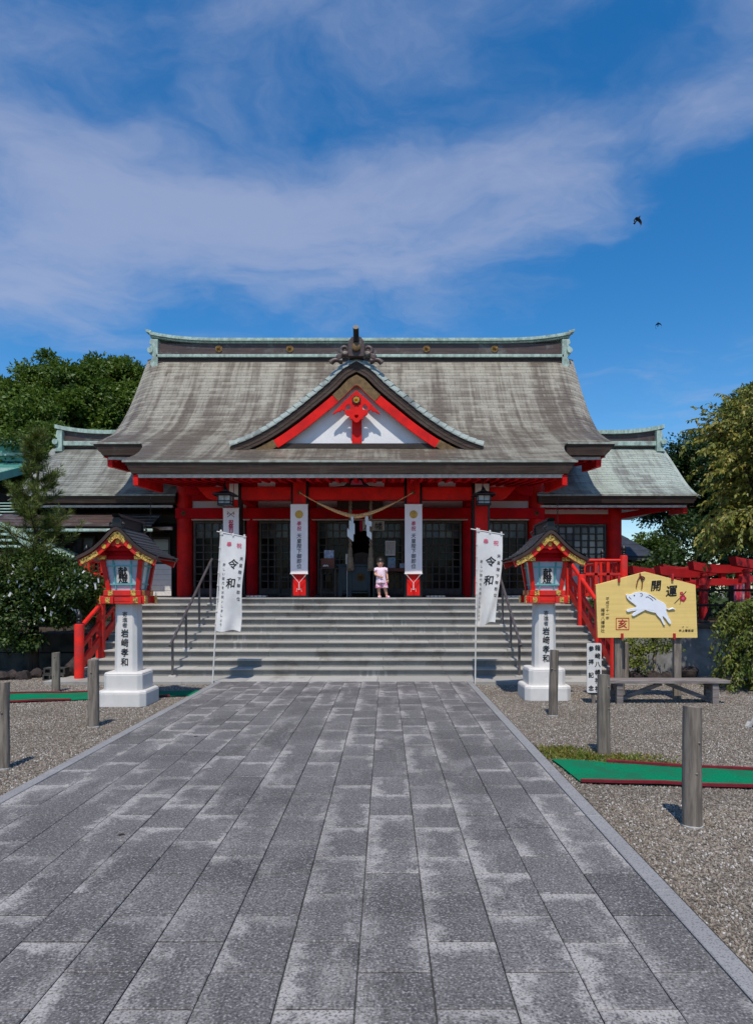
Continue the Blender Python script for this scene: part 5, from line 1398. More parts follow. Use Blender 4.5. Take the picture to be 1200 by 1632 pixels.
# ================================================================== upright flags
def flag(label, pb, pt, Y, surf, top_bar, mark):
    p0, p1 = Vector((px(pb[0], Y), Y, GZ)), at(pt[0], pt[1], Y)
    t = thing('upright_flag', label, 'flag', tuple(p0), 'tall white flags at the stair foot')
    obj('pole', MB().tube([p0, p1], [.014, .011], 10), 'white', t, smooth=50)
    obj('pole_cap', MB().lathe(tuple(p1), [(.016, -.02), (.018, .0), (.012, .018)], 10), 'white', t)
    a, b = at(top_bar[0], top_bar[1], Y), at(top_bar[2], top_bar[3], Y)
    obj('cross_bar', MB().tube([a, b], .009, 8), 'white', t, smooth=50)
    mb = MB(); mb.grid(lambda u, v: surf(u, v), 18, 44)
    mb2 = MB(); mb2.grid(lambda u, v: tuple(Vector(surf(u, v)) + Vector((0, .003, 0))), 18, 44); mb.add(mb2.v, mb2.f)
    obj('cloth', mb, 'paper', t, smooth=80)
    mb = MB()
    for v in (.0, .14, .27, .40, .53, .66, .80, .93):
        q = Vector(surf(0, v)); s_ = (q.z - p0.z) / (p1.z - p0.z); pp = p0.lerp(p1, s_); mb.b2(min(pp.x, q.x) - .012, max(pp.x, q.x) + .008, Y - .018, Y + .018, q.z - .014, q.z + .014)
    for u in (.06, .5, .95): q = Vector(surf(u, 0)); mb.b2(q.x - .014, q.x + .014, Y - .014, Y + .014, q.z - .01, q.z + .045)
    obj('loops', mb, 'white', t)
    H, Wd = 1.70, .43
    mp = lambda u, v: tuple(Vector(surf(min(max(u / Wd, 0), 1), min(max(v / H, 0), 1))) + Vector((0, -.004, 0)))
    fl = lambda items: [(c, u * Wd, v * H, s_, xs, sl) for c, u, v, s_, xs, sl in items]
    def L_(items, bold, m_):
        mb = MB()
        for c, u, v, s_, xs, sl in fl(items):
            vs, fs = glyph(c, bold); mb.add([lift(mp(u + (a + b * sl) * s_ * xs, v - (b + a * .04) * s_), q) for a, b, q in vs], fs)
        obj('lettering', mb, m_, t)
    L_([('奉', .34, .095, .095, .95, .05), ('祝', .74, .10, .095, .95, .05)], .016, 'pink')
    L_([('令', .55, .30, .19, .95, .05), ('和', .53, .50, .19, .95, .05)], .018, 'ink')
    L_([(c, .86, .235 + .071 * i, .068, .9, .05) for i, c in enumerate('天皇陛下御即位')], .012, 'ink')
    L_([(c, .19, .31 + .0475 * i, .058, .85, .05) for i, c in enumerate('新しい御代をお祝いしましょう')], .004, 'inkthin')
    return t
def surf_l(u, v):
    Y = 11.96
    x = (352.5 - 7.5 * v) + (39.5 - 2.0 * v + 1.2 * math.sin(v * 9)) * u; y = 851 + 5 * u + (154 - 4 * u + 1.5 * math.sin(u * 7)) * v
    yy = Y + .035 * math.sin(u * 5.0 + v * 4.0) * v + .02 * math.sin(u * 3 - v * 9 + 1) * v + .05 * max(0, v - .84) * math.sin(u * 11 + 1) * 3
    q = at(x, y, Y); return (q.x, yy, q.z)
flag('tall white flag with black characters beside the left steel handrail', (339, 1092), (352.5, 846), 11.96, surf_l, (346, 847, 393, 856), 0)
def surf_r(u, v):
    Y = 11.85
    w_ = 40 * (1 - .10 * v - .34 * max(0, v - .3) ** 1.5); x = (760.5 - 2.0 * v) + w_ * u + 1.0 * math.sin(v * 7) * u; y = 846 + 6 * u + (152 - 12 * u * (v ** 3) + 2 * math.sin(u * 6)) * v
    yy = Y + .10 * math.sin(u * 4.2 + .5) * v ** 1.3 + .05 * math.sin(u * 9 + v * 7) * max(0, v - .45) * 2
    q = at(x, y, Y); return (q.x, yy, q.z)
flag('tall white flag with curling lower edge beside the right steel handrail', (757, 1095), (760, 843), 11.85, surf_r, (750, 843, 803, 852), 1)

# ================================================================== votive board, bench, signs, posts
Y = 10.3
bl, br_ = px(949, Y), px(1110, Y); zb, zs, zp = pz(1016.5, Y), pz(932, Y), pz(911, Y)
t = thing('votive_board', 'large pale yellow votive board with a white running boar', 'votive board', ((bl + br_) / 2, Y, GZ))
mid = (bl + br_) / 2 - .02
B = obj('board', MB().plate([[(bl + .03, zb), (br_ + .01, zb), (br_ - .02, zs), (mid, zp), (bl - .0, zs)]], lambda u, v, d: (u, Y + d, v), .045), 'emawood', t, bevel=.004)
for x in (984, 1078): obj('leg', MB().bar((px(x, Y + .09), Y + .09, GZ), (px(x, Y + .09), Y + .09, zs), .11, .08, (0, 1, 0)), 'postwood', t, bevel=.008)
obj('leg', MB().bar((px(991, Y + .3), Y + .3, GZ), (px(991, Y + .3), Y + .3, .8), .07, .07, (0, 1, 0)), 'postwood', t, bevel=.008)
obj('rear_rail', MB().b2(bl + .3, br_ - .3, Y + .05, Y + .09, 1.2, 1.3), 'postwood', t)
for x, y, h in ((985.5, 923, .10), (1070.5, 920, .10), (990.5, 1014, .09), (1073.5, 1014, .09)):
    q = at(x, y, Y); obj('clip', MB().b2(q.x - .017, q.x + .017, Y - .028, Y + .07, q.z - h / 2, q.z + h / 2), 'clip', t, bevel=.005)
s_ = Y / F
def E2(x, y): return (px(940 + x * .15, Y), pz(900 + y * .15, Y))       # from the enlarged view of the board
boar = [(375, 318), (383, 312), (400, 320), (432, 316), (462, 298), (505, 288), (550, 289), (600, 302), (650, 326), (690, 356), (720, 376), (770, 400), (800, 430), (806, 462), (802, 490), (815, 530), (832, 566), (852, 600), (855, 622),
        (842, 632), (822, 612), (800, 578), (775, 552), (762, 548), (772, 585), (790, 625), (790, 642), (776, 640), (760, 610), (742, 575), (712, 545), (690, 512), (650, 505), (600, 490), (580, 482), (545, 500), (500, 525), (465, 545), (445, 545), (438, 532), (450, 515), (495, 488),
        (440, 492), (400, 503), (385, 498), (380, 484), (395, 472), (440, 463), (480, 452), (488, 440), (450, 410), (410, 380), (385, 352)]
bo = obj('boar_relief', MB().plate([[E2(*q) for q in boar]], lambda u, v, d: (u, Y - .022 + d, v), .018), 'boar', t, bevel=.003)
tail = MB().tube([(E2(800, 462)[0], Y - .012, E2(800, 462)[1]), (E2(830, 478)[0], Y - .012, E2(830, 478)[1]), (E2(868, 464)[0], Y - .012, E2(868, 464)[1]), (E2(900, 476)[0], Y - .012, E2(900, 476)[1])], [.007, .009, .016, .004], 7)
obj('tail', tail, 'boar', bo)
def stroke(mb, pts, r=.004, yy=-.0235):
    mb.tube([(E2(*q)[0], Y + yy, E2(*q)[1]) for q in pts], r, 5)
mb = MB(); stroke(mb, [(525, 305), (545, 308), (552, 320), (540, 334), (528, 332)]); stroke(mb, [(408, 340), (415, 352), (430, 366)]); stroke(mb, [(584, 345), (605, 340), (620, 348)]); stroke(mb, [(615, 320), (640, 332), (662, 350)]); stroke(mb, [(650, 345), (672, 352), (692, 372)]); stroke(mb, [(625, 352), (645, 365), (660, 382)])
q = E2(463, 327); mb.plate([circle(q[0], q[1], .010, 12)], lambda u, v, d: (u, Y - .026 + d, v), .004); obj('face_lines', mb, 'ink', bo)
fm = lambda u, v: (u, Y - .002, v)
def chars(lst, bold, m_, mat_, par):
    mb = MB()
    for c, x, y, size, xs, sl in lst:
        q = E2(x, y); vs, fs = glyph(c, bold); mb.add([lift(fm(q[0] + (a + b * sl) * size * xs, q[1] + (b + a * .06) * size), k) for a, b, k in vs], fs)
    obj('lettering', mb, mat_, par)
chars([('開', 698, 222, .17, .95, .10), ('運', 862, 280, .18, .95, .08)], .028, 0, 'ink', B)
chars([(c, 183, 362 + 41 * i, .055, 1, .05) for i, c in enumerate('平成三十一年')], .006, 0, 'ink', B)
chars([(c, 133, 482 + 44 * i, .060, 1, .05) for i, c in enumerate('箱﨑八幡神社')], .006, 0, 'ink', B)
chars([('さ', 985, 662, .030, 1, 0), ('い', 1030, 662, .030, 1, 0)], .01, 0, 'ink', B)
chars([(c, 955 + 32 * i, 700, .042, 1, 0) for i, c in enumerate('井上看板店')], .025, 0, 'ink', B)
mb = MB(); q0, q1 = E2(275, 690), E2(410, 568)
for (a, b, c, d) in ((q0[0], q0[1], q1[0], q0[1]), (q1[0], q0[1], q1[0], q1[1]), (q1[0], q1[1], q0[0], q1[1]), (q0[0], q1[1], q0[0], q0[1])): mb.bar((a, Y - .001, b), (c, Y - .001, d), .004, .011, (0, 0, 1) if b == d else (1, 0, 0))
qc = E2(343, 628); vs, fs = glyph('亥', .02); mb.add([lift(fm(qc[0] + a * .15, qc[1] + b * .14), k) for a, b, k in vs], fs); obj('seal', mb, 'clip', B)
mb = MB(); stroke(mb, [(1018, 282), (985, 320), (940, 365), (895, 410)], .005, -.003); stroke(mb, [(985, 335), (962, 380), (950, 425)], .003, -.003); obj('plum_twig', mb, 'ink', B)
mb = MB()
for x, y, r in ((983, 357, .047), (969, 304, .024)):
    q = E2(x, y); mb.plate([[(q[0] + r * (1 + .12 * math.cos(5 * a)) * math.cos(a), q[1] + r * (1 + .12 * math.cos(5 * a)) * math.sin(a)) for a in [i * math.pi / 20 for i in range(40)]]], lambda u, v, d: (u, Y - .004 - d, v), .003)
fl_ = obj('plum_flower', mb, 'clip', B)
mb = MB()
for x, y, r in ((983, 357, .022), (969, 304, .011)): q = E2(x, y); mb.plate([circle(q[0], q[1], r, 14)], lambda u, v, d: (u, Y - .0075 - d, v), .003)
obj('flower_centre', mb, 'pink', fl_)
mb = MB()
for pts in ([(526, 90), (525, 125), (500, 170), (487, 240)], [(530, 100), (530, 125), (552, 180), (545, 255)], [(528, 125), (560, 128), (578, 140), (565, 160), (540, 135)], [(520, 125), (545, 120)]): mb.tube([(E2(*q)[0], Y - .012, E2(*q)[1]) for q in pts], .008, 6)
obj('cord', mb, 'browncase', t)

# bench
t = thing('wooden_bench', 'long weathered plank bench below the votive board', 'bench', (4.75, 10.0, GZ))
zt_ = .29
for i in range(3):
    y = 9.86 + i * .115; obj('seat_plank', MB().b2(3.86 + R.uniform(-.01, .01), 5.60 + R.uniform(-.02, .02), y, y + .107, zt_ - .045 + R.uniform(-.003, .003), zt_), 'bench', t, bevel=.004)
for x in (4.05, 5.42):
    for y in (9.92, 10.14): obj('leg', MB().b2(x - .045, x + .045, y - .035, y + .035, GZ, zt_ - .047), 'bench', t, bevel=.004)
    obj('cross_piece', MB().b2(x - .03, x + .03, 9.955, 10.105, zt_ - .15, zt_ - .05), 'bench', t)
obj('brace', MB().bar((4.10, 10.03, .0), (4.70, 10.03, zt_ - .06), .03, .06), 'bench', t); obj('brace', MB().bar((5.37, 10.03, .0), (4.77, 10.03, zt_ - .06), .03, .06), 'bench', t)

# white sign on a stake
Y = 9.95; a, b = at(935, 1104, Y), at(958, 1025, Y)
t = thing('signboard', 'narrow white upright sign with black characters left of the bench', 'sign', ((a.x + b.x) / 2, Y, GZ))
w_ = b.x - a.x; h = b.z - a.z
rr = .02; out = []
for cx_, cz_, a0 in ((w_ - rr, rr, -90), (w_ - rr, h - rr, 0), (rr, h - rr, 90), (rr, rr, 180)):
    for k in range(5): an = rad(a0 + 90 * k / 4); out.append((cx_ + rr * math.cos(an), cz_ + rr * math.sin(an)))
bd = obj('board', MB().plate([out], lambda u, v, d: (a.x + u, Y + d, a.z + v), .02), 'white', t)
obj('stake', MB().b2((a.x + b.x) / 2 - .022, (a.x + b.x) / 2 + .022, Y + .021, Y + .06, GZ, b.z - .05), 'postwood', t)
mp = lambda u, v: (a.x + u, Y - .002, a.z + v)
obj('lettering', letters(column('箱﨑八幡神社', w_ * .73, h * .905, h * .08, .088, .95), mp, .03), 'ink', bd)
obj('lettering', letters(column('参拝記念', w_ * .28, h * .89, h * .09, .082, .95), mp, .03), 'ink', bd)

# log bollards
def bollard(x, yb, yt, w_, label, foot=True, lean=0.0, z0=GZ):
    Y = F * (EYE - z0) / (yb - 943); c = (px(x, Y), Y); zt_ = pz(yt, Y); r = w_ * Y / F / 2
    t = thing('log_bollard', label, 'bollard', (c[0], c[1], z0), 'wooden log bollards along the path')
    rr_ = random.Random(int(x)); mb = MB(); pts, rs = [], []
    ph = rr_.uniform(0, 6)
    n = 20; k = 12; vs = []
    for i in range(k + 1):
        z = z0 + (zt_ - z0) * i / k
        for j in range(n):
            an = 2 * math.pi * j / n; q = r * (1 + .035 * math.sin(an * 3 + ph + i * .25) + .02 * math.sin(an * 7 + i * .6 + ph) + rr_.uniform(-.01, .01)) * (1.04 - .06 * i / k)
            vs.append((c[0] + q * math.cos(an) + lean * (z - z0), c[1] + q * math.sin(an), z + (.006 * math.sin(an + ph) if i == k else 0)))
    fs = [(i * n + j, i * n + (j + 1) % n, (i + 1) * n + (j + 1) % n, (i + 1) * n + j) for i in range(k) for j in range(n)]
    o = k * n; vs += [(c[0] + lean * (zt_ - z0), c[1], zt_ + .004)]; ci = len(vs) - 1; fs += [(o + j, o + (j + 1) % n, ci) for j in range(n)]
    mb.add(vs, fs); lg = obj('log', mb, 'postwood', t, smooth=50)
    if foot: obj('footing', MB().lathe((c[0], c[1], z0), [(r * 1.12, -.05), (r * 1.12, .012), (r * 1.0, .018)], 20), 'footing', t)
    mb = MB(); mb.v = []
    for q in range(2):
        zk = z0 + (zt_ - z0) * rr_.uniform(.4, .9); an = rr_.uniform(-2.3, -.8); cc = (c[0] + r * .96 * math.cos(an), c[1] + r * .96 * math.sin(an), zk)
        mb.lathe(cc, [(.006, -.009), (.012, 0), (.006, .009)], 8)
    obj('knot', mb, 'postwood', lg)
bollard(7, 1226, 1088, 17, 'grey log bollard cut by the left picture edge')
bollard(149.5, 1159, 1051, 17, 'grey log bollard in front of the left white pedestal')
bollard(90, 1103, 1040, 12.5, 'short grey log bollard near the left railing newel')
bollard(881, 1141, 1036, 14, 'slim grey log bollard beside the right white pedestal', lean=.02)
bollard(961.5, 1203, 1075, 20, 'grey log bollard partly covering the white upright sign')
bollard(1102.5, 1317, 1126, 29, 'thickest grey log bollard standing by the green mat')
bollard(993, 1086, 1024, 16, 'dark log post standing behind the votive board legs', False)

# green artificial turf strips with red edging
def mat_strip(A, B, C, D, label, edges):
    t = thing('turf_mat', label, 'mat', tuple((Vector(A) + Vector(C)) / 2), 'green artificial turf mats')
    n = 24
    def S(u, v): p_ = Vector(A).lerp(Vector(B), u).lerp(Vector(D).lerp(Vector(C), u), v); p_.z += .004 * math.sin(u * 19 + v * 5) + .003 * math.sin(u * 41); return p_
    mb = MB(); mb.grid(lambda u, v: S(u, v), n, 6); k = len(mb.v); o2 = [(x, y, z - .012) for x, y, z in mb.v]
    base = list(mb.f); mb.add(o2, base)
    obj('turf', mb, 'turf', t)
    for u0, u1, v in edges:
        pts = [S(u0 + (u1 - u0) * i / 10, v) + Vector((0, 0, .012)) for i in range(11)]; m2 = MB()
        for p_, q in zip(pts, pts[1:]): m2.bar(p_, q, .035, .022)
        obj('edging', m2, 'turfedge', t)
g = lambda x, y: (px(x, F * (EYE - GZ) / (y - 943)), F * (EYE - GZ) / (y - 943), GZ + .022)
A, B = g(878, 1213), g(1200, 1232); D, C = g(926, 1250), g(1200, 1259)
B = tuple(Vector(A) + (Vector(B) - Vector(A)) * 2.4); C = tuple(Vector(D) + (Vector(C) - Vector(D)) * 2.4)
mat_strip(A, B, C, D, 'green turf mat with red edging beside the thick log bollard', [(.12, 1, .0), (.0, 1, .985)])
B, A = g(325, 1102), g(0, 1108); C, D = g(303, 1110.5), g(0, 1122)
A = tuple(Vector(B) + (Vector(A) - Vector(B)) * 1.6); D = tuple(Vector(C) + (Vector(D) - Vector(C)) * 1.6)
mat_strip(A, B, C, D, 'green turf mat with red edging in front of the left railing', [(.0, .72, .0), (.0, .60, 1.0), (.74, .93, 1.0)])

# little steel foot at the right picture edge
t = thing('metal_stand', 'grey metal stand foot at the right edge of the gravel', 'stand', (px(1203, 8.3), 8.3, GZ))
obj('frame', MB().bar((px(1194, 8.2), 8.2, GZ + .01), (px(1216, 8.2), 8.25, GZ + .30), .025, .025).bar((px(1190, 8.2), 8.2, GZ + .012), (px(1215, 8.2), 8.5, GZ + .012), .05, .025), 'footing', t)

# ================================================================== right side: wall, fence, small torii
t = thing('concrete_wall', 'grey concrete retaining wall behind the votive board', 'wall', (7, 13.4, GZ))
obj('wall_body', MB().b2(5.15, 16, 13.3, 13.55, -.2, .86), 'concrete', t, bevel=.01)
obj('sill_beam', MB().b2(5.15, 16, 13.25, 13.5, .862, .95), 'sillwood', t, bevel=.01)
t = thing('wooden_fence', 'dark rail fence standing on the concrete wall', 'fence', (7, 13.45, .95))
for x in (5.3, 6.35, 7.42, 8.5, 9.6): obj('post', MB().b2(x - .035, x + .035, 13.42, 13.49, .95, 1.68), 'fencewood', t)
for z, dz in ((1.58, .035), (1.29, .03)): obj('rail', MB().bar((5.2, 13.40, z), (11, 13.40, z + .02), .04, .045), 'fencewood', t)
obj('brace', MB().bar((6.2, 13.36, 1.10), (6.95, 13.36, .97), .05, .05), 'sillwood', t); obj('brace', MB().bar((6.88, 13.40, .96), (7.0, 13.40, 1.25), .05, .05), 'fencewood', t)
def torii(x, y, zt_, w_, rz, label, proto=None):
    t = thing('small_torii', label, 'torii', (0, 0, 0), 'row of small red torii gates')
    h = zt_ - .86
    for sx in (-1, 1):
        o = obj('pillar', MB().lathe((sx * w_ * .36, 0, 0), [(.075, 0), (.07, h - .16)], 16), 'torii', t, smooth=40); obj('collar', MB().lathe((sx * w_ * .36, 0, h - .22), [(.095, 0), (.095, .04)], 16), 'torii', o)
    obj('lintel_beam', MB().b2(-w_ * .5, w_ * .5, -.05, .05, h * .66, h * .66 + .15), 'torii', t, bevel=.006)
    def top(u, v):
        x = -w_ * .62 + 1.24 * w_ * u; c = .07 * (2 * u - 1) ** 2
        k = [(-.085, h - .16), (-.10, h + .02), (.10, h + .02), (.085, h - .16), (-.085, h - .16)][round(v * 4)]
        return (x * (1 + .06 * (v in (.25, .5))), k[0], k[1] + c)
    mb = MB(); mb.grid(top, 16, 4); mb.f += [(0, 1, 2, 3), tuple(16 * 5 + i for i in range(4))]; obj('top_beam', mb, 'torii', t)
    obj('centre_strut', MB().b2(-.06, .06, -.045, .045, h * .66 + .15, h - .15), 'torii', t)
    t.location = (x, y, .86); t.rotation_euler = (0, 0, rz); return t
for i, (x, y, zt_, w_, rz, lab) in enumerate(((7.25, 16.5, 2.08, 1.25, .25, 'small red torii rising just beyond the votive board corner'), (7.35, 15.3, 2.03, 1.2, .3, 'small red torii with a pillar left of the red cloth banner'),
        (8.0, 15.0, 2.12, 1.25, .25, 'small red torii directly over the red cloth banner'), (8.75, 14.7, 2.2, 1.3, .3, 'tallest small red torii at the right picture edge'), (8.3, 17.4, 2.15, 1.2, .25, 'small red torii farthest back in the row, mostly hidden by the others'))):
    torii(x, y, zt_, w_, rz, lab)
t = thing('cloth_banner', 'faded red cloth banner hanging among the small torii', 'banner', (7.9, 14.3, .9))
q0 = (px(1163, 14.2), px(1182, 14.2))
mb = MB(); mb.grid(lambda u, v: (q0[0] + (q0[1] - q0[0]) * u, 14.2 + .04 * math.sin(u * 12), .92 + (pz(932, 14.2) - .92) * v), 14, 4); obj('cloth', mb, 'redcloth', t, smooth=80)
obj('pole', MB().tube([(q0[1] + .03, 14.2, .86), (q0[1] + .03, 14.2, pz(930, 14.2))], .014, 8), 'white', t)

# ================================================================== left side: stone wall, rocks, blocks
t = thing('stone_wall', 'dark stone block wall behind the pine trunk', 'wall', (-8, 14.3, 0))
for z0, z1 in ((-.1, .30), (.31, .71)):
    for a, b in run(-13, -5.05, (.62, .8, .95, .7)): stone('stone_block', ((a + b) / 2, 14.42 + R.uniform(-.02, .02), (z0 + z1) / 2), (round(b - a, 2) - .012, .34, z1 - z0 - .012), 'darkstone', t, .02, (R.uniform(-.01, .01), 0, R.uniform(-.01, .01)))
def rock_mesh(rx, ry, rz_, seed):
    rr_ = random.Random(seed); mb = MB(); n, k = 10, 6; ph = [rr_.uniform(0, 6) for _ in range(6)]
    mb.lathe((0, 0, 0), [(math.sin(math.pi * (i + .3) / (k + .6)), -math.cos(math.pi * (i + .3) / (k + .6))) for i in range(k + 1)], n)
    mb.v = [(x * rx * (1 + .18 * math.sin(z * 3 + ph[0]) + .12 * math.sin(y * 5 + ph[1]) + rr_.uniform(-.07, .07)), y * ry * (1 + .15 * math.sin(x * 4 + ph[2]) + rr_.uniform(-.07, .07)), z * rz_ * (1 + .16 * math.sin(x * 3 + y * 4 + ph[3]))) for x, y, z in mb.v]
    return mb
def rock(x, y, z, rx, ry, rz_, label, seed):
    mb = rock_mesh(rx, ry, rz_, seed); mb.v = [(a + x, b + y, c + z) for a, b, c in mb.v]
    single('rock', mb, 'rock', label, 'rock', 'dark rocks edging the planting beds', smooth=35)
for i, (x, y, lab) in enumerate(((4, 1079, 'dark rock at the left end of the bed edging'), (20, 1078, 'dark rock second from the left picture edge in the bed edging'), (38, 1078, 'dark flat rock in the middle of the left bed edging'), (60, 1075, 'dark rock next to the grey hollow blocks'))):
    Y_ = F * (EYE - GZ) / (y + 5 - 943); rock(px(x, Y_), Y_, GZ + .06, .145, .12, .11, lab, i + 3)
rock(px(112, 12.9), 13.05, .08, .14, .2, .22, 'rounded dark rock behind the left railing newel', 12)
for i, (x, y, rx, lab) in enumerate(((1012, 1078, .18, 'dark rock between the votive board legs, left'), (1040, 1079, .17, 'dark rock below the pale stemmed shrub'), (1098, 1072, .16, 'dark rock right of the votive board leg'), (1062, 1081, .12, 'small dark rock close to the right votive board leg'))):
    Y_ = 12.6; rock(px(x, Y_), Y_, pz(y, Y_) - .03, rx, .16, .14, lab, i + 20)
def cinder(x, y, z, label):
    t = thing('hollow_block', label, 'block', (x, y, z), 'hollow concrete blocks by the left bollard'); w_, h, d = .39, .115, .19
    mb = MB(); mb.b2(x, x + w_, y, y + d, z, z + .024).b2(x, x + w_, y, y + d, z + h - .024, z + h)
    for k in range(4): xa = x + (w_ - .03) * k / 3; mb.b2(xa, xa + .03, y, y + d, z + .024, z + h - .024)
    mb.b2(x + .03, x + w_ - .03, y + d * .5, y + d * .55, z + .024, z + h - .024); obj('block_body', mb, 'darkstone', t)
yb = 12.55
cinder(px(68, yb), yb, GZ, 'hollow concrete block, lower of the two by the short bollard'); cinder(px(68, yb) + .02, yb, GZ + .117, 'hollow concrete block, upper of the two by the short bollard')


# ================================================================== other buildings
def slab(mb, A, B, C, D, th):
    vs = [Vector(q) for q in (A, B, C, D)]; vs2 = [q - Vector((0, 0, th)) for q in vs]
    return mb.add(vs + vs2, [(0, 1, 2, 3), (7, 6, 5, 4), (0, 4, 5, 1), (1, 5, 6, 2), (2, 6, 7, 3), (3, 7, 4, 0)])
t = thing('green_roofed_house', 'house with teal green metal roof at far left', 'house', (-18, 26, .7))
rx1 = -13.95; zr = pz(738, 29)
rfA = obj('roof', slab(MB(), (-26, 24.5, zr - 1.44), (rx1, 24.5, zr - 1.44), (rx1, 29, zr), (-26, 29, zr), .12), 'darkwood', t)
obj('back_slope', slab(MB(), (-26, 29, zr), (rx1, 29, zr), (rx1, 33.5, zr - 1.44), (-26, 33.5, zr - 1.44), .12), 'tealroof', rfA)
for i in range(20):
    u0, u1 = i / 20, (i + 1) / 20; ya, yb2 = 24.4 + 4.6 * u0, 24.4 + 4.6 * u1; za, zb2 = zr - 1.47 + 1.47 * u0, zr - 1.47 + 1.47 * u1
    obj('metal_course', slab(MB(), (-26, ya, za + .06), (rx1 + .05, ya, za + .06), (rx1 + .05, yb2, zb2 - .03), (-26, yb2, zb2 - .03), .03), 'paleroof' if i < 13 else 'tealroof', rfA)
obj('ridge', MB().b2(-26, rx1 + .1, 28.75, 29.25, zr + .02, zr + .70), 'tealroof', t); obj('ridge_cap', MB().b2(-26, rx1 + .2, 28.6, 29.4, zr + .70, zr + .98), 'paleroof', t, bevel=.05); obj('ridge_cap', MB().b2(-26, rx1 + .15, 28.62, 29.38, zr + .24, zr + .36), 'paleroof', t)
obj('verge_board', MB().bar((rx1 + .08, 24.4, zr - 1.58), (rx1 + .08, 29, zr - .12), .1, .30), 'tealroof', t)
hw = obj('wall', MB().b2(-25.5, -14.9, 25.2, 32, .7, zr - 1.4), 'interior', t)
for x in (-24.5, -22.4, -20.3, -18.2, -16.1): f_ = obj('window', MB().b2(x - .75, x + .75, 25.14, 25.2, 2.4, 4.1), 'greywhite', t); obj('pane', MB().b2(x - .68, x + .68, 25.12, 25.14, 2.47, 4.03), 'glass', f_)
lr = obj('lower_roof', slab(MB(), (-26, 22.9, 3.75), (-11.8, 22.9, 3.75), (-12.4, 25.1, 4.75), (-26, 25.1, 4.75), .1), 'darkwood', t)
for i in range(7):
    u0, u1 = i / 7, (i + 1) / 7
    obj('metal_course', slab(MB(), (-26, 22.85 + 2.25 * u0, 3.80 + 1.0 * u0 + .10), (-11.75 - .6 * u0, 22.85 + 2.25 * u0, 3.80 + 1.0 * u0 + .10), (-11.75 - .6 * u1, 22.85 + 2.25 * u1, 3.80 + 1.0 * u1), (-26, 22.85 + 2.25 * u1, 3.80 + 1.0 * u1), .03), 'paleroof', lr)
t = thing('green_pavilion', 'low pavilion with pale green slatted roof behind the left shrubs', 'pavilion', (-10, 17, .7))
zA = 2.46
pr = obj('roof', slab(MB(), (-13, 15.9, zA + .1), (-7.5, 15.9, zA - .02), (-9.4, 17.6, zA + 1.0), (-13, 17.6, zA + 1.05), .06), 'darkwood', t)
for i in range(6):
    u0, u1 = i / 6, (i + 1) / 6; f_ = lambda u: (-7.45 - 1.95 * u, 15.85 + 1.75 * u, zA + .03 + 1.0 * u)
    p0, p1 = f_(u0), f_(u1)
    obj('roof_slat', slab(MB(), (-13, p0[1], p0[2] + .20), (p0[0], p0[1], p0[2] + .10), (p1[0], p1[1], p1[2] - .01), (-13, p1[1], p1[2] + .04), .025), 'paleroof', pr)
obj('side_slope', slab(MB(), (-7.5, 15.9, zA), (-7.5, 19.3, zA), (-9.4, 17.6, zA + 1.0), (-9.41, 17.6, zA + 1.0), .05), 'paleroof', pr)
for x in (-12.4, -8.2):
    for y in (16.4, 18.8): obj('post', MB().b2(x - .08, x + .08, y - .08, y + .08, .7, zA), 'fencewood', t)
t = thing('outbuilding', 'small dark slate roofed outbuilding beside the right hall', 'outbuilding', (9.5, 24, .86))
x0, x1 = 8.6, px(1043, 24)
obj('wall', MB().b2(x0, x1 - .7, 24.3, 27, .86, 2.9), 'interior', t)
ro = obj('roof', slab(MB(), (x0, 23.6, 2.75), (x1, 23.6, 2.75), (x1 - 1.3, 26, 4.1), (x0, 26, 4.1), .10), 'slate', t, bevel=.01)
for i in range(6):
    u0, u1 = i / 6, (i + 1) / 6; obj('roof_course', slab(MB(), (x0, 23.57 + 2.4 * u0, 2.79 + 1.35 * u0), (x1 - 1.3 * u0 + .02, 23.57 + 2.4 * u0, 2.79 + 1.35 * u0), (x1 - 1.3 * u1 + .02, 23.57 + 2.4 * u1, 2.775 + 1.35 * u1), (x0, 23.57 + 2.4 * u1, 2.775 + 1.35 * u1), .02), 'slate', ro)
obj('ridge', MB().b2(x0, x1 - 1.15, 25.9, 26.1, 4.08, 4.25), 'slate', t); obj('side_slope', slab(MB(), (x1, 23.6, 2.75), (x1, 28.4, 2.75), (x1 - 1.3, 26, 4.1), (x1 - 1.31, 26, 4.1), .08), 'slate', t)
obj('window', MB().b2(x0 + .2, x1 - 1.0, 24.22, 24.29, 2.2, 2.55), 'greywhite', t)

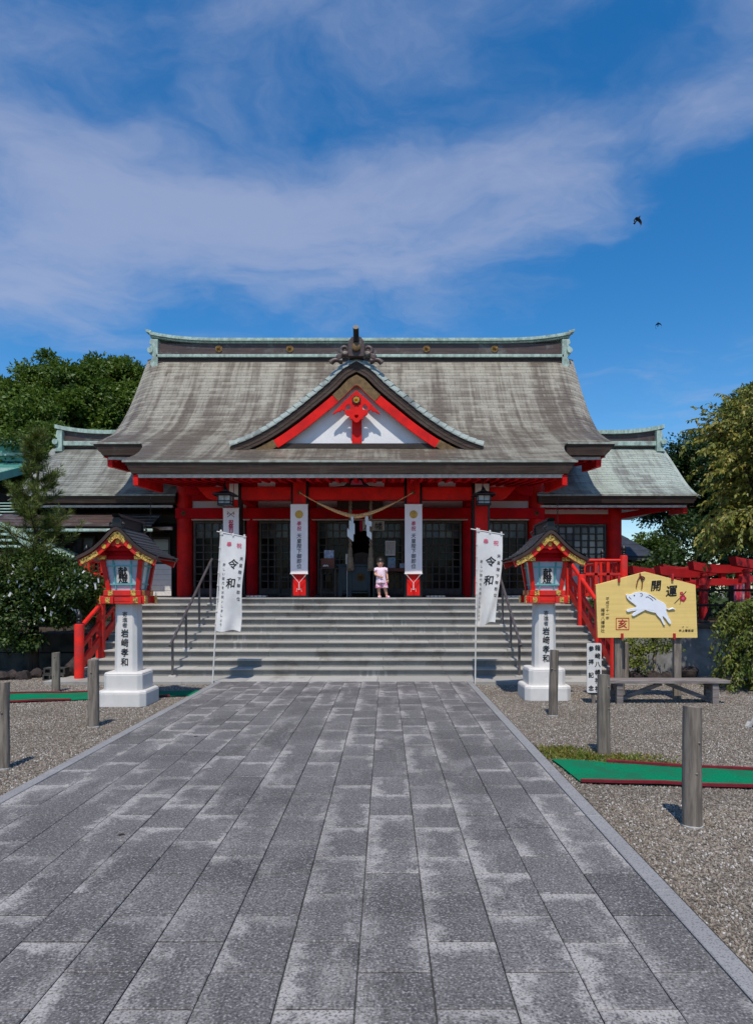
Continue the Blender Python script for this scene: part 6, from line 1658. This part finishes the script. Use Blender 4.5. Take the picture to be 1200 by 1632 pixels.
# ================================================================== trees and plants
def tree(name, label, cat, base, height, r, blobs, clumps, n_leaf, L, material, group=None, kids=6, clump_r=.55, bottom=-.55, bark='bark'):
    t = thing(name, label, cat, base, group)
    mb = MB(); ks = [tuple(R.choice(blobs)[0]) for _ in range(kids)] if not isinstance(kids, list) else kids
    limbs(mb, base, (base[0], base[1], base[2] + height), r, r * .35, ks); obj('trunk', mb, bark, t, smooth=60)
    me = crown('crown', blobs, clumps, n_leaf, L, material, clump_r, bottom=bottom); o = bpy.data.objects.new('crown', me); link(o, t); return t
gB = 'broadleaf trees beyond the halls'
Yt = 32
def bl_(x, y, Y, rx, ry=None, rz_=None): q = at(x, y + (18 if x < 300 and Y > 29 else 0), Y); return (tuple(q), (rx, ry or rx, rz_ or rx * .8))
tree('broadleaf_tree', 'tallest leafy tree behind the left hall, crown left of the main roof', 'tree', (px(95, Yt), Yt, .7), 7, .38,
     [bl_(100, 610, Yt, 1.9), bl_(70, 650, Yt - 1, 2.1), bl_(135, 640, Yt, 2.0), bl_(120, 590, Yt + .5, 1.4), bl_(80, 585, Yt, 1.3), bl_(100, 690, Yt - 1.5, 2.3), bl_(150, 690, Yt, 1.8)], 150, 300, .19, 'leafA', gB, 8, .72)
tree('broadleaf_tree', 'leafy tree close against the left verge of the main roof', 'tree', (px(200, Yt + 2), Yt + 2, .7), 7, .36,
     [bl_(200, 605, Yt + 2, 1.7), bl_(225, 615, Yt + 2, 1.9), bl_(180, 640, Yt + 1, 1.6), bl_(215, 660, Yt + 1, 1.5), bl_(250, 640, Yt + 2, 1.6), bl_(170, 680, Yt + 1, 1.6), bl_(190, 580, Yt + 2, .9)], 110, 300, .19, 'leafA', gB, 7, .7)
tree('broadleaf_tree', 'leafy tree at the left picture edge above the teal roof', 'tree', (px(15, Yt + 1), Yt + 1, .7), 6, .34,
     [bl_(12, 650, Yt, 1.9), bl_(35, 670, Yt - 1, 1.8), bl_(-25, 640, Yt, 2.2), bl_(-10, 690, Yt - 1, 2.2), bl_(35, 720, Yt - 1.5, 1.7), bl_(70, 730, Yt - 2, 1.6)], 120, 300, .19, 'leafA', gB, 7, .7)
tree('broadleaf_tree', 'bright green low tree between teal roof and left hall ridge', 'tree', (px(78, 25), 25, .7), 4, .2,
     [bl_(82, 700, 25, .7), bl_(92, 715, 25, .7), bl_(76, 722, 25, .5), bl_(96, 735, 24.5, .6), bl_(78, 742, 24.5, .5)], 110, 110, .13, 'leafA', gB, 5, .42)
Yt = 30
tree('broadleaf_tree', 'dark leafy tree beyond the right hall eave', 'tree', (px(1115, Yt), Yt, .86), 5, .34,
     [bl_(1100, 735, Yt, 1.3), bl_(1130, 735, Yt, 1.4), bl_(1085, 760, Yt, 1.2), bl_(1115, 775, Yt, 1.6), bl_(1160, 760, Yt, 1.8), bl_(1090, 800, Yt, 1.2), bl_(1135, 815, Yt, 1.8), bl_(1060, 820, Yt + 1, .9), bl_(1105, 850, Yt, 1.3), bl_(1160, 850, Yt, 1.8)], 330, 140, .15, 'leafB', gB, 8, .55)
tree('broadleaf_tree', 'dark leafy tree behind the cherry at the right picture edge', 'tree', (px(1215, Yt - 3), Yt - 3, .86), 7, .34,
     [bl_(1200, 700, Yt - 3, 1.7), bl_(1225, 650, Yt - 3, 1.4), bl_(1195, 770, Yt - 3, 2), bl_(1235, 780, Yt - 3, 2.2), bl_(1195, 840, Yt - 3, 1.8), bl_(1240, 850, Yt - 3, 2)], 240, 140, .15, 'leafB', gB, 7, .55)
tree('broadleaf_tree', 'rounded bright green bush behind the small slate roof', 'bush', (px(1035, 27), 27, .86), 1.6, .1,
     [bl_(1035, 880, 27, .8), bl_(1050, 892, 27, .8), bl_(1022, 893, 27, .7)], 60, 110, .13, 'leafA', gB, 3, .4)
# dark thicket masses near the ground on both sides
me = crown('thicket', [((9 + 1.6 * i, 18.5 + (i % 2), 1.7), (1.3, 1.1, 1.25)) for i in range(6)] + [((7.0 + 1.0 * i, 17.6 + .5 * (i % 2), 1.5), (.8, .6, .85)) for i in range(6)] + [((8.9 + 1.3 * i, 18.6, 2.6), (1.0, .8, 1.0)) for i in range(4)] + [((12.5 + 1.8 * i, 24.5, 3.0), (1.7, 1.2, 1.9)) for i in range(5)] + [((14 + 3 * i, 24, 2.4), (2.2, 1.5, 2.0)) for i in range(6)], 620, 100, .13, 'leafB', .42)
o = bpy.data.objects.new('thicket', me); COL.objects.link(o); o['kind'] = 'stuff'; tag(o, 'dark green thicket behind the small torii', 'thicket')
me = crown('thicket', [((-15 - 3 * i, 19 + (i % 2), 1.9), (1.9, 1.2, 1.5)) for i in range(4)] + [((-10 - 1.5 * i, 15.3, 1.2), (1.0, .6, .8)) for i in range(4)], 240, 90, .12, 'leafB', .42)
o = bpy.data.objects.new('thicket', me); COL.objects.link(o); o['kind'] = 'stuff'; tag(o, 'dark green thicket below the left pavilion', 'thicket')

# slender pine in front of the left hall
def pine():
    base = Vector((px(52, 13.6), 13.6, -.02)); top = Vector((px(62, 13.6), 13.6, pz(702, 13.6)))
    t = thing('pine_tree', 'slender young pine standing left of the left lantern', 'pine tree', tuple(base))
    mb = MB(); H = top.z - base.z; nodes = []
    trunk = [base.lerp(top, i / 12) + Vector((.025 * math.sin(i * 1.3), .02 * math.cos(i), 0)) for i in range(13)]
    mb.tube(trunk, [.10 - .088 * i / 12 for i in range(13)], 9)
    PP, DD = [], []
    def tufts(p, d, n, L):
        for _ in range(n):
            u = unit(1)[0]; dd = np.array(d) * .9 + u * .75; PP.append(np.array(p) + u * .015); DD.append(dd / np.linalg.norm(dd) * L)
    for k in range(17):
        f = .30 + .70 * k / 16; p0 = base.lerp(top, f); n = R.randint(3, 4)
        for q in range(n):
            az = R.uniform(0, 2 * math.pi); l = (1.02 - .80 * (f - .3) / .7) * R.uniform(.6, 1.05) * .92
            if k > 12: l *= .8
            up = R.uniform(.35, .75); pts = [p0]
            for i in range(1, 7): s_ = i / 6; pts.append(p0 + Vector((math.cos(az) * l * s_, math.sin(az) * l * s_, l * up * s_ ** 1.7)))
            mb.tube(pts, [.022 - .016 * i / 6 for i in range(7)], 5)
            for i in range(2, 7):
                d = (pts[i] - pts[i - 1]).normalized()
                for w_ in range(3): tufts(pts[i - 1].lerp(pts[i], (w_ + 1) / 3), d, 14, R.uniform(.09, .15))
                if R.random() < .85:
                    sd_ = Vector((R.uniform(-1, 1), R.uniform(-1, 1), R.uniform(.3, 1.2))).normalized(); ll = R.uniform(.10, .28)
                    e = pts[i] + sd_ * ll; mb.tube([pts[i], e], [.008, .004], 4)
                    for w_ in range(4): tufts(pts[i].lerp(e, .4 + .6 * w_ / 3), sd_, 9, R.uniform(.085, .13))
    for w_ in range(10): tufts(top - Vector((0, 0, .06 * w_)), (0, 0, 1), 12, .13)
    obj('trunk', mb, 'bark', t, smooth=60)
    P_ = np.array(PP); D_ = np.array(DD); n = len(P_)
    me = leaf_mesh('needles', P_, D_, unit(n), np.linalg.norm(D_, axis=1), np.full(n, .0095), 'needle'); link(bpy.data.objects.new('needles', me), t)
pine()
# evergreen shrubs with paper slips tied on
bushes = [((px(20, 13.5), 13.5, 1.62), (.62, .45, .55)), ((px(75, 13.4), 13.4, 1.72), (.62, .45, .60)), ((px(118, 13.3), 13.3, 1.62), (.46, .4, .40)), ((px(45, 13.3), 13.3, 1.20), (.75, .4, .42)), ((px(110, 13.5), 13.5, 1.24), (.62, .4, .36)), ((px(150, 13.5), 13.6, 1.50), (.36, .35, .28)), ((px(-20, 13.5), 13.5, 1.3), (.6, .45, .65)), ((px(10, 13.2), 13.2, .62), (.62, .35, .22)), ((px(25, 13.6), 13.6, 2.05), (.40, .35, .34))]
tree('evergreen_shrub', 'dense dark evergreen shrub hung with white paper slips', 'shrub', (px(60, 13.5), 13.5, -.02), 1.4, .06, bushes, 420, 70, .075, 'shrub', None, [b[0] for b in bushes], .24, -.8)
sl = MB(); sl.add([(-.014, 0, 0), (.014, .004, 0), (.018, .0, -.07), (-.010, -.006, -.075)], [(0, 1, 2, 3)]); sl.add([(-.022, -.004, .012), (.024, -.002, .008), (.020, .002, -.006), (-.02, .002, -.008)], [(0, 1, 2, 3)])
sme = sl.mesh('paper_slip'); sme.materials.append(M['paper'])
spots = [(20, 900), (35, 905), (22, 912), (28, 925), (15, 925), (33, 932), (48, 938), (53, 955), (52, 945), (51, 960), (44, 968), (46, 985), (25, 990), (61, 920), (70, 928), (78, 929), (66, 927), (75, 945), (92, 920), (95, 935), (90, 947), (88, 958), (103, 962), (110, 963), (114, 969), (120, 972), (125, 972), (108, 935), (100, 912), (128, 925), (127, 915), (120, 908), (55, 975), (18, 945), (8, 950), (30, 965), (55, 990), (2, 1002), (125, 935), (140, 933), (152, 930), (157, 922), (146, 915), (135, 910), (60, 905), (40, 915), (72, 968), (83, 975), (65, 985), (12, 970)]
for i, (x, y) in enumerate(spots):
    o = bpy.data.objects.new('paper_slip', sme); COL.objects.link(o); q = at(x, y, 12.98 + R.uniform(-.05, .12)); o.location = q; s_ = R.uniform(.7, 1.35); o.scale = (s_ * R.uniform(.7, 1.3), s_, s_ * R.uniform(.6, 1.2)); o.rotation_euler = (R.uniform(-.5, .5), R.uniform(-.9, .9), R.uniform(-.9, .9))
    tag(o, 'white paper fortune slip tied on the dark evergreen shrub', 'paper slip', 'paper slips tied on the evergreen shrub')
# hedge behind the right railing, small shrubs by the votive board
tree('clipped_hedge', 'low green clipped hedge behind the right stair railing', 'hedge', (5.55, 14.9, .8), .4, .04, [((5.3 + .25 * i, 14.95, 1.32), (.24, .3, .26)) for i in range(5)] + [((5.3 + .25 * i, 14.95, 1.0), (.24, .3, .2)) for i in range(5)], 90, 60, .05, 'hedge', None, 3, .16, -.9)
Yq = 12.7
tree('small_shrub', 'small pale stemmed shrub seen under the votive board', 'shrub', (px(1043, Yq), Yq, -.02), .85, .045, [bl_(1020, 1025, Yq, .26), bl_(1050, 1018, Yq, .3), bl_(1010, 1045, Yq, .16), bl_(1068, 1030, Yq, .2), bl_(1035, 1008, Yq, .25)], 60, 26, .055, 'cherrygreen', 'shrubs under the votive board', 5, .14, -.9, 'palebark')
tree('small_shrub', 'low leafy shrub near the dark log post', 'shrub', (px(1012, Yq), Yq - .1, -.02), .5, .02, [bl_(1010, 1050, Yq - .1, .2), bl_(1008, 1030, Yq - .1, .18), bl_(1022, 1062, Yq - .1, .12)], 36, 24, .055, 'cherrygreen', 'shrubs under the votive board', 3, .12, -.9)

# weeping cherry at the right edge
def cherry():
    base = Vector((px(1228, 12.0), 12.0, .0))
    t = thing('weeping_cherry', 'weeping cherry with olive brown leaves hanging at the right edge', 'cherry tree', tuple(base))
    mb = MB(); crotch = base + Vector((.1, .1, 2.0)); mb.tube([base, base + Vector((.06, .03, 1.0)), crotch], [.16, .13, .11], 10)
    PP, DD = [], []; green = []
    def twig(p, d, l, dens):
        pts = [p]; q = p.copy(); v = d.normalized()
        n = max(4, int(l / .12))
        for i in range(n):
            v = (v + Vector((R.uniform(-.12, .12), R.uniform(-.12, .12), -.22))).normalized(); q = q + v * (l / n); pts.append(q.copy())
        mb.tube(pts, [.009 - .006 * i / n for i in range(n + 1)], 4)
        for i in range(1, n + 1):
            for _ in range(dens):
                a = pts[i - 1].lerp(pts[i], R.random()); s_ = Vector((R.uniform(-1, 1), R.uniform(-1, 1), R.uniform(-1.3, .1)))
                PP.append(a[:]); DD.append((s_ * .8 + (pts[i] - pts[i - 1]).normalized() * .5)[:])
    for k in range(28):
        tgt = at(R.uniform(1140, 1300), R.uniform(622, 860), 12.0 + R.uniform(-1.0, 1.0))
        if (tgt.x < px(1178, 12)) and tgt.z > pz(700, 12): tgt.z -= 0.5
        a = crotch; m_ = a.lerp(tgt, .55) + Vector((0, 0, .35 * R.random() + .25)); pts = []
        for i in range(9): s_ = i / 8; pts.append(a * (1 - s_) ** 2 + m_ * 2 * s_ * (1 - s_) + tgt * s_ ** 2)
        mb.tube(pts, [.055 * (1 - i / 8) ** 1.2 + .010 for i in range(9)], 6)
        for i in range(3, 9):
            for _ in range(4):
                p_ = pts[i - 1].lerp(pts[i], R.random()); d = (pts[i] - pts[i - 1]).normalized() * .6 + Vector((R.uniform(-.7, .5), R.uniform(-.6, .6), R.uniform(-.1, .5)))
                twig(p_, d, R.uniform(.30, 1.05), 6)
    obj('trunk', mb, 'bark', t, smooth=60)
    P_ = np.array(PP); n = len(P_)
    me = leaf_mesh('leaves', P_, np.array(DD), unit(n) * .7 + np.array((0, -.7, .4)), NR.uniform(.07, .115, n), NR.uniform(.032, .052, n), 'cherry', .15); link(bpy.data.objects.new('leaves', me), t)
cherry()
def drooper():
    base = Vector((px(1212, 11.4), 11.4, .0))
    t = thing('drooping_shrub', 'green leafed drooping shrub at the right end of the bench', 'shrub', tuple(base))
    mb = MB(); PP, DD = [], []
    for k in range(150):
        p0 = base + Vector((R.uniform(-.25, .6), R.uniform(-.3, .4), R.uniform(.2, 1.45))); az = R.uniform(2.0, 5.2) if k % 3 else R.uniform(0, 6.28)
        v = Vector((math.cos(az), math.sin(az) * .7, .6)); q = p0.copy(); pts = [p0]; n = 10; l = R.uniform(.5, 1.0)
        for i in range(n):
            v = (v + Vector((R.uniform(-.1, .1), R.uniform(-.1, .1), -.24))).normalized(); q = q + v * (l / n); q.z = max(q.z, .04); pts.append(q.copy())
        mb.tube(pts, .005, 4)
        for i in range(1, n + 1):
            for _ in range(7):
                a = pts[i - 1].lerp(pts[i], R.random()) + Vector((R.uniform(-.05, .05), R.uniform(-.05, .05), R.uniform(-.04, .02))); PP.append(a[:]); DD.append((R.uniform(-1, 1), R.uniform(-1, .6), R.uniform(-1.5, -.1)))
    obj('trunk', mb.tube([base, base + Vector((.1, 0, .8)), base + Vector((.2, 0, 1.5))], [.06, .045, .02], 7), 'bark', t, smooth=60)
    P_ = np.array(PP); n = len(P_)
    me = leaf_mesh('leaves', P_, np.array(DD), unit(n) * .7 + np.array((0, -.6, .6)), NR.uniform(.05, .085, n), NR.uniform(.025, .04, n), 'cherrygreen', .15); link(bpy.data.objects.new('leaves', me), t)
drooper()
tree('conifer_tree', 'dark conifer top rising above the cherry at the right edge', 'tree', (px(1206, 17), 17, .86), 5.6, .14, [bl_(1196, 632, 17, .35), bl_(1206, 650, 17, .5), bl_(1178, 650, 17, .35), bl_(1170, 668, 17, .3), bl_(1200, 690, 17, .6), bl_(1215, 720, 17, .8)], 120, 90, .09, 'needle', None, 5, .22)

# birds
def bird(px_, py_, s_, label, bank, flap):
    Y = 26; c = at(px_, py_, Y)
    t = thing('bird', label, 'bird', tuple(c), 'dark birds flying in the sky')
    mb = MB(); mb.lathe((0, 0, 0), [(.01, -.20), (.035, -.15), (.07, -.05), (.075, .04), (.05, .11), (.045, .15), (.02, .19)], 10)
    ax = Matrix.Rotation(rad(90), 3, 'X'); mb.v = [V3(ax @ Vector(p_) * 1.0) for p_ in mb.v]
    body = obj('body', mb, 'bird', t, local=True, smooth=60)
    obj('beak', MB().tube([(0, -.18, 0), (0, -.24, -.01)], [.016, .003], 6), 'black', t, local=True)
    obj('tail', MB().add([(-.025, .17, .0), (.025, .17, .0), (.07, .34, .0), (-.07, .34, .0), (0, .25, .012)], [(0, 1, 4), (1, 2, 4), (2, 3, 4), (3, 0, 4)]), 'bird', t, local=True)
    for sx in (-1, 1):
        mb = MB()
        def wing(u, v):
            sp_ = .50 * u; ch = .17 * (1 - .65 * u ** 1.6); return (sx * (.04 + sp_ * math.cos(flap * u)), -.05 + .12 * u ** 2 * 1.0 + ch * (v - .2) * 1.1 + .05 * u, -sp_ * math.sin(flap * u) * (1 if sx > 0 else .9) + .015 * (1 - (2 * v - 1) ** 2))
        mb.grid(wing, 8, 4); m2 = MB(); m2.grid(lambda u, v: (lambda q: (q[0], q[1], q[2] - .008))(wing(u, v)), 8, 4); mb.add(m2.v, m2.f)
        obj('wing', mb, 'bird', t, local=True)
    t.scale = (s_,) * 3; t.rotation_euler = bank; return t
bird(1016, 349, .62, 'larger dark bird with half folded wings, upper of the two', (rad(-35), rad(18), rad(20)), 1.25)
bird(1048, 516, .40, 'smaller dark bird in the sky below the other one', (rad(-25), rad(-8), rad(-15)), 1.2)

# ================================================================== the girl on the top step
def girl():
    X, Y = px(607, 16.0), 15.98
    t = thing('person', 'small girl in pink dotted top and pink shorts standing on the top step', 'girl', (0, 0, 0))
    V, E, RD = [], [], []
    def add(p, r, par=None):
        V.append(p); RD.append(r); i = len(V) - 1
        if par is not None: E.append((par, i))
        return i
    pel = add((.012, 0, .36), .085); sp_ = add((.005, .005, .46), .082, pel); ch = add((0, .008, .58), .080, sp_); ub = add((-.004, .008, .655), .066, ch)
    nk = add((-.008, 0, .705), .036, ub); jaw = add((-.012, -.022, .760), .066, nk); hd = add((-.012, -.006, .825), .082, jaw); tp = add((-.012, .006, .890), .052, hd)
    for pts in ([(-.045, 0, .31, .056), (-.047, -.01, .19, .040), (-.042, .004, .11, .038), (-.034, .006, .045, .026), (-.036, -.045, .022, .020)],
                [(.068, 0, .31, .056), (.105, -.01, .19, .040), (.122, .004, .11, .038), (.134, .006, .045, .026), (.144, -.045, .022, .020)]):
        q = pel
        for x, y, z, r in pts: q = add((x, y, z), r, q)
    for pts in ([(-.095, .01, .655, .036), (-.128, .0, .575, .028), (-.132, -.03, .540, .026), (-.065, -.11, .505, .021), (-.020, -.125, .492, .017)],
                [(.090, .01, .655, .036), (.130, .01, .575, .028), (.142, .0, .530, .026), (.152, -.03, .455, .020), (.155, -.04, .420, .016)]):
        q = ub
        for x, y, z, r in pts: q = add((x, y, z), r, q)
    me = bpy.data.meshes.new('body'); me.from_pydata(V, E, []); me.materials.append(M['skin'])
    o = bpy.data.objects.new('body', me); COL.objects.link(o); o.parent = t
    m_ = o.modifiers.new('skin', 'SKIN'); sv = me.skin_vertices[0].data
    for i, r in enumerate(RD): sv[i].radius = (r, r * (.86 if i < 4 else 1))
    sv[0].use_root = True; m_.use_smooth_shade = True
    s_ = o.modifiers.new('sub', 'SUBSURF'); s_.levels = 2; s_.render_levels = 2
    def hand(c, d, spread):
        d = Vector(d).normalized(); sd_ = Vector(spread).normalized(); mb = MB(); c = Vector(c)
        mb.tube([c - d * .012, c + d * .010, c + d * .034], [.015, .021, .018], 8)
        for k, l in enumerate((.028, .034, .036, .030)):
            b = c + d * .030 + sd_ * (-.015 + .010 * k); mb.tube([b, b + d * l * .6, b + d * l + Vector((0, .006, -.006))], [.0058, .0054, .004], 6)
        b = c + sd_ * .016; mb.tube([b, b + sd_ * .016 + d * .014, b + sd_ * .020 + d * .032], [.0068, .006, .0045], 6)
        obj('hand', mb, 'skin', o, smooth=60)
    hand((-.008, -.128, .486), (.9, -.15, -.25), (0, -.2, 1)); hand((.157, -.045, .405), (.1, -.12, -1), (-.4, -1, 0))
    # hair with fringe, bun and band
    mb = MB()
    def cap(u, v):
        a = 2 * math.pi * u; ph = math.pi * (.02 + .62 * v * (1.0 + .20 * math.sin(a)) * (1 if math.sin(a) > -.35 else .92)); r = .093
        return (-.012 + r * 1.0 * math.sin(ph) * math.cos(a), .004 + r * 1.04 * math.sin(ph) * math.sin(a), .832 + .100 * math.cos(ph))
    mb.grid(cap, 28, 10); hr = obj('hair', mb, 'hair', t, smooth=80); sol = hr.modifiers.new('thick', 'SOLIDIFY'); sol.thickness = .012
    mb = MB(); mb.lathe((-.012, .035, .925), [(.012, -.03), (.032, -.015), (.036, 0), (.026, .02), (.006, .028)], 12); obj('bun', mb, 'hair', hr, smooth=60)
    mb = MB(); mb.tube([(-.012 + .094 * math.cos(a), .0 + .02 * math.sin(a) * 0 - .002, .838 + .101 * math.sin(a)) for a in [i * math.pi / 14 for i in range(15)]], .008, 6); obj('hair_band', mb, 'fencewood', hr)
    mb = MB()
    for sx in (-1, 1): mb.lathe((-.012 + sx * .030, -.083, .812), [(.003, -.006), (.0095, 0), (.003, .006)], 8)
    obj('eyes', mb, 'ink', o); mb = MB()
    for sx in (-1, 1): mb.tube([(-.012 + sx * .046, -.079, .831), (-.012 + sx * .016, -.087, .833)], .003, 5)
    obj('brows', mb, 'hair', o)
    obj('nose', MB().tube([(-.012, -.084, .808), (-.012, -.096, .786), (-.012, -.082, .780)], [.006, .010, .005], 7), 'skin', o, smooth=60)
    obj('mouth', MB().tube([(-.030, -.078, .760), (-.012, -.086, .757), (.006, -.078, .760)], [.003, .006, .003], 6), 'pink', o)
    for sx in (-1, 1): obj('ear', MB().lathe((-.012 + sx * .080, .0, .795), [(.005, -.020), (.011, 0), (.005, .020)], 8), 'skin', o, smooth=60)
    # top with ruffled cap sleeves
    mb = MB()
    rings = [(.700, .050, .046, -.006), (.690, .082, .060, -.004), (.655, .112, .080, -.002), (.58, .108, .092, 0), (.48, .110, .098, .005), (.40, .118, .104, .010), (.335, .126, .110, .013)]
    def sh(u, v):
        k = v * (len(rings) - 1); i = min(int(k), len(rings) - 2); f_ = k - i; a, b = rings[i], rings[i + 1]; an = 2 * math.pi * u
        z, rx, ry, cx_ = [a[q] + (b[q] - a[q]) * f_ for q in range(4)]; w_ = 1 + .035 * math.sin(an * 7 + z * 10) * v
        return (cx_ + rx * w_ * math.cos(an), .004 + ry * w_ * math.sin(an) - .012 * v, z + .006 * math.sin(an * 3) * v)
    mb.grid(sh, 36, 18)
    for sx in (-1, 1):
        def slv(u, v): an = 2 * math.pi * u; r = .040 + .024 * v + .006 * math.sin(an * 6) * v; return (sx * (.070 + .082 * v), .008 + r * math.cos(an), .665 - .042 * v + r * .85 * math.sin(an) + .01)
        mb.grid(slv, 22, 6)
    tp_ = obj('top', mb, 'shirt', t, smooth=80); tp_.modifiers.new('thick', 'SOLIDIFY').thickness = .005
    mb = MB()
    for cx_, x1 in ((-.040, -.050), (.066, .095)):
        def leg(u, v): an = 2 * math.pi * u; r = .070 + .010 * v + .004 * math.sin(an * 5) * v; return (cx_ + (x1 - cx_) * v + r * math.cos(an), -.004 + r * 1.05 * math.sin(an), .385 - .160 * v)
        mb.grid(leg, 22, 6)
    obj('shorts', mb, 'shorts', t, smooth=80).modifiers.new('thick', 'SOLIDIFY').thickness = .005
    for cx_, rz_ in ((-.036, .12), (.146, .55)):
        mb = MB(); n = 14
        for k, (z, s_) in enumerate(((.0, 1.0), (.016, 1.04), (.034, .94), (.047, .62))):
            for j in range(n):
                an = 2 * math.pi * j / n; x, y = .036 * s_ * math.cos(an) * (1.1 - .15 * math.sin(an)), .068 * s_ * math.sin(an) - .020 + (.010 if k == 3 else 0)
                mb.v.append((cx_ + x * math.cos(rz_) - y * math.sin(rz_), x * math.sin(rz_) + y * math.cos(rz_), z + .002))
        mb.f += [(i * n + j, i * n + (j + 1) % n, (i + 1) * n + (j + 1) % n, (i + 1) * n + j) for i in range(3) for j in range(n)] + [tuple(range(n - 1, -1, -1)), tuple(range(3 * n, 4 * n))]
        obj('shoe', mb, 'sandal', t, smooth=60)
    t.location = (X, Y, PZ)
girl()

# ================================================================== gravel stones, weeds, fallen leaves
def gravel_patch(name, quads, density):
    mb = MB()
    for q in quads: mb.add([(x, y, GZ + .002) for x, y in q], [tuple(range(len(q)))])
    me = mb.mesh(name); me.materials.append(M['gravel'])
    o = bpy.data.objects.new(name, me); COL.objects.link(o); o['kind'] = 'stuff'
    ng = bpy.data.node_groups.new('scatter_stones', 'GeometryNodeTree')
    ng.interface.new_socket('Geometry', in_out='INPUT', socket_type='NodeSocketGeometry'); ng.interface.new_socket('Geometry', in_out='OUTPUT', socket_type='NodeSocketGeometry')
    N_ = ng.nodes; L_ = ng.links
    gi, go = N_.new('NodeGroupInput'), N_.new('NodeGroupOutput')
    d = N_.new('GeometryNodeDistributePointsOnFaces'); d.inputs['Density'].default_value = density
    ico = N_.new('GeometryNodeMeshIcoSphere'); ico.inputs['Radius'].default_value = 1; ico.inputs['Subdivisions'].default_value = 1
    sm = N_.new('GeometryNodeSetMaterial'); sm.inputs['Material'].default_value = M['gravel']
    i_ = N_.new('GeometryNodeInstanceOnPoints')
    rr = N_.new('FunctionNodeRandomValue'); rr.data_type = 'FLOAT_VECTOR'; rr.inputs[1].default_value = (6.28, 6.28, 6.28)
    rs = N_.new('FunctionNodeRandomValue'); rs.data_type = 'FLOAT_VECTOR'; rs.inputs[0].default_value = (.0050, .0042, .0035); rs.inputs[1].default_value = (.0135, .0105, .0085); rs.inputs['Seed'].default_value = 4
    L_.new(gi.outputs[0], d.inputs['Mesh']); L_.new(ico.outputs[0], sm.inputs[0]); L_.new(d.outputs['Points'], i_.inputs['Points']); L_.new(sm.outputs[0], i_.inputs['Instance'])
    L_.new(rr.outputs[0], i_.inputs['Rotation']); L_.new(rs.outputs[0], i_.inputs['Scale']); L_.new(i_.outputs[0], go.inputs[0])
    md = o.modifiers.new('stones', 'NODES'); md.node_group = ng
    return o
tag(gravel_patch('gravel', [[(2.23, 1.5), (5.5, 1.5), (6.5, 5.2), (2.23, 5.2)]], 5000), 'coarse grey brown gravel right of the path, near', 'gravel')
tag(gravel_patch('gravel', [[(2.23, 5.2), (6.5, 5.2), (9.5, 8.5), (9.5, 13.2), (5.3, 13.2), (5.3, 11.98), (2.23, 11.98)]], 3000), 'coarse grey brown gravel right of the path up to the stairs', 'gravel')
tag(gravel_patch('gravel', [[(-2.25, 1.5), (-2.25, 12.0), (-5.3, 12.0), (-5.3, 13.2), (-8.5, 13.2), (-8.5, 8.0), (-5.0, 1.5)]], 3000), 'coarse grey brown gravel left of the path', 'gravel')
def weeds(name, label, pts, n, L, material='weed'):
    P_ = []
    for x, y, rx, ry, k in pts:
        a = NR.normal(size=(int(n * k), 2)) * .5; P_.append(np.column_stack([x + a[:, 0] * rx, y + a[:, 1] * ry, np.full(len(a), GZ)]))
    P_ = np.vstack(P_); P_ = P_[(P_[:, 0] > 2.24) | (P_[:, 0] < -2.26)]; m_ = len(P_)
    D_ = unit(m_) * .9; D_[:, 2] = np.abs(D_[:, 2]) + .25
    me = leaf_mesh(name, P_, D_, unit(m_), NR.uniform(.5, 1.3, m_) * L, NR.uniform(.008, .018, m_), material, .1)
    o = bpy.data.objects.new(name, me); COL.objects.link(o); o['kind'] = 'stuff'; tag(o, label, 'weeds')
weeds('weeds', 'patch of yellow green weeds between path, bollard and green mat', [(2.42, 7.0, .35, .20, .9), (2.75, 6.72, .55, .14, 1.3), (3.0, 6.52, .40, .10, .9), (2.5, 6.75, .3, .2, .4)], 1000, .042)
for x, y, lab in ((312, 1174, 'small brown fallen leaf on the left of the path'), (193, 1331, 'dark curled fallen leaf on the near left paving')):
    Y_ = F * EYE / (y - 943); X_ = px(x, Y_)
    single('fallen_leaf', MB().add([(X_ - .025, Y_ - .006, .003), (X_, Y_ - .018, .010), (X_ + .028, Y_ + .006, .004), (X_ + .004, Y_ + .02, .008)], [(0, 1, 2, 3)]), 'chest', lab, 'leaf', 'fallen leaves on the paving')

bpy.data.objects.remove(_to)
